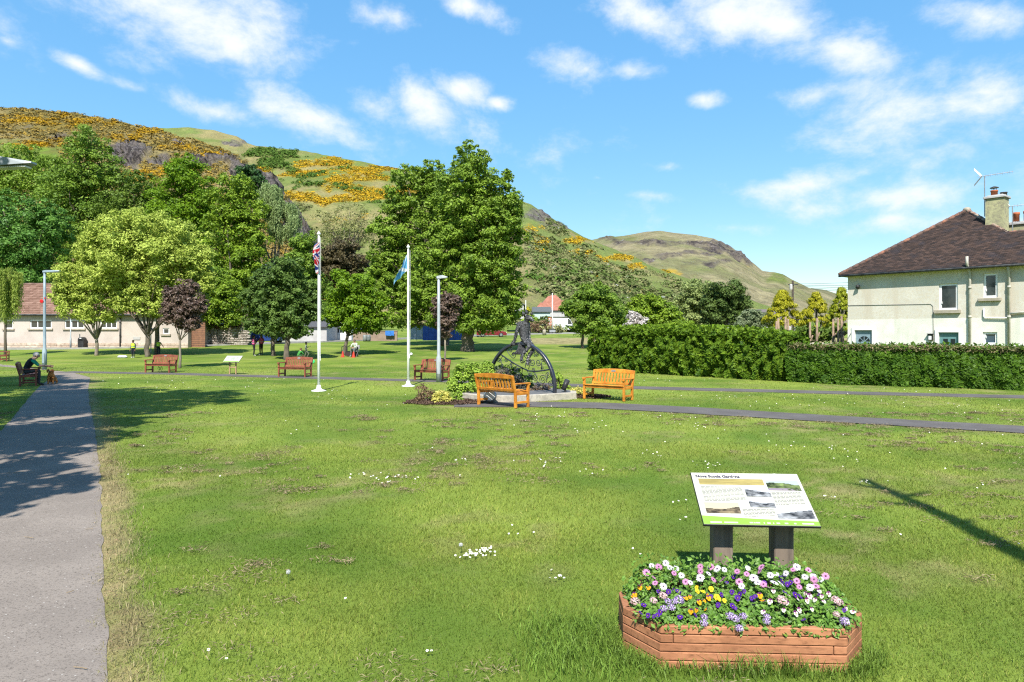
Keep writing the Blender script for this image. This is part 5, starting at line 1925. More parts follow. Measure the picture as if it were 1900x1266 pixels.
for k in range(6):
    mb.add([(-.5 + k * .17, -.05 - .04 * (k % 2), .2), (-.33 + k * .17, -.05 - .04 * ((k + 1) % 2), .2), (-.33 + k * .17, -.10 - .05 * ((k + 1) % 2), -.35 - .03 * k % .1), (-.5 + k * .17, -.10 - .05 * (k % 2), -.35)], [(0, 1, 2, 3)])
mb.build('sheet', M('blue_tarpaulin', (.04, .17, .5), None, 4, .4), ts)
for k, (px, c) in enumerate(((677, (.20, .22, .21)), (684, (.15, .17, .17)))):
    p = at(px, 634, 78)
    t = thing('barrel', ('grey garden barrel left of a pair by the brown wall', 'darker grey garden barrel right of a pair by the brown wall')[k], 'barrel', (p.x, p.y, zg(0, 78)), 0, 'garden barrels')
    mb = MB()
    mb.lathe([(.2, 0), (.24, .25), (.24, .5), (.2, .75), (.18, .75), (.18, .7), (.001, .7)], (0, 0, 0), 14)
    mb.build('body', M('barrel_plastic', c, None, 5, .5), t, True)

# ---- fence, lopped stems and utility pole by the golden conifers
ff = thing('fence', 'pale board fence below the golden conifers beside the house', 'fence', (14.5, 38.0, 0))
fm = None
for k in range(22):
    mb = MB()
    mb.box((0, 0, .75), (.17, .025, 1.42 + .06 * math.sin(k * 2.1)))
    o = mb.build('board', M_FB if k else M('pale_fence_board', (.46, .42, .37), (.37, .34, .30), 5, .9), ff)
    M_FB = o.data.materials[0]
    o.location = (k * .185, -k * .01, 0)
for px, top, dx in ((1438, 596, .1), (1447, 590, -.1), (1456, 588, .06), (1464, 592, -.06), (1503, 598, .0), (1515, 590, .04), (1546, 592, .0), (1556, 590, -.03), (1561, 586, .02)):
    b = Vector(((px - CX) * 41 / FPX, 41, 0))
    z = EYE - (top - HY) * 41 / FPX
    lab = {1438: 'lopped stem, first from the left under the widest golden conifer', 1447: 'lopped stem, second from the left under the widest golden conifer', 1456: 'lopped stem, third from the left under the widest golden conifer', 1464: 'lopped stem, fourth from the left under the widest golden conifer',
           1503: 'lopped stem left of the pointed middle conifer', 1515: 'lopped stem below the pointed middle conifer', 1546: 'bare lopped stem, third from the house corner', 1556: 'bare lopped stem, second from the house corner', 1561: 'bare lopped stem nearest the house corner'}[px]
    t = thing('lopped_stem', lab, 'stump', tuple(b), 0, 'lopped stems by the fence')
    mb = MB()
    mb.tube([(0, 0, -.1), (dx * .4, 0, z * .5), (dx, 0, z)], [.085, .075, .06], 8)
    mb.tube([(dx * .4, 0, z * .55), (dx * .4 + .18, .02, z * .7)], [.06, .045], 6)
    mb.build('trunk', M('lopped_bark', (.27, .195, .135), (.17, .12, .085), 5, .9) if px == 1438 else M_LOP, t, True)
    M_LOP = t.children[0].data.materials[0]
up = thing('utility_pole', 'dark wooden utility pole behind the golden conifers', 'pole', ((1471 - CX) * 75 / FPX, 75, zg(0, 75)))
zt = EYE - (521 - HY) * 75 / FPX - zg(0, 75)
mb = MB()
mb.tube([(0, 0, 0), (0, 0, zt)], [.16, .11], 8)
mb.build('pole', M('creosoted_pole', (.09, .07, .055)), up)
mb = MB()
mb.box((0, -.13, zt - .45), (1.1, .08, .1))
mb.build('crossarm', M_GUTTER, up)
mb = MB()
mb.lathe([(.14, 0), (.16, .1), (.16, .5), (.1, .6), (.001, .62)], (-.28, -.2, zt - 1.0), 10)
mb.build('transformer', M_GREYR, up)
for k in range(5):
    a = Vector((up.location.x - .4 + .2 * k, 75, up.location.z + zt - .35 - .12 * k))
    b = Vector((45 + k * 2, 70, up.location.z + zt + .4 - k * .55))
    m = MB()
    m.tube([a.lerp(b, q / 10) + Vector((0, 0, -1.2 * (q / 10) * (1 - q / 10))) for q in range(11)], .016, 5)
    tag(m.build('overhead_wire', M_BLACK), ('topmost', 'second from the top', 'middle', 'second from the bottom', 'lowest')[k] + ' overhead wire running from the utility pole behind the house', 'wire', 'overhead wires by the utility pole')


# ================================================================== VEHICLES
M_TYRE = M('tyre_rubber', (.02, .02, .02), None, 8, .9)
M_RIM = M('wheel_alloy', (.5, .5, .52), None, 8, .3, metallic=.8)


def paint(name, c):
    m, nt, p, out = new_mat(name)
    p.inputs['Base Color'].default_value = (*c, 1)
    p.inputs['Roughness'].default_value = .3
    p.inputs['Coat Weight'].default_value = .6
    p.inputs['Coat Roughness'].default_value = .08
    return m


M_LAMPG = M('lamp_glass', (.7, .7, .68), None, 8, .15)
M_LAMPR = M('rear_lamp_glass', (.45, .02, .015), None, 8, .2)


def car(label, loc, rotz, col, L_=4.3, Wd=1.78, Ht=1.45):
    """hatchback: x forwards"""
    root = thing('car', label, 'car', loc, rotz)
    pm = paint('car_paint', col)
    side = [(-.5, .28), (-.5, .62), (-.485, .9), (-.42, .97), (-.34, 1.0), (.16, .97), (.38, .88), (.47, .76), (.5, .55), (.495, .25)]
    prof = [(x * L_, z * Ht / 1.45) for x, z in side]
    mb = MB()
    ins = [(.0, .86), (.06, 1.0), (.06, 1.0), (.0, .86)]
    secs = []
    for y, k in ((-1, .94), (-.93, 1.0), (.93, 1.0), (1, .94)):
        secs.append([(x * (1 if abs(y) < 1 else .985), y * Wd / 2, .45 + (z - .45) * (1 if abs(y) < 1 else k)) for x, z in prof])
    n = len(prof)
    vs = [p for s in secs for p in s]
    fs = [tuple(range(n))] + [tuple(range(4 * n - 1, 3 * n - 1, -1))]
    for j in range(3):
        fs += [(j * n + i, (j + 1) * n + i, (j + 1) * n + (i + 1) % n, j * n + (i + 1) % n) for i in range(n)]
    mb.add(vs, fs)
    cab = [(-.44, .97), (-.36, 1.36), (-.28, 1.44), (.02, 1.45), (.1, 1.40), (.27, .95)]
    vs = []
    for y, k in ((-1, 0), (1, 0)):
        vs += [(x * L_, y * (Wd / 2 - (.04 if z < 1.1 else .2)), z * Ht / 1.45) for x, z in cab]
    n = len(cab)
    mb.add(vs, [tuple(range(n - 1, -1, -1)), tuple(range(n, 2 * n))] + [(i, (i + 1) % n, n + (i + 1) % n, n + i) for i in range(n)])
    mb.build('body', pm, root, bevel=.03)
    for y in (-1, 1):
        for x0, x1, x2, x3 in ((-.385, -.08, -.08, -.325), (-.065, .215, .075, -.065)):
            m = MB()
            q = [(x0 * L_, y * (Wd / 2 - .06), 1.0 * Ht / 1.45), (x1 * L_, y * (Wd / 2 - .06), 1.0 * Ht / 1.45), (x2 * L_, y * (Wd / 2 - .185), 1.36 * Ht / 1.45), (x3 * L_, y * (Wd / 2 - .185), 1.36 * Ht / 1.45)]
            m.slab(q, (0, .03 * y, .008))
            m.build('side_window', M_GLASS, root)
        for x in (-.3, .31):
            m = MB()
            T = Matrix.Rotation(R(90), 3, 'X')
            m.lathe([(.2, -.1), (.31, -.1), (.32, -.06), (.32, .06), (.31, .1), (.2, .1)], (x * L_, y * (Wd / 2 - .09), .32), 18, T)
            w = m.build('wheel', M_TYRE, root)
            m = MB()
            m.lathe([(.001, -.02), (.2, -.02), (.21, 0), (.2, .02), (.001, .02)], (x * L_, y * (Wd / 2 - .0), .32), 14, T)
            m.build('rim', M_RIM, w)
        m = MB()
        m.box((.485 * L_, y * Wd * .36, .66), (.08, .36, .14))
        m.build('headlight', M_LAMPG, root)
        m = MB()
        m.box((-.49 * L_, y * Wd * .40, .82), (.06, .22, .22))
        m.build('rear_light', M_LAMPR, root)
        m = MB()
        m.box((.2 * L_, y * (Wd / 2 + .05), 1.0), (.14, .16, .1))
        m.build('door_mirror', pm, root)
    m = MB()
    m.slab([(.255 * L_, -Wd * .42, 1.0), (.255 * L_, Wd * .42, 1.0), (.11 * L_, Wd * .36, 1.38), (.11 * L_, -Wd * .36, 1.38)], (.03, 0, .02))
    m.build('windscreen', M_GLASS, root)
    m = MB()
    m.slab([(-.44 * L_, Wd * .42, 1.02), (-.44 * L_, -Wd * .42, 1.02), (-.375 * L_, -Wd * .36, 1.33), (-.375 * L_, Wd * .36, 1.33)], (-.03, 0, .012))
    m.build('rear_window', M_GLASS, root)
    return root


c_ = gp(912, 625.5)
car('dark red car parked under the right side of the tallest tree', (c_.x, c_.y, c_.z), R(4), (.16, .01, .02), 4.4, 1.8, 1.4)
c_ = gp(486, 638.5)
car('dark blue car parked behind the people in pink vests', (c_.x, c_.y + .6, c_.z + .02), R(180), (.02, .045, .16), 4.2, 1.78, 1.5)

vloc = at(1041, 612.5, 122)
van = thing('van', 'white van with orange and white chevrons on its back doors, on the side road', 'van', (vloc.x, vloc.y, vloc.z - .3), R(38))
M_VANW = paint('van_white', (.75, .76, .77))
mb = MB()
vp = [(-2.7, .35), (-2.7, 2.25), (-2.6, 2.4), (.9, 2.42), (1.35, 2.2), (1.95, 1.35), (2.65, 1.1), (2.75, .6), (2.7, .35)]
n = len(vp)
vs = [(x, -1.0, z) for x, z in vp] + [(x, 1.0, z) for x, z in vp]
mb.add(vs, [tuple(range(n)), tuple(range(2 * n - 1, n - 1, -1))] + [((i + 1) % n, i, n + i, n + (i + 1) % n) for i in range(n)])
mb.build('body', M_VANW, van, bevel=.05)
M_ORANGE = M('orange_film', (.75, .22, .05), None, 5, .4)
for k in range(7):
    for s in (-1, 1):
        m = MB()
        y0, y1 = s * .06, s * .94
        z0 = .55 + k * .27
        q = [(-2.712, y0, z0 + .25), (-2.712, y1, z0 - .05), (-2.712, y1, z0 + .09), (-2.712, y0, z0 + .39)]
        m.slab(q, (-.006, 0, 0))
        m.build('chevron', M_ORANGE, van)
for y in (-1, 1):
    for x in (-1.7, 1.75):
        m = MB()
        T = Matrix.Rotation(R(90), 3, 'X')
        m.lathe([(.001, -.12), (.33, -.12), (.35, 0), (.33, .12), (.001, .12)], (x, y * .92, .36), 16, T)
        w = m.build('wheel', M_TYRE, van)
        m = MB()
        m.lathe([(.001, -.02), (.2, -.02), (.2, .02), (.001, .02)], (x, y * 1.05, .36), 12, T)
        m.build('rim', M_RIM, w)
    m = MB()
    m.slab([(.75, y * 1.004, 1.35), (1.75, y * 1.004, 1.35), (1.3, y * 1.004, 2.1), (.75, y * 1.004, 2.1)], (0, y * .01, 0))
    m.build('side_window', M_GLASS, van)
    m = MB()
    m.box((-2.7, y * .92, 1.0), (.06, .12, .5))
    m.build('rear_light', M_LAMPR, van)
m = MB()
m.slab([(1.96, -.85, 1.38), (1.96, .85, 1.38), (1.38, .8, 2.18), (1.38, -.8, 2.18)], (.03, 0, .02))
m.build('windscreen', M_GLASS, van)


# ================================================================== BENCHES
def wood(name, c1, c2, rough=.5, spec=.4):
    m, nt, p, out = new_mat(name)
    p.inputs['Roughness'].default_value = rough
    p.inputs['Specular IOR Level'].default_value = spec
    oi = nt.nodes.new('ShaderNodeObjectInfo')
    col = mixc(nt, ramp(nt, noise(nt, 5, 5, .6, (1, 1, 1)), .35, .68), c1, c2)
    col = mixc(nt, ramp(nt, noise(nt, 60, 3, .6, (.25, 1, 1), True), .45, .8), col, tuple(x * .6 for x in c2))
    h = nt.nodes.new('ShaderNodeHueSaturation')
    mr = nt.nodes.new('ShaderNodeMapRange')
    mr.inputs['To Min'].default_value = .85
    mr.inputs['To Max'].default_value = 1.15
    nt.links.new(oi.outputs['Random'], mr.inputs['Value'])
    nt.links.new(mr.outputs[0], h.inputs['Value'])
    nt.links.new(col, h.inputs['Color'])
    nt.links.new(h.outputs[0], p.inputs['Base Color'])
    bump(nt, p, noise(nt, 40, 3, .6, (.2, 1, 1), True), .25, .006)
    return m


M_ORWOOD = wood('orange_stained_wood', (.60, .245, .030), (.40, .135, .012))
M_REDWOOD = wood('red_brown_stained_wood', (.27, .085, .045), (.19, .055, .03))
M_DKWOOD = wood('dark_red_stained_wood', (.19, .055, .032), (.12, .035, .022))
M_BRASS = M('plaque_metal', (.45, .43, .38), None, 8, .35, metallic=.6)


def bench(label, mat, w=1.45, slats=11, loc=(0, 0, 0), rotz=0, group=None, iron=False):
    """park bench, its front towards -y"""
    b = thing('park_bench', label, 'bench', loc, rotz, group)

    def piece(nm, m, mt=None, bev=.006):
        return m.build(nm, mt or mat, b, bevel=bev)
    for s in (-1, 1):
        x = s * (w / 2 - .035)
        m = MB()
        m.bar((x, .24, 0), (x, .25, .42), .065, .07, (0, 1, 0))
        m.bar((x, .25, .40), (x, .37, .86), .065, .06, (0, 1, 0))
        piece('rear_leg', m)
        m = MB()
        m.box((x, -.25, .31), (.065, .065, .62))
        piece('front_leg', m)
        m = MB()
        m.box((x, -.02, .638), (.085, .60, .036))
        m.box((x, -.29, .615), (.085, .05, .07))
        piece('arm', m, None, .01)
        m = MB()
        m.box((x, 0, .14), (.045, .44, .06))
        piece('stretcher', m)
        m = MB()
        m.box((x, 0, .37), (.045, .44, .075))
        piece('side_rail', m)
    m = MB()
    m.box((0, -.25, .385), (w - .14, .03, .085))
    piece('front_rail', m)
    for k in range(5):
        m = MB()
        m.box((0, -.255 + k * .112, .44 - .008 * k), (w - (.0 if k > 0 else .0) - .14 if k else w - .02, .098, .026))
        piece('seat_slat', m)
    m = MB()
    m.bar((-w / 2 + .06, .262, .47), (w / 2 - .06, .262, .47), .035, .07, (0, .25, 1))
    piece('lower_back_rail', m)
    # arched top rail
    m = MB()
    n = 12
    v, f = [], []
    for k in range(n + 1):
        t = -1 + 2 * k / n
        x = t * (w / 2 - .0)
        z0, z1 = .775 + .0 * t, .862 + .042 * (1 - t * t)
        for y, z in ((.325, z0), (.375, z0), (.39, z1), (.34, z1)):
            v.append((x, y, z))
    for k in range(n):
        for j in range(4):
            f.append((k * 4 + j, k * 4 + 4 + j, k * 4 + 4 + (j + 1) % 4, k * 4 + (j + 1) % 4))
    f += [(0, 1, 2, 3), (n * 4 + 3, n * 4 + 2, n * 4 + 1, n * 4)]
    m.add(v, f)
    top = piece('top_rail', m)
    q = MB()
    q.bar((-.07, .330, .84), (.07, .330, .84), .006, .055, (0, .25, 1))
    q.build('plaque', M_BRASS, top)
    for k in range(slats):
        x = -w / 2 + .12 + (w - .24) * k / (slats - 1)
        m = MB()
        m.bar((x, .262, .49), (x, .345, .80), .062, .02, (0, 1, 0))
        piece('back_slat', m)
    if iron:
        for s in (-1, 1):
            m = MB()
            pts = [(s * .02 + s * .09 * (1 - math.cos(t)) * .6 + .0, -.05, .2 + .09 * math.sin(t)) for t in np.linspace(-1.5, 4.0, 14)]
            m.tube(pts, .008, 5)
            m.tube([(s * .1, -.05, .05), (s * .02, -.05, .2), (s * .12, -.05, .36)], .008, 5)
            m.build('iron_scroll', M_BLACK, b)
    return b


def facing(fx, fy):
    """turn so that the thing's -y side looks along fx, fy"""
    return math.atan2(fy, fx) + math.pi / 2


bench('orange wooden bench seen from behind, at the left end of the stone plinth', M_ORWOOD, 1.46, 12, (-.25, 18.65, .012), facing(.68, .73))
bench('orange wooden bench facing the viewer right of the metal sculpture', M_ORWOOD, 1.42, 12, (2.87, 20.42, .012), facing(-.62, -.79))
f_ = (.21, .98)
rb = bench('red wooden bench with an iron scroll under its seat, by the lime-green maples', M_REDWOOD, 1.42, 14, (-17.72, 34.45, 0), facing(-.2, -.98), 'red benches along the cross path', True)
rb2 = dup(rb, (-9.92, 31.2, 0), facing(-.26, -.96), 'red wooden bench just left of the union flagpole')
rb3 = dup(rb, (-3.38, 28.75, 0), facing(-.42, -.9), 'red wooden bench behind the grey lamp post in the middle')
for r_ in (rb2, rb3):
    for c in list(r_.children):
        if c.name.startswith('iron_scroll'):
            bpy.data.objects.remove(c)
bench('dark red bench seen from its end, with the man sitting on it', M_DKWOOD, 1.5, 14, (-18.55, 26.25, 0), facing(.85, .52))
gl = gp(6, 671)
bench('dark red bench cut by the left edge of the view, beyond the man', M_DKWOOD, 1.5, 14, (gl.x - .3, gl.y + .4, gl.z), facing(.85, .52))


# ================================================================== POLES, FLAGS, LAMPS
M_POLE = M('white_pole_paint', (.76, .76, .74), (.68, .68, .66), 2, .35)
M_GALV = M('grey_lamp_post_paint', (.36, .39, .40), (.28, .31, .33), 3, .45)
M_BLUEPOST = M('blue_grey_lamp_post_paint', (.26, .33, .37), (.20, .26, .30), 3, .45)


def flagpole(label, px, py, top):
    p = gp(px, py)
    h = EYE - (top - HY) * p.y / FPX
    t = thing('flagpole', label, 'flagpole', tuple(p), 0)
    m = MB()
    m.tube([(0, 0, 0), (0, 0, h * .3), (0, 0, h * .6), (0, 0, h - .12)], [.050, .046, .040, .030], 14)
    m.build('pole', M_POLE, t, True)
    m = MB()
    m.lathe([(.26, 0), (.25, .02), (.11, .06), (.075, .12), (.066, .2)], (0, 0, 0), 18)
    m.build('base_plate', M_POLE, t, True)
    m = MB()
    m.lathe([(.03, h - .13), (.06, h - .1), (.062, h - .06), (.035, h - .03), (.001, h + .03)], (0, 0, 0), 14)
    m.build('finial', M_POLE, t, True)
    m = MB()
    m.tube([(.07, -.02, h - .2), (.075, -.03, h * .5), (.06, -.02, 1.1)], .006, 5)
    m.bar((.055, -.01, 1.05), (.055, -.01, 1.2), .02, .03, (0, 1, 0))
    m.build('halyard', M_WHITE, t)
    return p, h


p1, h1 = flagpole('white flagpole carrying the union flag, left of the other', 591.5, 726, 430)
p2, h2 = flagpole('white flagpole carrying the pale blue flag', 757.5, 717, 455)


def union(u, v):
    """colours of the union flag; u along the fly 0..1 (ratio 2:1), v up 0..1"""
    x, y = u * 2 - 1.0, v - .5
    red, white, blue = (.50, .018, .035), (.72, .72, .74), (.015, .03, .17)
    if abs(y) < .1 or abs(x) < .1:
        return red
    if abs(y) < .167 or abs(x) < .167:
        return white
    d1 = (y - x * .5) / 1.118
    d2 = (y + x * .5) / 1.118
    q = d1 if x * y > 0 else d2
    s = 1 if (x > 0) else -1
    if x * y < 0:
        s = -s
    if abs(q) < .1:
        if 0 < q * s < .067:
            return red
        return white
    return blue


def flag(name, label, p, pts_fn, colour_fn, nu=64, nv=48, trans=.35):
    P = np.zeros((nv, nu, 3))
    C = np.zeros((nv, nu, 3))
    for j in range(nv):
        for i in range(nu):
            u, v = i / (nu - 1), j / (nv - 1)
            P[j, i] = pts_fn(u, v)
            C[j, i] = colour_fn(u, v)
    o = link(name, grid_mesh(name, P, {'Col': C}), vcol_mat(name + '_cloth', .8, trans=trans), None, tuple(p))
    return tag(o, label, 'flag')


def drape_union(u, v):
    z = h1 - .34 - (1 - v) * .50
    fall = u ** 1.1 * .62
    w = .04 + .10 * math.sin(v * 3) + u * .05
    x = .05 - (.18 + .05 * math.sin(v * 3)) * (1 - math.cos(u * 8.0)) * .5 - .03 * u
    y = -.09 - .03 * u + .06 * math.sin(u * 15 + v * 2.5) * min(1, u * 4)
    return (x, y, z - fall * (.85 + .25 * math.sin(u * 9 + v * 2)))


def drape_blue(u, v):
    z = h2 - .36 - (1 - v) * .62
    x = -.04 - u * (.52 + .10 * math.sin(v * 5)) * (.6 + .4 * (1 - v)) - .04 * math.sin(u * 10 + v * 5) * u
    y = -.04 + .10 * math.sin(u * 13 + v * 4.0) * min(1, u * 3)
    return (x, y, z - .58 * u ** 1.25 + .05 * math.sin(u * 12 + v * 7) * u)


flag('union_flag', 'red white and blue union flag hanging limp from the left flagpole', p1, drape_union, union)
flag('blue_flag', 'pale blue flag with a white diagonal cross hanging from the right flagpole', p2, drape_blue,
     lambda u, v: (.70, .74, .78) if abs((u - .5) - (v - .5)) < .11 or abs((u - .5) + (v - .5)) < .11 else ((.03, .36, .42) if u > .86 and v < .6 else (.17, .46, .72)), trans=.45)


def street_lamp(label, p, h, mat, arm, base_h, r, red=False, thick=.075):
    t = thing('street_lamp', label, 'street lamp', tuple(p))
    m = MB()
    m.tube([(0, 0, 0), (0, 0, base_h), (0, 0, base_h + .08), (0, 0, h * .7), (0, 0, h)], [r * 1.55, r * 1.5, r, r * .9, r * .75], 12)
    m.build('post', mat, t, True)
    m = MB()
    m.box((0, -r * 1.5, base_h * .6), (r * 1.6, .02, base_h * .5))
    m.build('service_door', mat, t)
    m = MB()
    T = Matrix.Rotation(R(-3), 3, 'Y')
    L_ = arm
    v = []
    for x, w_, z0, z1 in ((-.08, .06, -.02, .07), (.08, .09, -.03, .10), (L_ * .45, .13, -.02, thick), (L_ * .9, .12, -.01, .045), (L_, .08, 0, .03)):
        v += [T @ Vector((x, -w_, z0)), T @ Vector((x, w_, z0)), T @ Vector((x, w_ * .8, z1)), T @ Vector((x, -w_ * .8, z1))]
    f = [(0, 1, 2, 3), (19, 18, 17, 16)]
    for k in range(4):
        for j in range(4):
            f.append((k * 4 + j, k * 4 + 4 + j, k * 4 + 4 + (j + 1) % 4, k * 4 + (j + 1) % 4))
    m.add([q + Vector((0, 0, h)) for q in v], f)
    hd = m.build('lamp_head', mat, t)
    m = MB()
    for k in range(14):
        m.box((L_ * (.38 + .038 * k), 0, h - .03 + .028 * k / 14), (L_ * .028, .17, .025))
    m.build('led_array', M_LAMPG, hd)
    if red:
        m = MB()
        m.lathe([(.001, -.015), (.09, -.012), (.105, 0), (.09, .012), (.001, .015)], (-.10, -.09, h * .70), 12, Matrix.Rotation(R(90), 3, 'X'))
        m.box((.07, -.09, h * .73), (.05, .02, .1))
        m.build('emblem', M('red_emblem', (.55, .015, .02), None, 5, .5), t)
    return t


pl = gp(82.7, 686)
street_lamp('blue-grey street lamp with a red emblem, behind the man with the dog', pl, EYE - (505 - HY) * pl.y / FPX - pl.z, M_BLUEPOST, .85, 1.05, .075, True)
pm = gp(814, 709.5)
street_lamp('grey street lamp in the middle beside a red bench', pm, EYE - (516 - HY) * pm.y / FPX - pm.z, M_GALV, .36, 1.0, .068, thick=.1)
street_lamp('street lamp reaching into the view at the top left, only its head showing', (-9.35, 12.0, 0), 4.92, M_GALV, .95, 1.1, .08, thick=.14)
pn = gp(131, 647)
for (px, py, top, lab, r, cap) in ((131, 647, 593, 'thin grey pole in front of the hall windows', .05, 0), (229.5, 645, 540, 'tall thin grey pole by the downpipe of the hall', .07, 0)):
    p = gp(px, py)
    t = thing('pole', lab, 'pole', tuple(p))
    h = EYE - (top - HY) * p.y / FPX - p.z
    m = MB()
    m.tube([(0, 0, 0), (0, 0, .9), (0, 0, 1.0), (0, 0, h)], [r * 1.5, r * 1.5, r, r * .9], 9)
    m.build('post', M_GALV, t, True)
    m = MB()
    m.ball((0, 0, h), r * 1.1, 8, 5)
    m.build('cap', M_GALV, t, True)
p = gp(280, 654)
t = thing('road_sign', 'small blue sign on a grey post beside the big lime-green maple', 'sign', tuple(p))
h = EYE - (611 - HY) * p.y / FPX - p.z
m = MB()
m.tube([(0, 0, 0), (0, 0, h + .1)], .04, 8)
m.build('post', M_GALV, t)
m = MB()
m.box((0, -.05, h - .15), (.3, .02, .5))
pl_ = m.build('plate', M('sign_blue', (.03, .12, .42), None, 5, .4), t)
m = MB()
m.box((0, -.063, h - .15), (.05, .004, .3))
m.box((0, -.063, h - .05), (.12, .004, .05))
m.build('symbol', M_WHITE, pl_)
# white pole with a framed board at its foot, and a bollard, at the side road
p = gp(1025, 620)
t = thing('sign_pole', 'tall white pole with a small framed board at its foot, before the van', 'pole', tuple(p))
h = EYE - (546 - HY) * p.y / FPX - p.z
m = MB()
m.tube([(0, 0, 0), (0, 0, h)], [.11, .075], 10)
m.lathe([(.09, h), (.1, h + .1), (.001, h + .2)], (0, 0, 0), 10)
m.build('post', M_POLE, t, True)
m = MB()
for s in (-1, 1):
    m.box((s * .55, -.3, .35), (.1, .08, .9))
m.box((0, -.3, .78), (1.2, .08, .1))
m.box((0, -.3, .25), (1.2, .08, .1))
m.build('frame', M_BLACK, t)
m = MB()
m.box((0, -.28, .52), (.98, .02, .42))
m.build('board', M('grey_board', (.3, .31, .33)), t)
p = gp(1010, 622)
t = thing('bollard', 'short pale stone bollard by the road left of the white pole', 'bollard', tuple(p))
m = MB()
m.lathe([(.3, 0), (.28, .7), (.2, .85), (.001, .88)], (0, 0, 0), 10)
m.build('body', M_STONE, t, True)
p = gp(976, 618)
t = thing('pole', 'thin pale pole behind the head of the metal figure', 'pole', (p.x, 118, zg(0, 118)))
m = MB()
m.tube([(0, 0, 0), (0, 0, 5.6)], .07, 8)
m.build('post', M_POLE, t)
for px, top, Y, lab in ((1223, 552, 80, 'grey street lamp beyond the yellow-green tree above the hedge'),):
    b = Vector(((px - CX) * Y / FPX, Y, zg(0, Y)))
    street_lamp(lab, b, EYE - (top - HY) * Y / FPX - b.z, M_GALV, .7, 1.0, .08)

# litter bin
p = gp(152.5, 646)
t = thing('litter_bin', 'black litter bin with a hooded opening by the hall wall', 'bin', tuple(p))
m = MB()
n = 10
prof = [(-.27, 0), (.27, 0), (.27, .72)] + [(.27 * math.cos(a), .72 + .27 * math.sin(a)) for a in np.linspace(.2, math.pi - .2, n)] + [(-.27, .72)]
q = [Vector((x, -.24, z)) for x, z in prof]
m.slab(q, (0, .5, 0))
m.build('body', M_BLACK, t, bevel=.02)
m = MB()
m.box((0, -.245, .72), (.34, .02, .17))
m.build('opening', M('bin_dark', (.008, .008, .008)), t)
m = MB()
m.box((0, -.248, .88), (.16, .012, .07))
m.build('badge', M_WHITE, t)


# ================================================================== PEOPLE
def bone_mesh(name, joints, bones, mats, parent, sub=1, root='pelvis'):
    """one continuous skinned body from joints {name: ((x, y, z), radius)} and bones [(a, b, material index)]"""
    names = list(joints)
    idx = {k: i for i, k in enumerate(names)}
    me = bpy.data.meshes.new(name)
    me.from_pydata([joints[k][0] for k in names], [(idx[a], idx[b]) for a, b, _ in bones], [])
    o = bpy.data.objects.new(name, me)
    COL.objects.link(o)
    sk = o.modifiers.new('skin', 'SKIN')
    for k in names:
        r = joints[k][1]
        sv = me.skin_vertices[0].data[idx[k]]
        sv.radius = (r, r) if not hasattr(r, '__len__') else r
        sv.use_root = k == root
    ss = o.modifiers.new('sub', 'SUBSURF')
    ss.levels = sub
    ss.render_levels = sub
    dg = bpy.context.evaluated_depsgraph_get()
    out = bpy.data.meshes.new_from_object(o.evaluated_get(dg))
    bpy.data.objects.remove(o)
    out.name = name
    for m in mats:
        out.materials.append(m)
    A = np.array([joints[a][0] for a, b, _ in bones], float)
    B = np.array([joints[b][0] for a, b, _ in bones], float)
    mi = [k for _, _, k in bones]
    ab = B - A
    l2 = np.maximum((ab * ab).sum(1), 1e-9)
    ids = []
    for pol in out.polygons:
        c = np.array(pol.center)
        t = np.clip(((c - A) * ab).sum(1) / l2, 0, 1)
        ids.append(mi[int(np.argmin(np.linalg.norm(A + ab * t[:, None] - c, axis=1)))])
    out.polygons.foreach_set('material_index', ids)
    out.polygons.foreach_set('use_smooth', [True] * len(ids))
    out.update()
    return link(name, out, None, parent)


def cloth(name, c):
    return M(name, c, tuple(x * .7 for x in c), 9, .9, bmp=.3, bscale=20, bdist=.02)


SKIN = [M('skin', (.42, .25, .18), (.36, .2, .14), 12, .55), M('brown_skin', (.16, .085, .05), (.12, .065, .04), 12, .55)]


def hand(j, bones, side, wrist, direction, mi, H, nm):
    w = Vector(wrist)
    d = Vector(direction).normalized()
    across = d.cross(Vector((0, 1, .15))).normalized()
    palm = w + d * .045 * H
    j['palm' + nm] = (tuple(palm), .017 * H)
    bones.append(('wrist' + nm, 'palm' + nm, mi))
    for k in range(4):
        s = (k - 1.5) * .011 * H
        a = palm + across * s + d * .025 * H
        ln = (.038, .045, .042, .033)[k] * H
        b = a + d * ln * .5 + Vector((0, .006 * H, 0))
        c = a + d * ln + Vector((0, .018 * H, -.002 * H))
        j['f%d%s' % (k, nm)] = (tuple(a), .0052 * H)
        j['g%d%s' % (k, nm)] = (tuple(b), .0048 * H)
        j['h%d%s' % (k, nm)] = (tuple(c), .004 * H)
        bones += [('palm' + nm, 'f%d%s' % (k, nm), mi), ('f%d%s' % (k, nm), 'g%d%s' % (k, nm), mi), ('g%d%s' % (k, nm), 'h%d%s' % (k, nm), mi)]
    a = w + d * .03 * H + across * -.022 * H * side + Vector((0, .008 * H, 0))
    b = a + d * .028 * H + across * -.008 * H * side + Vector((0, .01 * H, 0))
    j['ta' + nm] = (tuple(a), .006 * H)
    j['tb' + nm] = (tuple(b), .005 * H)
    bones += [('wrist' + nm, 'ta' + nm, mi), ('ta' + nm, 'tb' + nm, mi)]


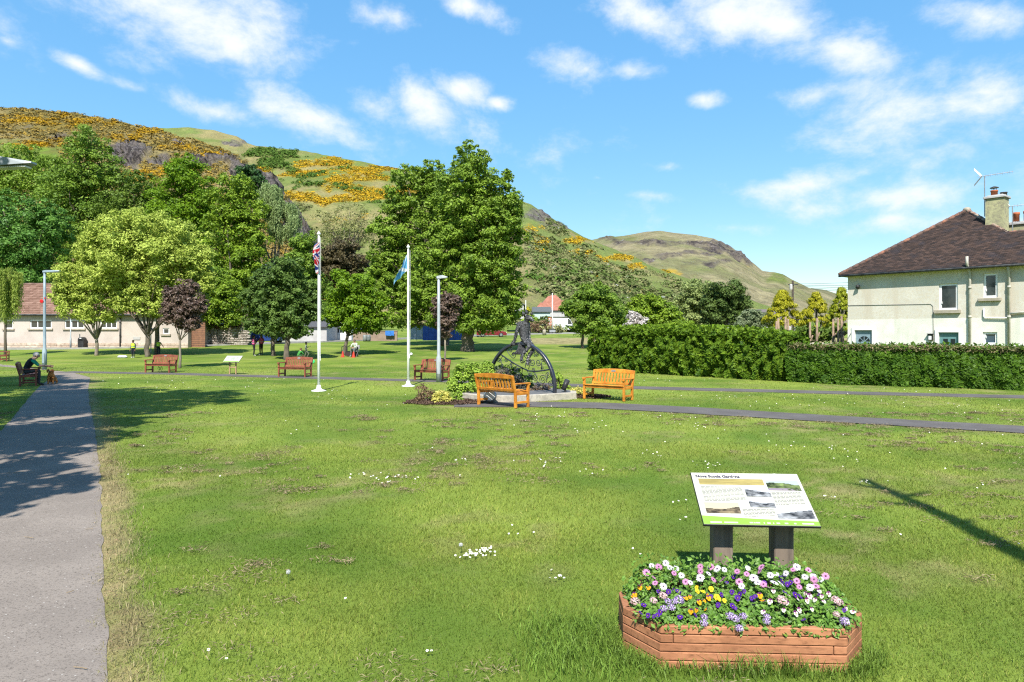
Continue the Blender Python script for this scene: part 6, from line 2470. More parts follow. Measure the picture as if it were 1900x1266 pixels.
POSES = {
    'stand': {},
    'talk': {'elbowR': (.17, .04, .65), 'wristR': (.12, .16, .70), 'kneeL': (-.06, .03, .285)},
    'talk2': {'elbowL': (-.17, .03, .66), 'wristL': (-.10, .15, .74), 'elbowR': (.15, -.02, .64), 'wristR': (.12, .07, .53)},
    'play': {'elbowR': (.19, .02, .66), 'wristR': (.25, .08, .55), 'kneeR': (.07, .04, .285), 'ankleR': (.075, -.03, .055), 'toeR': (.08, .05, .03)},
    'run': {'kneeR': (.06, .14, .34), 'ankleR': (.06, .05, .14), 'toeR': (.06, .13, .10), 'ankleL': (-.06, -.12, .09), 'toeL': (-.06, -.05, .03), 'kneeL': (-.055, -.04, .29), 'elbowR': (.2, -.06, .68), 'wristR': (.2, .05, .64), 'elbowL': (-.2, .04, .68), 'wristL': (-.18, .14, .72)},
    'sit': {'pelvis': (0, 0, .27), 'waist': (0, .02, .35), 'chest': (0, .05, .46), 'neckbase': (0, .07, .56), 'neck': (0, .085, .60), 'head': (0, .11, .655), 'crown': (0, .10, .71), 'nose': (0, .175, .645), 'jaw': (0, .14, .62),
            'shoulderR': (.105, .07, .55), 'shoulderL': (-.105, .07, .55), 'elbowR': (.15, .16, .40), 'elbowL': (-.15, .16, .40), 'wristR': (.07, .28, .36), 'wristL': (-.07, .27, .36),
            'hipR': (.055, .03, .26), 'hipL': (-.055, .03, .26), 'kneeR': (.08, .27, .28), 'kneeL': (-.08, .27, .28), 'ankleR': (.08, .27, .045), 'ankleL': (-.08, .25, .045), 'toeR': (.09, .36, .02), 'toeL': (-.09, .34, .02)},
    'crouch': {'pelvis': (0, -.02, .22), 'waist': (0, .02, .30), 'chest': (0, .09, .39), 'neckbase': (0, .13, .48), 'neck': (0, .15, .52), 'head': (0, .18, .575), 'crown': (0, .17, .63), 'nose': (0, .245, .565), 'jaw': (0, .21, .54),
               'shoulderR': (.105, .13, .47), 'shoulderL': (-.105, .13, .47), 'elbowR': (.15, .22, .34), 'elbowL': (-.15, .22, .34), 'wristR': (.09, .30, .22), 'wristL': (-.07, .31, .24),
               'hipR': (.055, 0, .21), 'hipL': (-.055, 0, .21), 'kneeR': (.09, .19, .28), 'kneeL': (-.09, .19, .28), 'ankleR': (.08, .02, .05), 'ankleL': (-.08, .02, .05), 'toeR': (.085, .11, .02), 'toeL': (-.085, .11, .02)},
}


def person(label, loc, rotz, H, pose, top, legs, sleeve=None, vest=None, hair=(.02, .015, .012), shoes=(.05, .05, .05), skin=0, longhair=False, custom=None, seat=None):
    root = thing('person', label, 'person', loc, rotz)
    J = {'pelvis': ((0, 0, .52), .075), 'waist': ((0, 0, .60), .068), 'chest': ((0, .0, .72), .085), 'neckbase': ((0, 0, .815), .045), 'neck': ((0, .005, .85), .03), 'jaw': ((0, .032, .876), .03), 'head': ((0, .012, .91), .052),
         'crown': ((0, .004, .962), .036), 'nose': ((0, .068, .903), .009)}
    for s, n in ((1, 'R'), (-1, 'L')):
        J['shoulder' + n] = ((s * .105, 0, .80), .04)
        J['elbow' + n] = ((s * .14, -.015, .635), .027)
        J['wrist' + n] = ((s * .15, .03, .485), .017)
        J['hip' + n] = ((s * .05, 0, .50), .06)
        J['knee' + n] = ((s * .055, .012, .285), .037)
        J['ankle' + n] = ((s * .055, -.012, .05), .024)
        J['toe' + n] = ((s * .065, .085, .022), .021)
    pz = dict(POSES[pose])
    pz.update(custom or {})
    for k, v in pz.items():
        J[k] = (v, J[k][1])
    if seat is not None:        # lift a sitting figure onto its seat
        dz = seat / H - (J['pelvis'][0][2] - .07)
        for k in J:
            if not k.startswith(('ankle', 'toe')):
                a = J[k][0]
                J[k] = ((a[0], a[1], a[2] + dz), J[k][1])
    J = {k: (tuple(c * H for c in v[0]), v[1] * H) for k, v in J.items()}
    # 0 top 1 sleeve 2 legs 3 shoes 4 skin
    bones = [('pelvis', 'waist', 0), ('waist', 'chest', 0), ('chest', 'neckbase', 0), ('neckbase', 'neck', 4), ('neck', 'jaw', 4), ('neck', 'head', 4), ('head', 'crown', 4), ('head', 'nose', 4)]
    for n in 'RL':
        bones += [('chest', 'shoulder' + n, 0), ('shoulder' + n, 'elbow' + n, 1), ('elbow' + n, 'wrist' + n, 1 if sleeve is None or len(sleeve) == 3 else 4), ('pelvis', 'hip' + n, 2), ('hip' + n, 'knee' + n, 2), ('knee' + n, 'ankle' + n, 2), ('ankle' + n, 'toe' + n, 3)]
        e, w = Vector(J['elbow' + n][0]), Vector(J['wrist' + n][0])
        hand(J, bones, 1 if n == 'R' else -1, w, w - e, 4, H, n)
    sl = sleeve[:3] if sleeve else top
    mats = [cloth('jacket_cloth', top), cloth('sleeve_cloth', sl), cloth('trouser_cloth', legs), cloth('shoe_leather', shoes), SKIN[skin]]
    bone_mesh('body', J, bones, mats, root)
    hd, cr = Vector(J['head'][0]), Vector(J['crown'][0])
    nose = Vector(J['nose'][0])
    fwd = (nose - hd)
    fwd = (fwd - Vector((0, 0, fwd.z))).normalized()
    m = MB()
    m.ball(hd - fwd * .014 * H + Vector((0, 0, .022 * H)), (.060 * H, .062 * H, .058 * H), 12, 8)
    if longhair:
        m.tube([hd - fwd * .05 * H + Vector((0, 0, .02 * H)), hd - fwd * .075 * H - Vector((0, 0, .05 * H)), hd - fwd * .07 * H - Vector((0, 0, .13 * H))], [.045 * H, .04 * H, .015 * H], 8)
    m.build('hair', M('hair', hair, None, 12, .6), root, True)
    for s in (-1, 1):
        m = MB()
        sd = fwd.cross(Vector((0, 0, 1)))
        m.ball(hd + fwd * .051 * H + sd * s * .02 * H + Vector((0, 0, .004 * H)), .006 * H, 6, 4)
        m.build('eye', M_BLACK, root)
        m = MB()
        m.ball(hd + sd * s * .056 * H - Vector((0, 0, .004 * H)), (.008 * H, .012 * H, .018 * H), 6, 4)
        m.build('ear', SKIN[skin], root)
    m = MB()
    m.ball(Vector(J['jaw'][0]) + fwd * .028 * H + Vector((0, 0, .002 * H)), (.014 * H, .006 * H, .004 * H), 6, 4)
    m.build('mouth', M('lips', (.3, .12, .1)), root)
    if vest:
        a, b, c = Vector(J['waist'][0]), Vector(J['chest'][0]), Vector(J['neckbase'][0])
        m = MB()
        T = Matrix.Diagonal((1.25, .98, 1))
        n = 14
        vs, fs = [], []
        for q, r in ((a - Vector((0, 0, .045 * H)), .094), (a, .09), (b, .101), (b + (c - b) * .6, .092), (c - Vector((0, 0, .008 * H)), .062)):
            for k in range(n):
                t = 2 * math.pi * k / n
                vs.append(q + T @ Vector((math.cos(t) * r * H, math.sin(t) * r * H, 0)))
        for i in range(4):
            for k in range(n):
                fs.append((i * n + k, i * n + (k + 1) % n, (i + 1) * n + (k + 1) % n, (i + 1) * n + k))
        m.add(vs, fs)
        vo = m.build('vest', cloth('vest_cloth', vest), root, True)
        m = MB()
        vs, fs = [], []
        q = a + (b - a) * .35
        for z in (-.012, .012):
            for k in range(n):
                t = 2 * math.pi * k / n
                vs.append(q + Vector((math.cos(t) * 1.27 * .097 * H, math.sin(t) * .099 * H, z * H)))
        fs = [(k, (k + 1) % n, n + (k + 1) % n, n + k) for k in range(n)]
        m.add(vs, fs)
        m.build('reflective_band', M_ALU, vo, True)
    return root


NAVY, DENIM, DARK = (.015, .02, .03), (.035, .045, .07), (.02, .02, .022)
# the man with the dog
b_ = Vector((-18.38, 25.72, 0))
person('grey-haired man in a dark vest and green sleeves leaning forward on the dark red bench', (b_.x, b_.y, 0), facing(.85, .52) + math.pi, 1.76, 'sit', (.018, .022, .026), (.035, .04, .05), sleeve=(.01, .19, .13, 1), hair=(.34, .33, .32), shoes=(.03, .03, .03),
       custom={'chest': (0, .09, .44), 'waist': (0, .03, .34), 'neckbase': (0, .155, .525), 'neck': (0, .18, .555), 'head': (0, .225, .595), 'crown': (0, .235, .65), 'nose': (0, .285, .575), 'jaw': (0, .25, .56), 'shoulderR': (.105, .15, .505), 'shoulderL': (-.105, .15, .505),
               'elbowR': (.14, .26, .385), 'elbowL': (-.14, .25, .385), 'wristR': (.08, .41, .375), 'wristL': (-.05, .40, .36), 'kneeR': (.085, .27, .285), 'kneeL': (-.085, .27, .285), 'ankleR': (.085, .27, .045), 'ankleL': (-.085, .24, .045)}, seat=.44)
PINK, LIME = (.66, .11, .27), (.48, .68, .04)
q1, q2 = gp(471, 661), gp(484.5, 660)
person('long-haired person in a pink vest, left one of the two talking by the dark maple', tuple(q1), R(-60), 1.62, 'talk', DARK, DARK, vest=PINK, longhair=True, hair=(.025, .018, .015), shoes=(.5, .5, .5))
person('long-haired person in a pink vest, right one of the two talking by the dark maple', tuple(q2), R(60), 1.64, 'talk2', (.09, .03, .05), DARK, vest=PINK, longhair=True, hair=(.03, .02, .015), shoes=(.3, .3, .3))
q3, q4 = gp(247, 664.5), gp(294, 658.5)
person('child in a yellow-green vest standing by the big lime-green maple trunk', tuple(q3), R(170), 1.32, 'stand', (.04, .05, .06), NAVY, vest=LIME, shoes=(.6, .6, .6), skin=1)
person('child in a yellow-green vest half hidden behind the leftmost red bench', tuple(q4), R(20), 1.2, 'play', (.05, .06, .05), NAVY, vest=LIME, hair=(.03, .02, .015))
q5, q6, q7 = gp(553, 669), gp(568, 668), gp(660, 661)
person('child in a green top crouching behind the red bench by the union flagpole', tuple(q5), R(-40), 1.3, 'crouch', (.06, .26, .05), (.05, .12, .05), hair=(.12, .06, .03))
person('child in a loose grey top running behind the red bench by the union flagpole', tuple(q6), R(-75), 1.25, 'run', (.20, .23, .17), (.13, .15, .10), hair=(.07, .05, .03))
# folding chairs under the small bright tree, one taken
for k, (px, lab, c) in enumerate(((660, 'small folding chair with the seated white-clad person under the bright green tree', (.25, .25, .25)), (649, 'dark metal crate trolley left of the seated white-clad person', (.02, .02, .02)))):
    p = gp(px, 662)
    if k == 0:
        t = thing('folding_chair', lab, 'chair', tuple(p), R(160))
        m = MB()
        m.box((0, 0, .42), (.42, .4, .03))
        m.build('seat', M_GREYR, t)
        m = MB()
        m.box((0, -.2, .72), (.42, .03, .28))
        m.build('backrest', M_GREYR, t)
        for x in (-.19, .19):
            for y0, y1 in ((-.2, .2), (.2, -.2)):
                m = MB()
                m.tube([(x, y0, 0), (x, y1, .42 if y1 > 0 else .86)], .012, 6)
                m.build('leg', M_ALU, t)
    else:
        t = thing('trolley', lab, 'trolley', tuple(p), R(-8))
        m = MB()
        for x in (-.42, 0, .42):
            m.tube([(x - .2, 0, .05), (x - .2, 0, .72), (x, 0, .82), (x + .18, 0, .72), (x + .18, 0, .05)], .03, 7)
        m.build('frame', M_BLACK, t)
        m = MB()
        m.box((.1, .1, .2), (.9, .3, .3))
        m.build('crate', M('dark_crate', (.05, .03, .03)), t)
person('person in pale clothes sitting on a folding chair under the bright green tree', tuple(gp(660, 662)), R(160), 1.6, 'sit', (.52, .56, .46), (.16, .16, .16), hair=(.10, .07, .05), shoes=(.4, .4, .4), seat=.44)
for k, (px, py) in enumerate(((636, 663), (656, 663.5))):
    p = gp(px, py)
    t = thing('traffic_cone', ('small red cone at the foot of the leaning bright tree', 'small red cone beside the seated person')[k], 'cone', tuple(p), 0, 'small red cones')
    m = MB()
    m.box((0, 0, .015), (.3, .3, .03))
    m.lathe([(.12, .03), (.04, .42), (.001, .43)], (0, 0, 0), 12)
    m.build('cone', M('cone_red', (.6, .05, .03), None, 5, .5), t)
for nm, lab, cat, px, py, r, c in (('frisbee', 'bright green disc on the grass right of the middle red bench', 'disc', 580.5, 675, .13, (.05, .5, .15)), ('ball', 'small white ball on the grass by the blue flagpole', 'ball', 763, 660, .11, (.75, .75, .75))):
    p = gp(px, py)
    m = MB()
    m.ball((0, 0, r), (r, r, r) if nm == 'ball' else (r, .03, r), 14, 9)
    o = m.build(nm, M(nm + '_plastic', c, None, 5, .4), None, True)
    o.location = p
    tag(o, lab, cat)
p = gp(230, 664)
m = MB()
for k in range(5):
    m.ball((RG.uniform(-.3, .3), RG.uniform(-.12, .12), .07), (.22, .16, .1), 8, 5)
o = m.build('bag', M('white_bag_cloth', (.62, .64, .66), (.5, .52, .55), 5, .8), None, True)
o.location = p
tag(o, 'white cloth bag lying on the grass beside the child near the maple', 'bag')

# ---- the dog sitting by the man
dl = gp(98, 713)
dog = thing('dog', 'golden brown long-haired dog sitting on the path beside the man', 'dog', (dl.x - .05, dl.y, .012), R(200))
J = {'pelvis': ((0, -.20, .15), .115), 'belly': ((0, -.10, .25), .115), 'chest': ((0, .06, .36), .115), 'neck': ((0, .12, .46), .075), 'head': ((0, .17, .53), .07), 'muzzle': ((0, .27, .505), .038), 'nose': ((0, .315, .505), .024)}
bones = [('pelvis', 'belly', 0), ('belly', 'chest', 0), ('chest', 'neck', 0), ('neck', 'head', 0), ('head', 'muzzle', 0), ('muzzle', 'nose', 1)]
for s, n in ((1, 'R'), (-1, 'L')):
    J['sh' + n] = ((s * .075, .09, .30), .055)
    J['el' + n] = ((s * .08, .08, .18), .036)
    J['fp' + n] = ((s * .08, .10, .03), .026)
    J['ft' + n] = ((s * .08, .16, .02), .026)
    J['kn' + n] = ((s * .14, -.02, .16), .062)
    J['hk' + n] = ((s * .14, -.20, .05), .032)
    J['hp' + n] = ((s * .14, -.02, .025), .03)
    bones += [('chest', 'sh' + n, 0), ('sh' + n, 'el' + n, 0), ('el' + n, 'fp' + n, 0), ('fp' + n, 'ft' + n, 0), ('pelvis', 'kn' + n, 0), ('kn' + n, 'hk' + n, 0), ('hk' + n, 'hp' + n, 0)]
J['tail0'] = ((0, -.31, .08), .035)
J['tail1'] = ((.08, -.46, .04), .03)
J['tail2'] = ((.2, -.54, .03), .012)
bones += [('pelvis', 'tail0', 0), ('tail0', 'tail1', 0), ('tail1', 'tail2', 0)]
M_FUR = M('golden_fur', (.50, .22, .065), (.34, .13, .035), 14, .9, bmp=1, bscale=60, bdist=.02, stretch=(1, 1, .3))
bone_mesh('body', J, bones, [M_FUR, M_BLACK], dog)
for s in (-1, 1):
    m = MB()
    m.tube([(s * .055, .15, .575), (s * .10, .15, .52), (s * .10, .16, .44)], [.02, .035, .018], 8)
    m.build('ear', M_FUR, dog, True)
    m = MB()
    m.ball((s * .032, .232, .548), .011, 6, 4)
    m.build('eye', M_BLACK, dog)
m = MB()
m.tube([(-.02, .3, .50), (-.25, .18, .52), (-.52, .12, .60)], .006, 5)
lead = m.build('dog_lead', M_BLACK, None)
lead.location = dog.location
lead.rotation_euler = dog.rotation_euler
tag(lead, 'thin dark lead between the man and the sitting dog', 'lead')


# ================================================================== SCULPTURE BED
M_CONC = M('pale_concrete', (.44, .40, .33), (.33, .30, .24), 2.5, .9, bmp=.5, bscale=30, fine=(10, (.28, .26, .22)))
M_SLAB = M('dark_slab', (.13, .13, .13), (.10, .10, .10), 4, .8)
bed = [(-1.5, 20.35), (-.75, 19.62), (.1, 19.55), (1.95, 20.62), (2.0, 21.3), (.9, 23.0), (-1.2, 22.6)]
pb_ = thing('plinth', 'low pale concrete plinth carrying the metal sculpture', 'plinth', (.2, 21.2, 0))
mb = MB()
mb.prism(bed, -.05, .20)
mb.build('kerb', M_CONC, pb_, False, (.2, 21.2, 0), bevel=.012)
mb = MB()
cx_, cy_ = .2, 21.2
mb.prism([(cx_ + (x - cx_) * .9, cy_ + (y - cy_) * .9) for x, y in bed], .19, .207)
mb.build('slab', M_SLAB, pb_, False, (.2, 21.2, 0))

M_IRON = M('painted_black_iron', (.016, .020, .032), (.026, .03, .04), 6, .38, spec=.5)
M_SCRAP = M('welded_scrap_metal', (.045, .045, .047), (.018, .018, .02), 16, .5, metallic=.35, bmp=1.0, bscale=60, bdist=.02, fine=(40, (.13, .13, .135)))
SA = R(41)
SC_ = Vector((.27, 21.3, .2))
SM = Matrix.Translation(SC_) @ Matrix.Rotation(-SA, 4, 'Z')
SMI = SM.inverted()
sculpt = thing('metal_sculpture', 'black metal sculpture of a fox-headed figure sitting on a half wheel filled with scrolls', 'sculpture', tuple(SC_), -SA)
ZC, RW = .13, 1.38


def w8(px, py):
    """a point in the wheel's own plane, from the enlarged view of it"""
    return Vector(((px - 462) / 310.0, 0, ZC + (1106 - py) / 413.0))


def s8(px, py, dy=0.0):
    Y = 21.3 + dy
    return SMI @ at(900 + px / 7.033, 560 + py / 7.033, Y)


m = MB()
a0 = -.1
pts = [(RW * math.cos(a), 0, ZC + RW * math.sin(a)) for a in np.linspace(a0, math.pi - a0, 44)]
v, f = [], []
for i, a in enumerate(np.linspace(a0, math.pi - a0, 44)):
    for r_, y_ in ((RW, -.06), (RW, .06), (RW - .085, .06), (RW - .085, -.06)):
        v.append((r_ * math.cos(a), y_, ZC + r_ * math.sin(a)))
for i in range(43):
    for j in range(4):
        f.append((i * 4 + j, i * 4 + (j + 1) % 4, i * 4 + 4 + (j + 1) % 4, i * 4 + 4 + j))
f += [(0, 3, 2, 1), (43 * 4, 43 * 4 + 1, 43 * 4 + 2, 43 * 4 + 3)]
m.add(v, f)
m.build('wheel_rim', M_IRON, sculpt, bevel=.012)
m = MB()
m.tube([w8(*q) for q in ((150, 720), (210, 705), (300, 765), (390, 820), (480, 865), (560, 900), (640, 905), (720, 892), (830, 868), (850, 862))], .022, 8)
m.build('curved_bar', M_IRON, sculpt, True)


def spiral(px, py, r, turns, start, hand_, tail=None):
    c = w8(px, py)
    rr = r / 413.0
    n = int(18 * turns)
    q = []
    for k in range(n + 1):
        t = k / n
        a = start + hand_ * t * turns * 2 * math.pi
        q.append(c + Vector((math.cos(a), 0, math.sin(a))) * rr * (.12 + .88 * t))
    if tail:
        e = w8(*tail)
        d = q[-1] - q[-2]
        for k in range(1, 5):
            t = k / 4
            q.append(q[n].lerp(e, t) + d * (1 - t) * t * 5)
    mm = MB()
    mm.tube(q, .0115, 5)
    return mm


for args in ((660, 690, 42, 1.6, 0, 1, (700, 620)), (610, 790, 52, 1.8, 1, -1, (560, 880)), (682, 790, 45, 1.7, 2, 1, (720, 870)), (742, 745, 36, 1.5, 0, -1, (770, 800)), (540, 690, 55, 1.4, 2.6, 1, (470, 800)), (370, 700, 46, 1.4, .5, -1, (290, 640)),
             (640, 975, 45, 1.7, 1.5, 1, (600, 905)), (735, 1005, 66, 2.1, .2, -1, (800, 900)), (795, 935, 44, 1.6, 3, 1, (830, 870)), (350, 835, 36, 1.5, 1.2, 1, (330, 770)), (402, 880, 42, 1.7, 2, -1, (480, 870)), (480, 770, 40, 1.4, 3.4, 1, (520, 860)), (190, 785, 38, 1.5, .4, 1, (230, 715)),
             (150, 890, 44, 1.6, 2.2, -1, (120, 790)), (625, 885, 26, 1.4, .6, 1, (600, 905)), (830, 1040, 44, 1.7, 1.8, 1, (860, 950)), (580, 955, 34, 1.5, 2.8, -1, (540, 890)), (680, 1070, 46, 1.6, .9, 1, (660, 1010)), (770, 1090, 36, 1.5, 2.4, -1, (740, 1060)), (275, 770, 30, 1.4, 3.8, 1, (300, 765)), (290, 905, 40, 1.6, .3, -1, (340, 830)),
             (225, 850, 30, 1.5, 1.7, 1, (190, 760)), (430, 960, 48, 1.7, 1, 1, (480, 870)), (330, 1000, 46, 1.7, 2, -1, (300, 920)), (200, 980, 46, 1.7, 3, 1, (160, 900)), (520, 1040, 46, 1.7, .2, -1, (560, 960)), (730, 860, 24, 1.3, 2, 1, (760, 885)), (330, 640, 40, 1.2, 1, 1, (260, 660)), (600, 660, 34, 1.3, 2, -1, (640, 640)), (120, 1040, 40, 1.5, 1, 1, (110, 950))):
    spiral(*args).build('scroll', M_IRON, sculpt, True)
FJ = {'pelvis': ((505, 500, -.02), .15), 'waist': ((500, 420, 0), .14), 'chest': ((508, 325, 0), .165), 'neckbase': ((535, 262, 0), .08), 'head': ((556, 200, -.03), .125), 'brow': ((588, 214, -.08), .08), 'snout': ((612, 238, -.13), .06), 'nose': ((636, 254, -.16), .036),
      'shL': ((442, 290, -.05), .07), 'elL': ((410, 400, -.12), .05), 'wrL': ((388, 500, -.06), .038), 'haL': ((362, 545, -.03), .036), 'shR': ((566, 290, .08), .06), 'elR': ((574, 400, .12), .045), 'wrR': ((574, 480, .09), .036), 'haR': ((600, 540, .04), .034),
      'hiA': ((515, 520, -.09), .085), 'knA': ((588, 575, -.34), .066), 'anA': ((486, 690, -.30), .045), 'toA': ((472, 770, -.38), .038), 'hiB': ((560, 520, -.02), .085), 'knB': ((640, 608, -.24), .066), 'anB': ((562, 735, -.24), .042), 'toB': ((554, 832, -.32), .04)}
for k in range(4):
    FJ['fL%d' % k] = ((345 - k * 6 + (8 if k > 2 else 0), 552 + k * 7, -.05 + .02 * k), .011)
    FJ['fR%d' % k] = ((612 + k * 7, 552 + k * 5, .02 + .015 * k), .011)
FJ['thL'] = ((380, 560, -.07), .012)
FJ['thR'] = ((590, 562, .0), .012)
J = {k: (tuple(s8(*v[0])), v[1]) for k, v in FJ.items()}
fb = [('pelvis', 'waist', 0), ('waist', 'chest', 0), ('chest', 'neckbase', 0), ('neckbase', 'head', 0), ('head', 'brow', 0), ('brow', 'snout', 0), ('snout', 'nose', 0), ('chest', 'shL', 0), ('shL', 'elL', 0), ('elL', 'wrL', 0), ('wrL', 'haL', 0), ('chest', 'shR', 0), ('shR', 'elR', 0), ('elR', 'wrR', 0), ('wrR', 'haR', 0),
      ('pelvis', 'hiA', 0), ('hiA', 'knA', 0), ('knA', 'anA', 0), ('anA', 'toA', 0), ('pelvis', 'hiB', 0), ('hiB', 'knB', 0), ('knB', 'anB', 0), ('anB', 'toB', 0)]
fb += [('haL', 'fL%d' % k, 0) for k in range(4)] + [('haR', 'fR%d' % k, 0) for k in range(4)] + [('haL', 'thL', 0), ('haR', 'thR', 0)]
fig = bone_mesh('figure', J, fb, [M_SCRAP], sculpt, 2)
pc = np.array([p.center for p in fig.data.polygons])
pn_ = np.array([p.normal for p in fig.data.polygons])
sel = RG.choice(len(pc), 1500)
o = link('metal_scraps', leaf_mesh('metal_scraps', pc[sel] + pn_[sel] * .008, norm(pn_[sel] + RG.normal(size=(1500, 3)) * .25), RG.uniform(.03, .065, 1500), RG.uniform(0, 1, 1500), .8, fold=.04), tint_mat('scrap_plates', (.02, .02, .022), (.16, .16, .165), .4, .5), fig)
o['kind'] = 'stuff'
for (x0, y0, x1, y1, r_, d_) in ((512, 180, 486, 122, .06, .04), (545, 160, 532, 100, .06, -.05), (598, 172, 622, 134, .05, .02)):
    m = MB()
    m.tube([s8(x0, y0, d_), s8((x0 + x1) / 2, (y0 + y1) / 2, d_), s8(x1, y1, d_)], [r_, r_ * .8, .006], 7)
    m.build('ear' if x0 < 590 else 'brow_tuft', M_SCRAP, fig, True)
for k in range(7):
    x = 400 + k * 14
    m = MB()
    m.tube([s8(470, 520, .02), s8(x + 45, 560, -.05), s8(x + 30, 620, -.08), s8(x - 5, 665 + k * 3, -.09), s8(x - 45 - (6 - k) * 3, 690, -.08)], [.022, .024, .022, .018, .006], 6)
    m.build('tail_strand', M_SCRAP, fig, True)

# lights in the bed
fl = thing('spotlight', 'black spotlight on a stalk at the right end of the plinth', 'spotlight', (1.62, 20.75, .2))
m = MB()
m.tube([(0, 0, 0), (.0, 0, .1)], .03, 8)
m.build('stalk', M_BLACK, fl)
m = MB()
m.tube([(-.06, 0, .08), (.07, .08, .36)], [.075, .085], 12)
m.build('lamp_body', M_BLACK, fl, True)
m = MB()
m.lathe([(.001, 0), (.07, 0), (.075, .02), (.001, .03)], (.072, .085, .355), 12, Matrix.Rotation(R(25), 3, 'Y'))
m.build('lens', M_GLASSB, fl)
fl = thing('floodlight', 'round grey floodlight in front of the plinth behind the orange bench', 'floodlight', (-.62, 19.3, .0))
m = MB()
m.lathe([(.001, -.07), (.16, -.06), (.19, .0), (.16, .06), (.13, .075), (.001, .08)], (0, 0, .22), 18, Matrix.Rotation(R(70), 3, 'X'))
m.build('lamp_body', M_ALU, fl, True)
m = MB()
m.lathe([(.001, 0), (.15, 0), (.15, .01), (.001, .02)], (0, -.075, .245), 16, Matrix.Rotation(R(70), 3, 'X'))
m.build('lens', M_LAMPG, fl)
m = MB()
m.box((0, .02, .03), (.2, .12, .08))
m.build('foot', M_BLACK, fl)

# mulch and the shrubs round the bed
M_MULCH = leaf_mat('bark_mulch_chips', (.05, .03, .02), (.16, .105, .075), None, .0, .9)
rg = np.random.default_rng(90)


def chips(label, cx, cy, rx, ry, n, seed):
    rg = np.random.default_rng(seed)
    t, r = rg.uniform(0, 2 * np.pi, n), np.sqrt(rg.uniform(0, 1, n))
    edge = .85 + .25 * vnoise(np.cos(t) * 3 + 10, np.sin(t) * 3 + 10, .7, seed)
    p = np.stack([cx + rx * r * np.cos(t) * edge, cy + ry * r * np.sin(t) * edge, .02 + .05 * (1 - r) + rg.uniform(0, .025, n)], 1)
    o = link('bark_mulch', leaf_mesh('bark_mulch', p, np.array([0, 0, 1.]) + rg.normal(size=(n, 3)) * .45, rg.uniform(.03, .09, n), rg.uniform(0, 1, n), .5, rg=rg), M_MULCH)
    tag(o, label, 'mulch', kind='stuff')


chips('brown bark mulch spread under the shrubs left of the plinth', -1.9, 19.65, 1.3, .85, 5000, 1)
chips('brown bark mulch along the right end of the plinth', 2.35, 21.3, .7, .7, 2200, 2)


def sb(px, py, rx, ry, Y, dy=0):
    c = at(px, py, Y + dy)
    return ((c.x, c.y, c.z), (rx * Y / FPX, rx * Y / FPX, ry * Y / FPX))


shrub('shrub', 'tall leafy yellow-green shrub left of the wheel', 'euonymus', [sb(862, 690, 20, 20, 20.9), sb(850, 712, 18, 20, 20.7), sb(885, 695, 20, 22, 21.4), sb(870, 720, 26, 14, 20.8), sb(905, 690, 14, 20, 21.8)], 7000, .085, 101, stems=10)
shrub('shrub', 'purplish brown twiggy shrub at the left end of the mulch', 'barberry', [sb(781, 727, 10, 15, 19.7), sb(795, 735, 14, 13, 19.6), (sb(775, 740, 7, 8, 19.5))], 1300, .055, 102, stems=16, sub=.5)
shrub('shrub', 'small shrub with bright yellow variegated leaves in the mulch', 'variegated', [sb(818, 738, 17, 13, 19.4), sb(810, 744, 11, 8, 19.3), sb(828, 742, 11, 9, 19.4)], 2600, .055, 103, group='variegated shrubs')
shrub('shrub', 'small yellow-green shrub between the variegated one and the plinth', 'euonymus', [sb(847, 737, 12, 11, 19.8), sb(854, 742, 8, 7, 19.7)], 1500, .05, 104)
shrub('shrub', 'green shrub behind the right foot of the wheel', 'euonymus', [sb(1040, 712, 12, 18, 21.9), sb(1032, 700, 9, 14, 22.2), sb(1050, 722, 10, 10, 21.8)], 2400, .07, 105)
shrub('shrub', 'low shrub with yellow-edged leaves at the right end of the plinth', 'variegated', [sb(1074, 728, 15, 8, 21.4), sb(1092, 733, 14, 6, 21.2)], 1600, .06, 106, group='variegated shrubs')
shrub('shrub', 'dark leafy planting filling the lower left of the wheel', 'duskplant', [sb(935, 705, 18, 26, 21.9), sb(950, 715, 22, 18, 21.9), sb(918, 708, 14, 20, 21.7), sb(970, 722, 20, 10, 21.9)], 4500, .075, 107, sub=.4)
shrub('shrub', 'green leafy planting behind the middle of the wheel', 'mid', [sb(955, 700, 16, 18, 22.3), sb(975, 712, 20, 16, 22.3), sb(930, 690, 16, 14, 22.4)], 3000, .08, 108)
shrub('shrub', 'low reddish heather at the foot of the scrolls', 'barberry', [sb(1005, 722, 18, 9, 21.7), sb(985, 726, 14, 7, 21.5)], 1800, .05, 109, sub=.45)
# planting on the slope by the van
for k, (px, py, rx, ry, kind, lab) in enumerate(((1000, 607, 26, 10, 'barberry', 'low reddish heather on the slope below the shed'), (985, 596, 14, 12, 'euonymus', 'light green bush below the garden shed'), (1012, 594, 12, 7, 'evergreen', 'rounded dark bush in front of the garden shed'), (1020, 612, 30, 7, 'bare', 'dry grass and heather edging the road by the white pole'))):
    shrub('shrub', lab, kind, [sb(px, py, rx, ry, 124 if py < 600 else 116), sb(px - rx * .6, py + 3, rx * .7, ry * .8, 120), sb(px + rx * .6, py + 2, rx * .7, ry * .8, 121)], 1300, .42, 120 + k, group=None, base=at(px, py + ry, 118))
tree('gorse_bush', 'yellow gorse bush in flower left of the garden shed', 'gold', [(975, 577, 10, 9), (968, 584, 8, 7)], 122, 974, .08, 900, 4.0, .35, seed=130, cat='bush', fork=at(974, 588, 122).z)

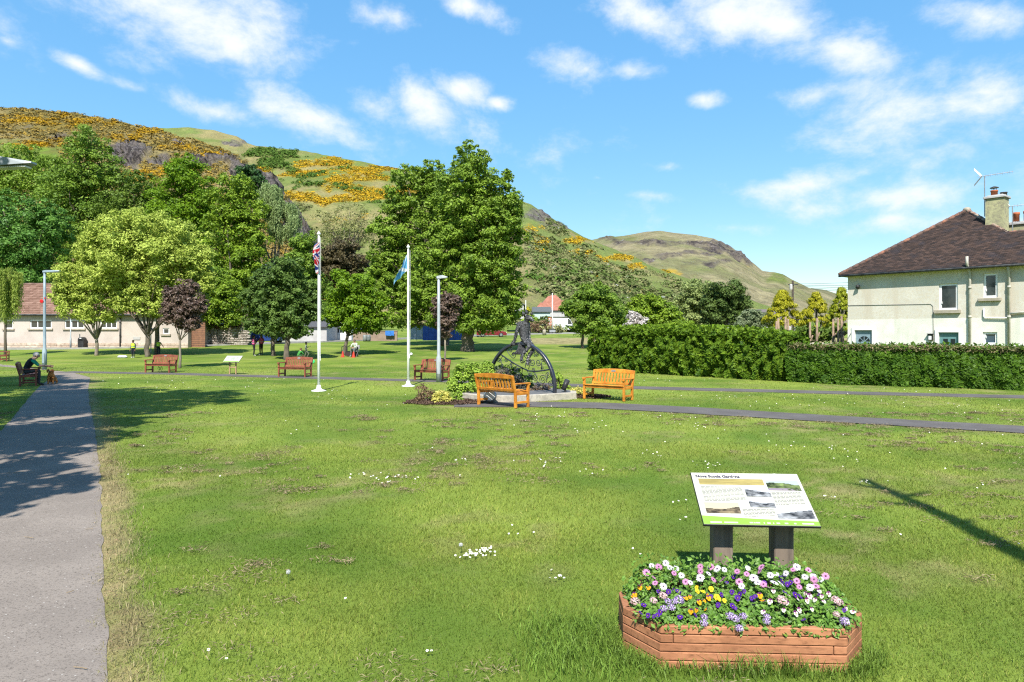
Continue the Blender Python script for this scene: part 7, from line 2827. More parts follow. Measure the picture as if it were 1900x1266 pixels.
# ================================================================== INFORMATION PANELS
M_POST = M('weathered_oak_post', (.21, .165, .125), (.13, .10, .08), 4, .9, bmp=.6, bscale=40, bdist=.008, stretch=(1, 1, .15), fine=(14, (.10, .08, .065)))
M_PRINT = M('cream_print', (.45, .445, .375), (.43, .425, .355), 3, .4)
M_TITLE = M('purple_ink', (.04, .03, .065), None, 5, .5)
M_INK = M('grey_ink', (.17, .17, .155), None, 5, .5)
M_PALEPIC = M('faded_picture_print', (.26, .29, .22), (.36, .38, .32), 9, .4)
M_BAND = M('green_print', (.20, .33, .05), (.18, .30, .045), 4, .4)


def picture_colours(kind, u, v, seed):
    u, v = np.asarray(u), np.asarray(v)
    n = fbm(u * 10, v * 10, 2.2, seed, 4, .65)
    ridge = .42 + .28 * np.sin(u * 2.6 + seed) * .6 + .12 * (fbm(u * 10, 0 * u, 2, seed + 3, 3) - .5)
    skyline = v < ridge
    lum = np.where(skyline, .66 + .12 * n, .12 + 1.1 * (n - .42) + .2 * (v - .6))
    lum = np.clip(lum, .03, .8)[..., None]
    if kind == 'grey':
        return lum * np.array([.86, .88, .9])
    if kind == 'sepia':
        return np.where(skyline[..., None], np.array([.66, .58, .40]), lum * np.array([.75, .58, .34]))
    if kind == 'strip':
        return np.clip(.40 + .5 * n, 0, 1)[..., None] * np.array([.72, .58, .20])
    c = np.where(skyline[..., None], np.array([.50, .58, .60]), lum * np.array([.65, .85, .28]))
    purp = (v > .8)[..., None]
    return np.where(purp & (n[..., None] > .45), np.array([.35, .28, .34]), c)


def info_panel(label, loc, rotz, w, h, tilt, zc, post_x, post_w, thick, full, group=None, post_mat=None):
    t = thing('information_panel', label, 'information panel', loc, rotz, group)
    U, Vv = Vector((1, 0, 0)), Vector((0, math.cos(tilt), math.sin(tilt)))
    Nn = U.cross(Vv)
    C = Vector((0, 0, zc))

    def bp(u, v, e=0.0):
        return C + U * ((u - .5) * w) + Vv * ((.5 - v) * h) + Nn * e
    m = MB()
    m.slab([bp(0, 1), bp(1, 1), bp(1, 0), bp(0, 0)], Nn * -thick)
    bd = m.build('board', M_PRINT, t)
    m = MB()
    m.slab([bp(-.004, 1.006, -thick * .2), bp(1.004, 1.006, -thick * .2), bp(1.004, -.004, -thick * .2), bp(-.004, -.004, -thick * .2)], Nn * -(thick * 1.2))
    m.build('backing', M_BLACK, t)
    for x in post_x:
        m = MB()
        zt = zc - thick - .02
        p2 = post_w / 2
        yf, yb = -p2, p2
        zf, zk = zc + yf * math.tan(tilt) - .035, zc + yb * math.tan(tilt) - .035
        m.add([(x - p2, yf, -.1), (x + p2, yf, -.1), (x + p2, yb, -.1), (x - p2, yb, -.1), (x - p2, yf, zf), (x + p2, yf, zf), (x + p2, yb, zk), (x - p2, yb, zk)],
              [(0, 3, 2, 1), (4, 5, 6, 7), (0, 1, 5, 4), (1, 2, 6, 5), (2, 3, 7, 6), (3, 0, 4, 7)])
        m.build('post', post_mat or M_POST, t, bevel=.008)
    if not full:
        m = MB()
        m.slab([bp(.02, .97, .001), bp(.98, .97, .001), bp(.98, .80, .001), bp(.02, .80, .001)], Nn * .001)
        m.build('green_band', M_BAND, bd)
        for k, (a, b, c, d) in enumerate(((.08, .3, .2, .6), (.38, .62, .2, .7), (.7, .94, .15, .5))):
            m = MB()
            m.slab([bp(a, d, .001), bp(b, d, .001), bp(b, c, .001), bp(a, c, .001)], Nn * .001)
            m.build('printed_picture', M_PALEPIC, bd)
        m = MB()
        m.box((0, 0, zc * .45), (abs(post_x[1] - post_x[0]), .03, .05))
        m.build('rail', post_mat or M_POST, t)
        return t
    # printed pictures
    for kind, u0, u1, v0, v1, sd in (('strip', .055, .655, .125, .245, 3), ('colour', .675, .975, .14, .345, 4), ('grey', .455, .68, .285, .475, 5), ('grey', .455, .68, .495, .68, 6), ('sepia', .05, .355, .60, .80, 7), ('grey', .665, .985, .665, .88, 8)):
        nu, nv = 40, 22
        uu, vv_ = np.meshgrid(np.linspace(0, 1, nu), np.linspace(0, 1, nv))
        P = np.array([[bp(u0 + (u1 - u0) * a, v0 + (v1 - v0) * b, .0012) for a in np.linspace(0, 1, nu)] for b in np.linspace(0, 1, nv)])
        link('printed_picture', grid_mesh('printed_picture', P, {'Col': picture_colours(kind, uu, vv_, sd) * .6}), M_PICT, bd)
    # blocks of small print, a dash for every word
    rg = np.random.default_rng(5)
    for u0, u1, v0, v1, step in ((.06, .435, .285, .455, .024), (.06, .435, .485, .56, .024), (.69, .955, .375, .62, .026), (.375, .655, .715, .85, .025)):
        m = MB()
        v = v0
        while v < v1:
            u = u0
            end = u1 if v + step < v1 else u0 + (u1 - u0) * rg.uniform(.3, .8)
            while u < end:
                l = min(rg.uniform(.012, .045), end - u)
                if l < .006:
                    break
                m.add([bp(u, v + step * .38, .0012), bp(u + l, v + step * .38, .0012), bp(u + l, v, .0012), bp(u, v, .0012)], [(0, 1, 2, 3)])
                u += l + .007
            v += step
        m.build('small_print', M_INK, bd)
    m = MB()
    n = 24
    top = [bp(k / n, .845 + .075 * (1 - (1 - k / n) ** 1.0) + .01 * math.sin(k / n * 3.1), .0008) for k in range(n + 1)]
    bot = [bp(k / n, .998, .0008) for k in range(n + 1)]
    for k in range(n):
        m.add([bot[k], bot[k + 1], top[k + 1], top[k]], [(0, 1, 2, 3)])
    m.build('green_band', M_BAND, bd)
    m = MB()
    for k, (a, b) in enumerate(((.40, .43), (.435, .45), (.455, .49), (.52, .53), (.55, .58), (.60, .61), (.63, .66), (.70, .73), (.78, .80), (.85, .95), (.06, .16), (.18, .30))):
        vv_ = .962 if k < 3 else .965
        m.add([bp(a, vv_ + .012, .0016), bp(b, vv_ + .012, .0016), bp(b, vv_ - .012, .0016), bp(a, vv_ - .012, .0016)], [(0, 1, 2, 3)])
    m.build('logo_row', M_PRINT, bd)
    cu = bpy.data.curves.new('title', 'FONT')
    cu.body = 'Nova Scotia Gardens'
    cu.size = .042
    cu.extrude = 0
    cu.offset = .0016
    to = bpy.data.objects.new('title', cu)
    COL.objects.link(to)
    dg = bpy.context.evaluated_depsgraph_get()
    me = bpy.data.meshes.new_from_object(to.evaluated_get(dg))
    bpy.data.objects.remove(to)
    wid = max(v.co.x for v in me.vertices)
    k = .415 * w / wid
    for v in me.vertices:
        x, y = v.co.x * k, v.co.y * k
        v.co = bp(.035, .098, .0014) + U * x + Vv * y
    link('title', me, M_TITLE, bd)
    return t


M_PICT = vcol_mat('printed_photo', .35, spec=.3)
info_panel('tilted information panel headed Nova Scotia Gardens on two posts behind the flower planter', (1.845, 5.24, 0), R(-4), .835, .575, R(28.5), .733, (-.235, .215), .145, .014, True)
pq = gp(432, 694.5)
info_panel('small tilted information panel on two light timber legs, far across the lawn between red benches', tuple(pq), R(-6), .80, .5, R(35), .74, (-.16, .16), .06, .02, False, post_mat=M('light_timber', (.38, .26, .15), (.30, .2, .11), 5, .8))

# ================================================================== FLOWER PLANTER
M_PLANK = wood('red_brown_planter_timber', (.40, .18, .092), (.30, .13, .066), .8, .15)
PC, PR = Vector((1.445, 4.42, 0)), R(-2.5)
PMX = Matrix.Translation(PC) @ Matrix.Rotation(PR, 4, 'Z')
planter = thing('flower_planter', 'long eight-sided timber planter full of flowers in front of the information panel', 'planter', tuple(PC), PR)
OCT = [(-.545, -.38), (.545, -.38), (.74, -.14), (.74, .14), (.545, .40), (-.545, .40), (-.735, .14), (-.735, -.11)]
TH, PH = .045, .0525
for c in range(5):
    for k in range(8):
        a, b = Vector((*OCT[k], 0)), Vector((*OCT[(k + 1) % 8], 0))
        d = (b - a).normalized()
        nin = Vector((-d.y, d.x, 0))
        z = PH * c + PH / 2 - .004
        j = random.uniform(-.002, .002)
        over = .012 if (c + k) % 2 else -.012

        def add_plank(p, q):
            m = MB()
            m.bar(p + nin * (TH / 2 + j) + Vector((0, 0, z)), q + nin * (TH / 2 + j) + Vector((0, 0, z)), TH, PH - .005)
            m.build('plank', M_PLANK, planter, bevel=.004)
        cut = (.92 if c == 4 else (.07 if c == 3 else (.93 if c == 2 else 0))) if k == 0 else 0
        if cut:
            mid = a.lerp(b, cut)
            add_plank(a + d * over * 0, mid - d * .0015)
            add_plank(mid + d * .0015, b)
        else:
            add_plank(a, b)
m = MB()
m.prism([(x * .95, y * .93) for x, y in OCT], .0, .225)
m.build('soil', M('dark_compost', (.035, .025, .018), (.02, .015, .01), 20, .95), planter)


def in_oct(x, y, s=.95):
    return inside((x / s, y / s), OCT)


def mound(x, y):
    e = max(abs(x) / .76, abs(y + .0) / .40)
    return .235 + .115 * (1 - e ** 3) + .09 * np.clip((y + .05) / .4, 0, 1) + 0 * x


M_FOL = leaf_mat('bedding_leaves', (.06, .14, .02), (.19, .34, .05), None, .3, .45, .3)
rg = np.random.default_rng(140)
P, Nn_, T = [], [], []
while len(P) < 9500:
    x, y = rg.uniform(-.78, .78), rg.uniform(-.41, .42)
    if not in_oct(x, y, (.97 if x < 0 else 1.0) if y > -.2 else 1.02):
        continue
    zt = mound(x, y) + .03 * (fbm(np.array([x]), np.array([y]), .09, 4, 2)[0] - .5) * 2
    z = zt - rg.exponential(.02)
    P.append((x, y, max(z, .215)))
    Nn_.append((x * .4 + rg.normal() * .5, y * .8 - .25 + rg.normal() * .5, .9))
    T.append(rg.beta(1.5, 1.7))
    if y > .0 and rg.uniform() < .10:        # taller stems of the daisies
        P.append((x, y, zt + rg.uniform(.0, .075)))
        Nn_.append((rg.normal() * .6, -.5 + rg.normal() * .5, .5))
        T.append(rg.beta(1.5, 1.7))
fo = link('foliage', leaf_mesh('foliage', np.array(P), np.array(Nn_), rg.uniform(.018, .042, len(P)), np.array(T), .6, rg=rg), M_FOL, None, tuple(PC))
fo.rotation_euler = (0, 0, PR)
tag(fo, 'low green bedding leaves filling the timber planter', 'foliage', kind='stuff')


def pet(m, ang, r0, r1, w, lift, drop, n=3, notch=0.0):
    """one petal as a narrow curved strip"""
    ca, sa = math.cos(ang), math.sin(ang)
    vs = []
    for k in range(n + 1):
        t = k / n
        r = r0 + (r1 - r0) * t
        ww = w * (.45 + .55 * math.sin(math.pi * min(t * .62 + .12, 1))) * (1 if k < n else .55)
        z = lift * math.sin(t * math.pi * .6) - drop * t * t
        vs += [(ca * r - sa * ww / 2, sa * r + ca * ww / 2, z), (ca * r + sa * ww / 2, sa * r - ca * ww / 2, z)]
    m.add(vs, [(2 * k, 2 * k + 1, 2 * k + 3, 2 * k + 2) for k in range(n)])


def petal_mat(name, outer, inner, r_in, r_out):
    """a petal's own markings: the throat colour fades towards the tip"""
    m, nt, p, out = new_mat(name)
    tc = nt.nodes.new('ShaderNodeTexCoord')
    ln = nt.nodes.new('ShaderNodeVectorMath')
    ln.operation = 'LENGTH'
    nt.links.new(tc.outputs['Object'], ln.inputs[0])
    oi = nt.nodes.new('ShaderNodeObjectInfo')
    col = mixc(nt, ramp(nt, ln.outputs['Value'], r_in, r_out), inner, outer)
    col = mixc(nt, ramp(nt, oi.outputs['Random'], .55, 1.0), col, tuple(x * .8 for x in outer))
    nt.links.new(col, p.inputs['Base Color'])
    p.inputs['Roughness'].default_value = .6
    p.inputs['Specular IOR Level'].default_value = .15
    tr = nt.nodes.new('ShaderNodeBsdfTranslucent')
    nt.links.new(col, tr.inputs['Color'])
    ms = nt.nodes.new('ShaderNodeMixShader')
    ms.inputs[0].default_value = .25
    nt.links.new(p.outputs[0], ms.inputs[1])
    nt.links.new(tr.outputs[0], ms.inputs[2])
    nt.links.new(ms.outputs[0], out.inputs[0])
    return m


M_STEM = M('flower_stem', (.07, .15, .03), None, 10, .7)


def daisy_proto(mat):
    root = thing('daisy_flower', '', 'flower')
    m = MB()
    for k in range(15):
        pet(m, 2 * math.pi * (k + random.uniform(-.15, .15)) / 15, .005, .030 + random.uniform(-.002, .002), .0072, .004 + random.uniform(0, .002), .004)
    m.build('petals', mat, root)
    m = MB()
    m.lathe([(.0062, 0), (.006, .004), (.003, .0052), (.0001, .0055)], (0, 0, 0), 10)
    m.build('centre', M_DCENTRE, root, True)
    m = MB()
    m.tube([(0, 0, 0), (.004, .004, -.03), (.004, .010, -.075)], .0018, 5)
    m.build('stem', M_STEM, root)
    return root


def pansy_proto(up, low, eye):
    root = thing('pansy_flower', '', 'flower')
    m = MB()
    for a in (62, 118):
        pet(m, R(a), .0, .021, .023, .002, .003, 4)
    m.build('upper_petals', up, root)
    m = MB()
    for a, l, w in ((8, .019, .019), (172, .019, .019), (270, .020, .024)):
        pet(m, R(a), .0, l, w, .004, .002, 4)
    m.build('lower_petals', low, root)
    m = MB()
    m.lathe([(.003, .0045), (.002, .0065), (.0001, .007)], (0, 0, 0), 7)
    m.build('eye', eye, root)
    m = MB()
    m.tube([(0, 0, 0), (0, -.004, -.02), (0, .0, -.05)], .0014, 5)
    m.build('stem', M_STEM, root)
    return root


def cluster_proto(mat):
    root = thing('flower_cluster', '', 'flower')
    n = 120
    d = rand_dir(n)
    d[:, 2] = np.abs(d[:, 2]) * .9 - .15
    p = norm(d) * np.array([.034, .034, .028]) * RG.uniform(.85, 1.05, (n, 1))
    link('florets', leaf_mesh('florets', p, norm(d + RG.normal(size=(n, 3)) * .2), RG.uniform(.009, .014, n), RG.uniform(0, 1, n), .9, fold=.08), mat, root)
    m = MB()
    m.tube([(0, 0, 0), (0, 0, -.04)], .002, 5)
    m.build('stem', M_STEM, root)
    return root


M_DCENTRE = M('dark_flower_centre', (.03, .02, .05), (.10, .06, .08), 60, .7)
M_YEYE = M('yellow_eye', (.75, .5, .03), None, 20, .6)
PROTO = {
    'pinkdaisy': daisy_proto(petal_mat('pink_petals', (.62, .26, .47), (.30, .07, .22), .006, .013)),
    'whitedaisy': daisy_proto(petal_mat('white_petals', (.78, .74, .78), (.45, .28, .50), .006, .010)),
    'purple': pansy_proto(petal_mat('violet_petals', (.075, .018, .24), (.05, .012, .15), .004, .018), petal_mat('deep_violet_petals', (.10, .022, .30), (.02, .005, .06), .003, .015), M_YEYE),
    'yellow': pansy_proto(petal_mat('plum_petals', (.10, .02, .10), (.06, .01, .06), .004, .018), petal_mat('orange_petals', (.80, .36, .01), (.35, .08, .01), .003, .009), M_YEYE),
    'lemon': pansy_proto(petal_mat('lemon_petals', (.82, .58, .03), (.7, .4, .02), .004, .018), petal_mat('yellow_petals', (.84, .62, .03), (.3, .08, .02), .003, .008), M_YEYE),
    'white': pansy_proto(petal_mat('wine_petals', (.16, .02, .14), (.1, .01, .1), .004, .018), petal_mat('cream_petals', (.74, .70, .60), (.35, .1, .3), .003, .010), M_YEYE),
    'lilac': cluster_proto(leaf_mat('lilac_florets', (.16, .05, .30), (.70, .62, .74), None, .2)),
    'pinkish': cluster_proto(leaf_mat('pink_florets', (.55, .28, .32), (.74, .62, .58), None, .2)),
}
FLOWERS = {
    'pinkdaisy': ('pink daisy at the back of the planter, @ pink daisy counted from the left', 'pink daisies in the planter', [(256, 598), (186, 632), (228, 660), (235, 692), (345, 635), (412, 685), (498, 625), (497, 597), (560, 600), (573, 673), (625, 672), (710, 625), (765, 640), (842, 622), (850, 600), (722, 685), (862, 700), (886, 716), (1033, 615), (1122, 618), (1155, 672), (1222, 652), (1165, 710), (1070, 715), (1055, 680)]),
    'whitedaisy': ('white daisy at the back of the planter, @ white daisy counted from the left', 'white daisies in the planter', [(215, 592), (297, 577), (320, 603), (355, 608), (388, 648), (283, 712), (497, 662), (545, 638), (595, 610), (636, 615), (772, 606), (805, 662), (830, 688), (735, 710), (903, 647), (935, 640), (925, 690), (962, 695), (992, 636), (1055, 600), (1102, 657), (1150, 655), (1195, 672), (1132, 718), (440, 690)]),
    'purple': ('deep violet pansy among the planter leaves, @ violet pansy counted from the left', 'violet pansies in the planter', [(255, 740), (313, 745), (340, 730), (365, 738), (380, 752), (300, 760), (680, 745), (712, 780), (725, 760), (795, 780), (815, 770), (800, 800), (683, 825), (700, 838), (250, 880), (1095, 905), (152, 865), (170, 820), (265, 860), (970, 680), (962, 660), (690, 655), (700, 640), (806, 820), (620, 760), (750, 740), (1045, 760), (985, 745), (1075, 770), (560, 770), (195, 880), (230, 885), (1000, 700), (1020, 690), (985, 655), (1080, 690), (1180, 760), (1230, 790), (1330, 850), (870, 690), (650, 690), (600, 820), (470, 880), (380, 890)]),
    'yellow': ('orange and plum pansy in the planter, @ orange pansy counted from the left', 'orange pansies in the planter', [(147, 718), (197, 718), (118, 760), (105, 770), (412, 780), (438, 772), (490, 803), (520, 795), (412, 838), (442, 857), (475, 850), (530, 845), (842, 765), (858, 795), (545, 780), (538, 760)]),
    'lemon': ('lemon yellow pansy amid the planter, @ yellow pansy counted from the left', 'yellow pansies in the planter', [(560, 728), (513, 742), (592, 775), (637, 795), (480, 740), (475, 720), (606, 785)]),
    'white': ('cream and wine-coloured pansy in the planter, @ cream pansy counted from the left', 'cream pansies in the planter', [(1070, 850), (1143, 845), (1212, 800), (1240, 757), (1105, 755), (1115, 795), (1160, 790), (1060, 785), (1010, 765), (1185, 740), (1130, 770), (960, 770), (920, 740), (1200, 770), (1280, 830), (1340, 840), (1380, 860), (1050, 870), (980, 850), (900, 800), (860, 860), (1000, 810)]),
    'lilac': ('rounded head of lilac florets at the planter edge, @ one counted from the left', 'lilac flower heads in the planter', [(310, 800), (350, 800), (330, 835), (285, 840), (520, 890), (518, 925), (670, 885), (700, 900), (745, 885), (722, 955), (882, 890), (880, 915), (1332, 915), (375, 790)]),
    'pinkish': ('small head of pale pink florets in the planter, @ one counted from the left', 'pale pink flower heads in the planter', [(280, 768), (225, 795), (120, 800), (1280, 795), (1285, 875), (970, 795), (1300, 805)]),
}
PI_ = PMX.inverted()
ORD = ('first second third fourth fifth sixth seventh eighth ninth tenth eleventh twelfth thirteenth fourteenth fifteenth sixteenth seventeenth eighteenth nineteenth twentieth '
       'twenty-first twenty-second twenty-third twenty-fourth twenty-fifth twenty-sixth twenty-seventh twenty-eighth twenty-ninth thirtieth thirty-first thirty-second thirty-third thirty-fourth thirty-fifth thirty-sixth thirty-seventh thirty-eighth thirty-ninth fortieth forty-first forty-second forty-third forty-fourth forty-fifth forty-sixth').split()
for kind, (lab, grp, pts_) in FLOWERS.items():
    rg = np.random.default_rng(sum(map(ord, kind)))
    first = True
    order_ = {j: i for i, j in enumerate(sorted(range(len(pts_)), key=lambda q: pts_[q][0]))}
    for j_, (zx, zy) in enumerate(pts_):
        px, py = 1140 + zx / 3.118, 860 + zy / 3.118
        k = (py - HY) / FPX
        Y = 3.7
        for _ in range(400):
            q = PI_ @ Vector(((px - CX) * Y / FPX, Y, EYE - k * Y))
            xx, yy = max(min(q.x, .76), -.76), max(min(q.y, .42), -.40)
            lift_ = .07 if 'daisy' in kind else .022
            if q.y > -.45 and q.z < mound(xx, yy) + lift_:
                break
            if q.y > .42:
                break
            Y += .004
        o = PROTO[kind] if first else dup(PROTO[kind], (0, 0, 0), 0)
        first = False
        wp = PMX @ q
        o.location = wp
        face = Vector((rg.normal() * .5 - .05, -.55 + rg.normal() * .42, .8 if 'daisy' in kind else .5))
        if kind in ('lilac', 'pinkish'):
            face = Vector((rg.normal() * .15, -.25, 1))
        o.rotation_euler = face.to_track_quat('Z', 'Y').to_euler()
        s = rg.uniform(.62, .98) * (1.0 if kind not in ('purple', 'white') else 1.0)
        o.scale = (s, s, s)
        tag(o, lab.replace('@', ORD[order_[j_]]), 'flower', grp)

# ================================================================== GRASS
M_BLADE = None


def blade_material():
    m, nt, p, out = new_mat('grass_blades')
    col = attr(nt, 'Col', 'Color')
    nt.links.new(col, p.inputs['Base Color'])
    p.inputs['Roughness'].default_value = .55
    p.inputs['Specular IOR Level'].default_value = .2
    tr = nt.nodes.new('ShaderNodeBsdfTranslucent')
    nt.links.new(col, tr.inputs['Color'])
    ms = nt.nodes.new('ShaderNodeMixShader')
    ms.inputs[0].default_value = .3
    nt.links.new(p.outputs[0], ms.inputs[1])
    nt.links.new(tr.outputs[0], ms.inputs[2])
    nt.links.new(ms.outputs[0], out.inputs[0])
    return m


M_BLADE = blade_material()
_pr, _pl = np.array(smooth2(resample(PATH_R, 420))), np.array(smooth2(resample(PATH_L, 420)))


def free_of_paths(P, pad=0.0):
    x, y = P[:, 0], P[:, 1]
    xr = np.interp(y, _pr[:, 1], _pr[:, 0])
    xl = np.interp(y, _pl[:, 1], _pl[:, 0])
    ok = ~((x < xr - .05 + pad + .3 * (fbm(x, y, .16, 66, 3) - .5)) & (x > xl + .04 - pad))
    ok &= seg_dist(P, NEARP) > .60 + pad
    ok &= seg_dist(P, CROSS) > .56 + pad
    loc = np.array([(PI_ @ Vector((a, b, 0)))[:2] for a, b in P]) if len(P) < 40 else (P - np.array(PC)[:2]) @ np.array([[math.cos(PR), -math.sin(PR)], [math.sin(PR), math.cos(PR)]])
    ok &= ~((np.abs(loc[:, 0]) < .75) & (np.abs(loc[:, 1]) < .39) & (np.abs(loc[:, 0]) + np.abs(loc[:, 1]) < .93))
    ok &= ~((x > -1.5) & (x < 2.0) & (y > 19.9) & (y < 22.8) & (y > 19.5 + .55 * np.clip(x, 0, 3)))
    ok &= ~(((x + 1.9) / 1.25) ** 2 + ((y - 19.65) / .8) ** 2 < 1)
    return ok


def sward(y0, y1, n, h0, h1, w, seed, label):
    rg = np.random.default_rng(seed)
    y = np.sqrt(rg.uniform(y0 ** 2, y1 ** 2, n))
    x = rg.uniform(-1, 1, n) * (.80 * y + 1.7)
    P = np.stack([x, y], 1)
    edge = np.minimum((y - y0) / (.14 * y0), (y1 - y) / (.12 * y1))       # thins out towards its limits
    P = P[free_of_paths(P) & ((rg.uniform(size=n) < edge) | (y < 6))]
    x, y = P[:, 0], P[:, 1]
    d = dryness(x, y)
    l = lushness(x, y)
    c = lawn_colour(x, y)
    n = len(x)
    tuft = fbm(x, y, .22, 77, 3)
    h = rg.uniform(h0, h1, n) * (.55 + .8 * l) * (1 - .45 * d) * (.7 + .7 * tuft)
    lean = rg.uniform(.15, .9, n) + .6 * d
    fn = spear_mesh
    nv_ = 3
    me = fn('grass', np.stack([x, y, np.interp(y, GY, GZ)], 1), h, w * rg.uniform(.7, 1.3, n), np.clip(lean, 0, 1.3), rg.uniform(0, 1, n), rg)
    g = c * rg.uniform(.72, 1.5, (n, 1)) * np.where(rg.uniform(size=(n, 1)) < .09, np.array([1.55, 1.2, 1.7]), np.array([1.0, 1.0, 1.0]))
    a = me.attributes.new('Col', 'FLOAT_COLOR', 'POINT')
    cc = np.ones((n * nv_, 4), dtype=np.float32)
    cc[:, :3] = np.repeat(np.clip(g, 0, .75), nv_, 0)
    a.data.foreach_set('color', cc.ravel())
    o = link('grass', me, M_BLADE)
    tag(o, label, 'grass', kind='stuff')


sward(2.6, 7.2, 290000, .018, .040, .0042, 201, 'short mown grass with dry patches around the planter in the foreground')
sward(6.0, 12.5, 215000, .020, .042, .0065, 202, 'short mown grass across the middle of the lawn')
sward(10.5, 23, 140000, .022, .042, .011, 203, 'short mown grass before the sculpture and benches')
sward(19, 44, 90000, .022, .042, .02, 204, 'short mown grass beyond the sculpture towards the trees')


def tufts(label, centres, n_each, spread, h0, h1, w, seed, colour):
    rg = np.random.default_rng(seed)
    c = np.repeat(np.array(centres, float), n_each, 0)
    P = c + rg.normal(size=c.shape) * spread
    P = P[free_of_paths(P, .0)]
    n = len(P)
    me = blade_mesh('long_grass', np.concatenate([P, np.zeros((n, 1))], 1), rg.uniform(h0, h1, n), w * rg.uniform(.7, 1.3, n), rg.uniform(.2, 1.0, n), rg.uniform(0, 1, n), rg)
    col = np.array(colour) * rg.uniform(.6, 1.35, (n, 1))
    a = me.attributes.new('Col', 'FLOAT_COLOR', 'POINT')
    cc = np.ones((n * 5, 4), dtype=np.float32)
    cc[:, :3] = np.repeat(col, 5, 0)
    a.data.foreach_set('color', cc.ravel())
    tag(link('long_grass', me, M_BLADE), label, 'grass', kind='stuff')


front = []
for k in np.linspace(0, 1, 30):
    for i in (6, 7, 0, 1):
        a, b = Vector(OCT[i]), Vector(OCT[(i + 1) % 8])
        q = a.lerp(b, k)
        q = q * 1.07
        wq = PMX @ Vector((q.x, q.y, 0))
        front.append((wq.x, wq.y))
tufts('longer uncut grass growing against the sides of the timber planter', front, 38, .05, .04, .11, .0045, 211, (.15, .235, .035))
tufts('tall lush grass left of the timber planter', [(.45 + .25 * math.sin(k), 4.35 + .3 * math.cos(k * 1.7)) for k in range(26)], 120, .12, .04, .11, .0045, 212, (.15, .245, .035))
tufts('tall grass blades in front of the middle of the planter', [(1.25 + .06 * k, 3.98 + .03 * (k % 3)) for k in range(9)], 30, .035, .08, .19, .0045, 213, (.13, .215, .033))
tufts('rough grass along the near verge of the path', [(-2.31 + (-.52 * t) + .12, 3.91 + .854 * t + .1) for t in np.linspace(-1, 14, 60)], 60, .10, .03, .07, .005, 214, (.30, .255, .13))

# brown wisps of old clippings lying on the sward
rg = np.random.default_rng(220)
C_ = []
while len(C_) < 520:
    y = math.sqrt(rg.uniform(3.6 ** 2, 17 ** 2))
    x = rg.uniform(-.78, .78) * y
    if fbm(np.array([x]), np.array([y]), 2.5, 303, 3)[0] > .50:
        C_.append((x, y))
C_ = np.array(C_)
C_ = C_[free_of_paths(C_, .15)]
k = 64
c = np.repeat(C_, k, 0)
rad = np.repeat(rg.uniform(.035, .12, len(C_)), k)
P = c + rg.normal(size=c.shape) * rad[:, None] * np.array([1.2, .75])
n = len(P)
z = .022 + rg.uniform(0, .02, n)
dirs = rand_dir(n, rg) * np.array([1, 1, .25])
me = leaf_mesh('grass_clippings', np.c_[P, z], np.array([0, 0, 1.]) + rg.normal(size=(n, 3)) * .5, rg.uniform(.02, .05, n) * (1 + P[:, 1] / 25), rg.uniform(0, 1, n), .12, dirs, .05, rg)
tag(link('grass_clippings', me, leaf_mat('dry_clippings', (.16, .125, .07), (.34, .28, .17), None, .1, .9, .05)), 'wisps of brown dried clippings lying on the lawn', 'grass clippings', kind='stuff')

# daisies in the lawn
spots = [(880, 1040, 26, 40), (900, 1030, 14, 18), (700, 890, 40, 14), (735, 893, 20, 12), (655, 888, 26, 10), (855, 858, 12, 10), (1030, 860, 20, 10), (1310, 868, 22, 14), (1035, 1085, 14, 7), (1090, 800, 40, 14), (1020, 775, 50, 18), (1310, 795, 40, 16), (1460, 830, 30, 8), (1550, 835, 20, 8), (1480, 735, 90, 30), (1800, 760, 60, 20), (1650, 745, 60, 16), (1260, 935, 14, 5), (1600, 900, 26, 8), (1420, 890, 30, 8),
         (640, 740, 50, 16), (480, 710, 50, 12), (800, 745, 40, 12), (1215, 850, 30, 8), (1270, 970, 8, 4), (1540, 930, 14, 6), (1830, 905, 16, 5), (1500, 1110, 10, 2), (560, 800, 30, 6), (330, 720, 40, 8), (950, 1000, 30, 6), (1340, 740, 60, 14), (1250, 770, 70, 16), (1800, 800, 60, 10), (1600, 860, 60, 10), (420, 1240, 4, 2), (795, 1225, 6, 3), (1100, 880, 20, 6), (1005, 870, 14, 4)]
rg = np.random.default_rng(230)
D = []
for px, py, s, n in spots:
    for _ in range(int(n * .75)):
        q = gp(px + rg.normal() * s * .6, py + rg.normal() * s * .16)
        D.append((q.x, q.y))
for _ in range(150):
    y = math.sqrt(rg.uniform(16, 30 ** 2))
    D.append((rg.uniform(-.7, .75) * y, y))
D = np.array(D)
D = D[free_of_paths(D, .1)]
mbp, mbc = MB(), MB()
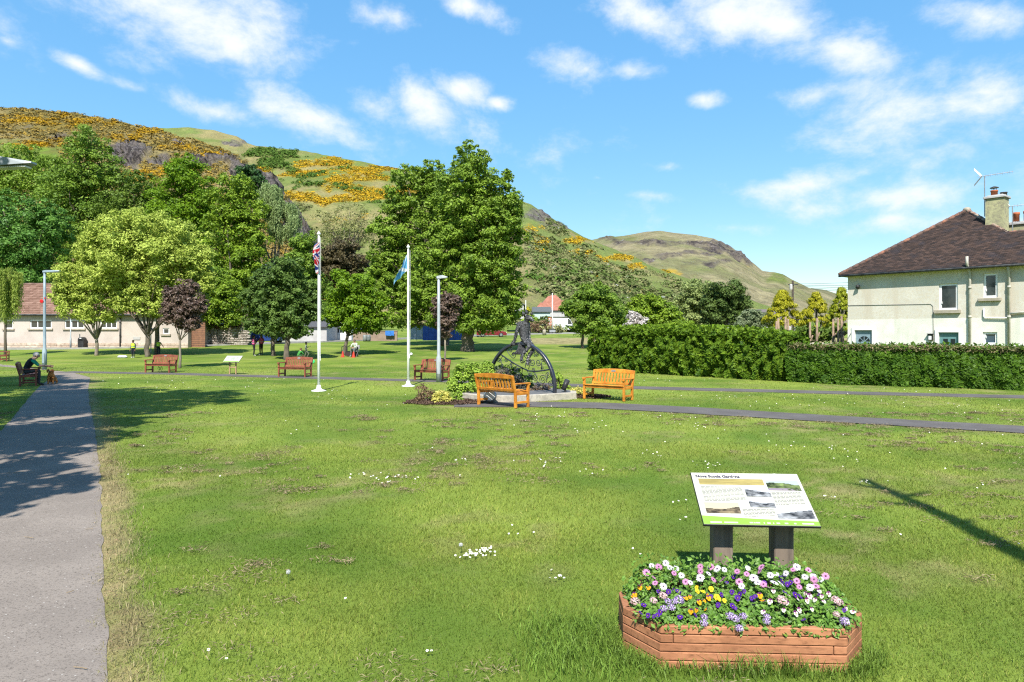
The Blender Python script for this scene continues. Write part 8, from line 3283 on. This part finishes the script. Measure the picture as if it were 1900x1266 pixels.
for (x, y) in D:
    s = .8 + y / 40
    T = Matrix.Translation((x, y, zg(x, y) + .045)) @ Matrix.Rotation(rg.normal() * .25 - .0, 4, 'Y') @ Matrix.Rotation(.35 + rg.normal() * .2, 4, 'X')
    vs = [T @ Vector((math.cos(a) * r * s, math.sin(a) * r * s, .002 * (r > .005))) for a, r in zip(np.linspace(0, 2 * math.pi, 12, endpoint=False), [.0115, .0085] * 6)]
    o_ = len(mbp.v)
    mbp.add(vs + [T @ Vector((0, 0, 0))], [(i, (i + 1) % 12, 12) for i in range(12)])
    mbc.add([T @ Vector((math.cos(a) * .0045 * s, math.sin(a) * .0045 * s, .003)) for a in np.linspace(0, 2 * math.pi, 6, endpoint=False)], [(0, 1, 2, 3, 4, 5)])
o = mbp.build('lawn_daisies', M('lawn_daisy_petals', (.80, .80, .78), None, 5, .7))
tag(o, 'small white daisies scattered in drifts over the lawn', 'daisies', kind='stuff')
mbc.build('daisy_centres', M_YEYE, o)['kind'] = 'stuff'
for k, (px, py, lab) in enumerate(((535, 1072, 'white dandelion seed head standing alone in the left part of the near lawn'), (1437, 895, 'white dandelion seed head just right of the information panel'), (855, 1018, 'white dandelion seed head beside the nearest drift of daisies'))):
    q = gp(px, py + 12)
    t = thing('dandelion_clock', lab, 'dandelion', tuple(q), 0, 'dandelion seed heads')
    m = MB()
    m.tube([(0, 0, 0), (.004, 0, .05), (0, 0, .085)], .002, 5)
    m.build('stem', M_STEM, t)
    n = 260
    d = rand_dir(n, rg)
    link('seed_head', leaf_mesh('seed_head', d * .017 * rg.uniform(.8, 1.05, (n, 1)) + np.array([0, 0, .092]), d + rg.normal(size=d.shape) * .4, np.full(n, .008), rg.uniform(0, 1, n), .5, rg=rg), leaf_mat('seed_down', (.62, .62, .6), (.78, .78, .76), None, .3), t)
# fallen twigs and leaves on the path
m = MB()
for _ in range(46):
    t = rg.uniform(0, 1)
    i = int(t * 300)
    q = _pl[i] + (_pr[i] - _pl[i]) * rg.uniform(.05, .97)
    a = rg.uniform(0, 6.28)
    l = rg.uniform(.02, .07)
    m.tube([(q[0] - math.cos(a) * l, q[1] - math.sin(a) * l, .02), (q[0] + .01, q[1], .022), (q[0] + math.cos(a) * l, q[1] + math.sin(a) * l, .02)], .003, 4)
tag(m.build('fallen_twigs', M('dry_twig', (.24, .18, .11), None, 20, .9)), 'dry twigs and straws lying on the tarmac path', 'twigs', kind='stuff')
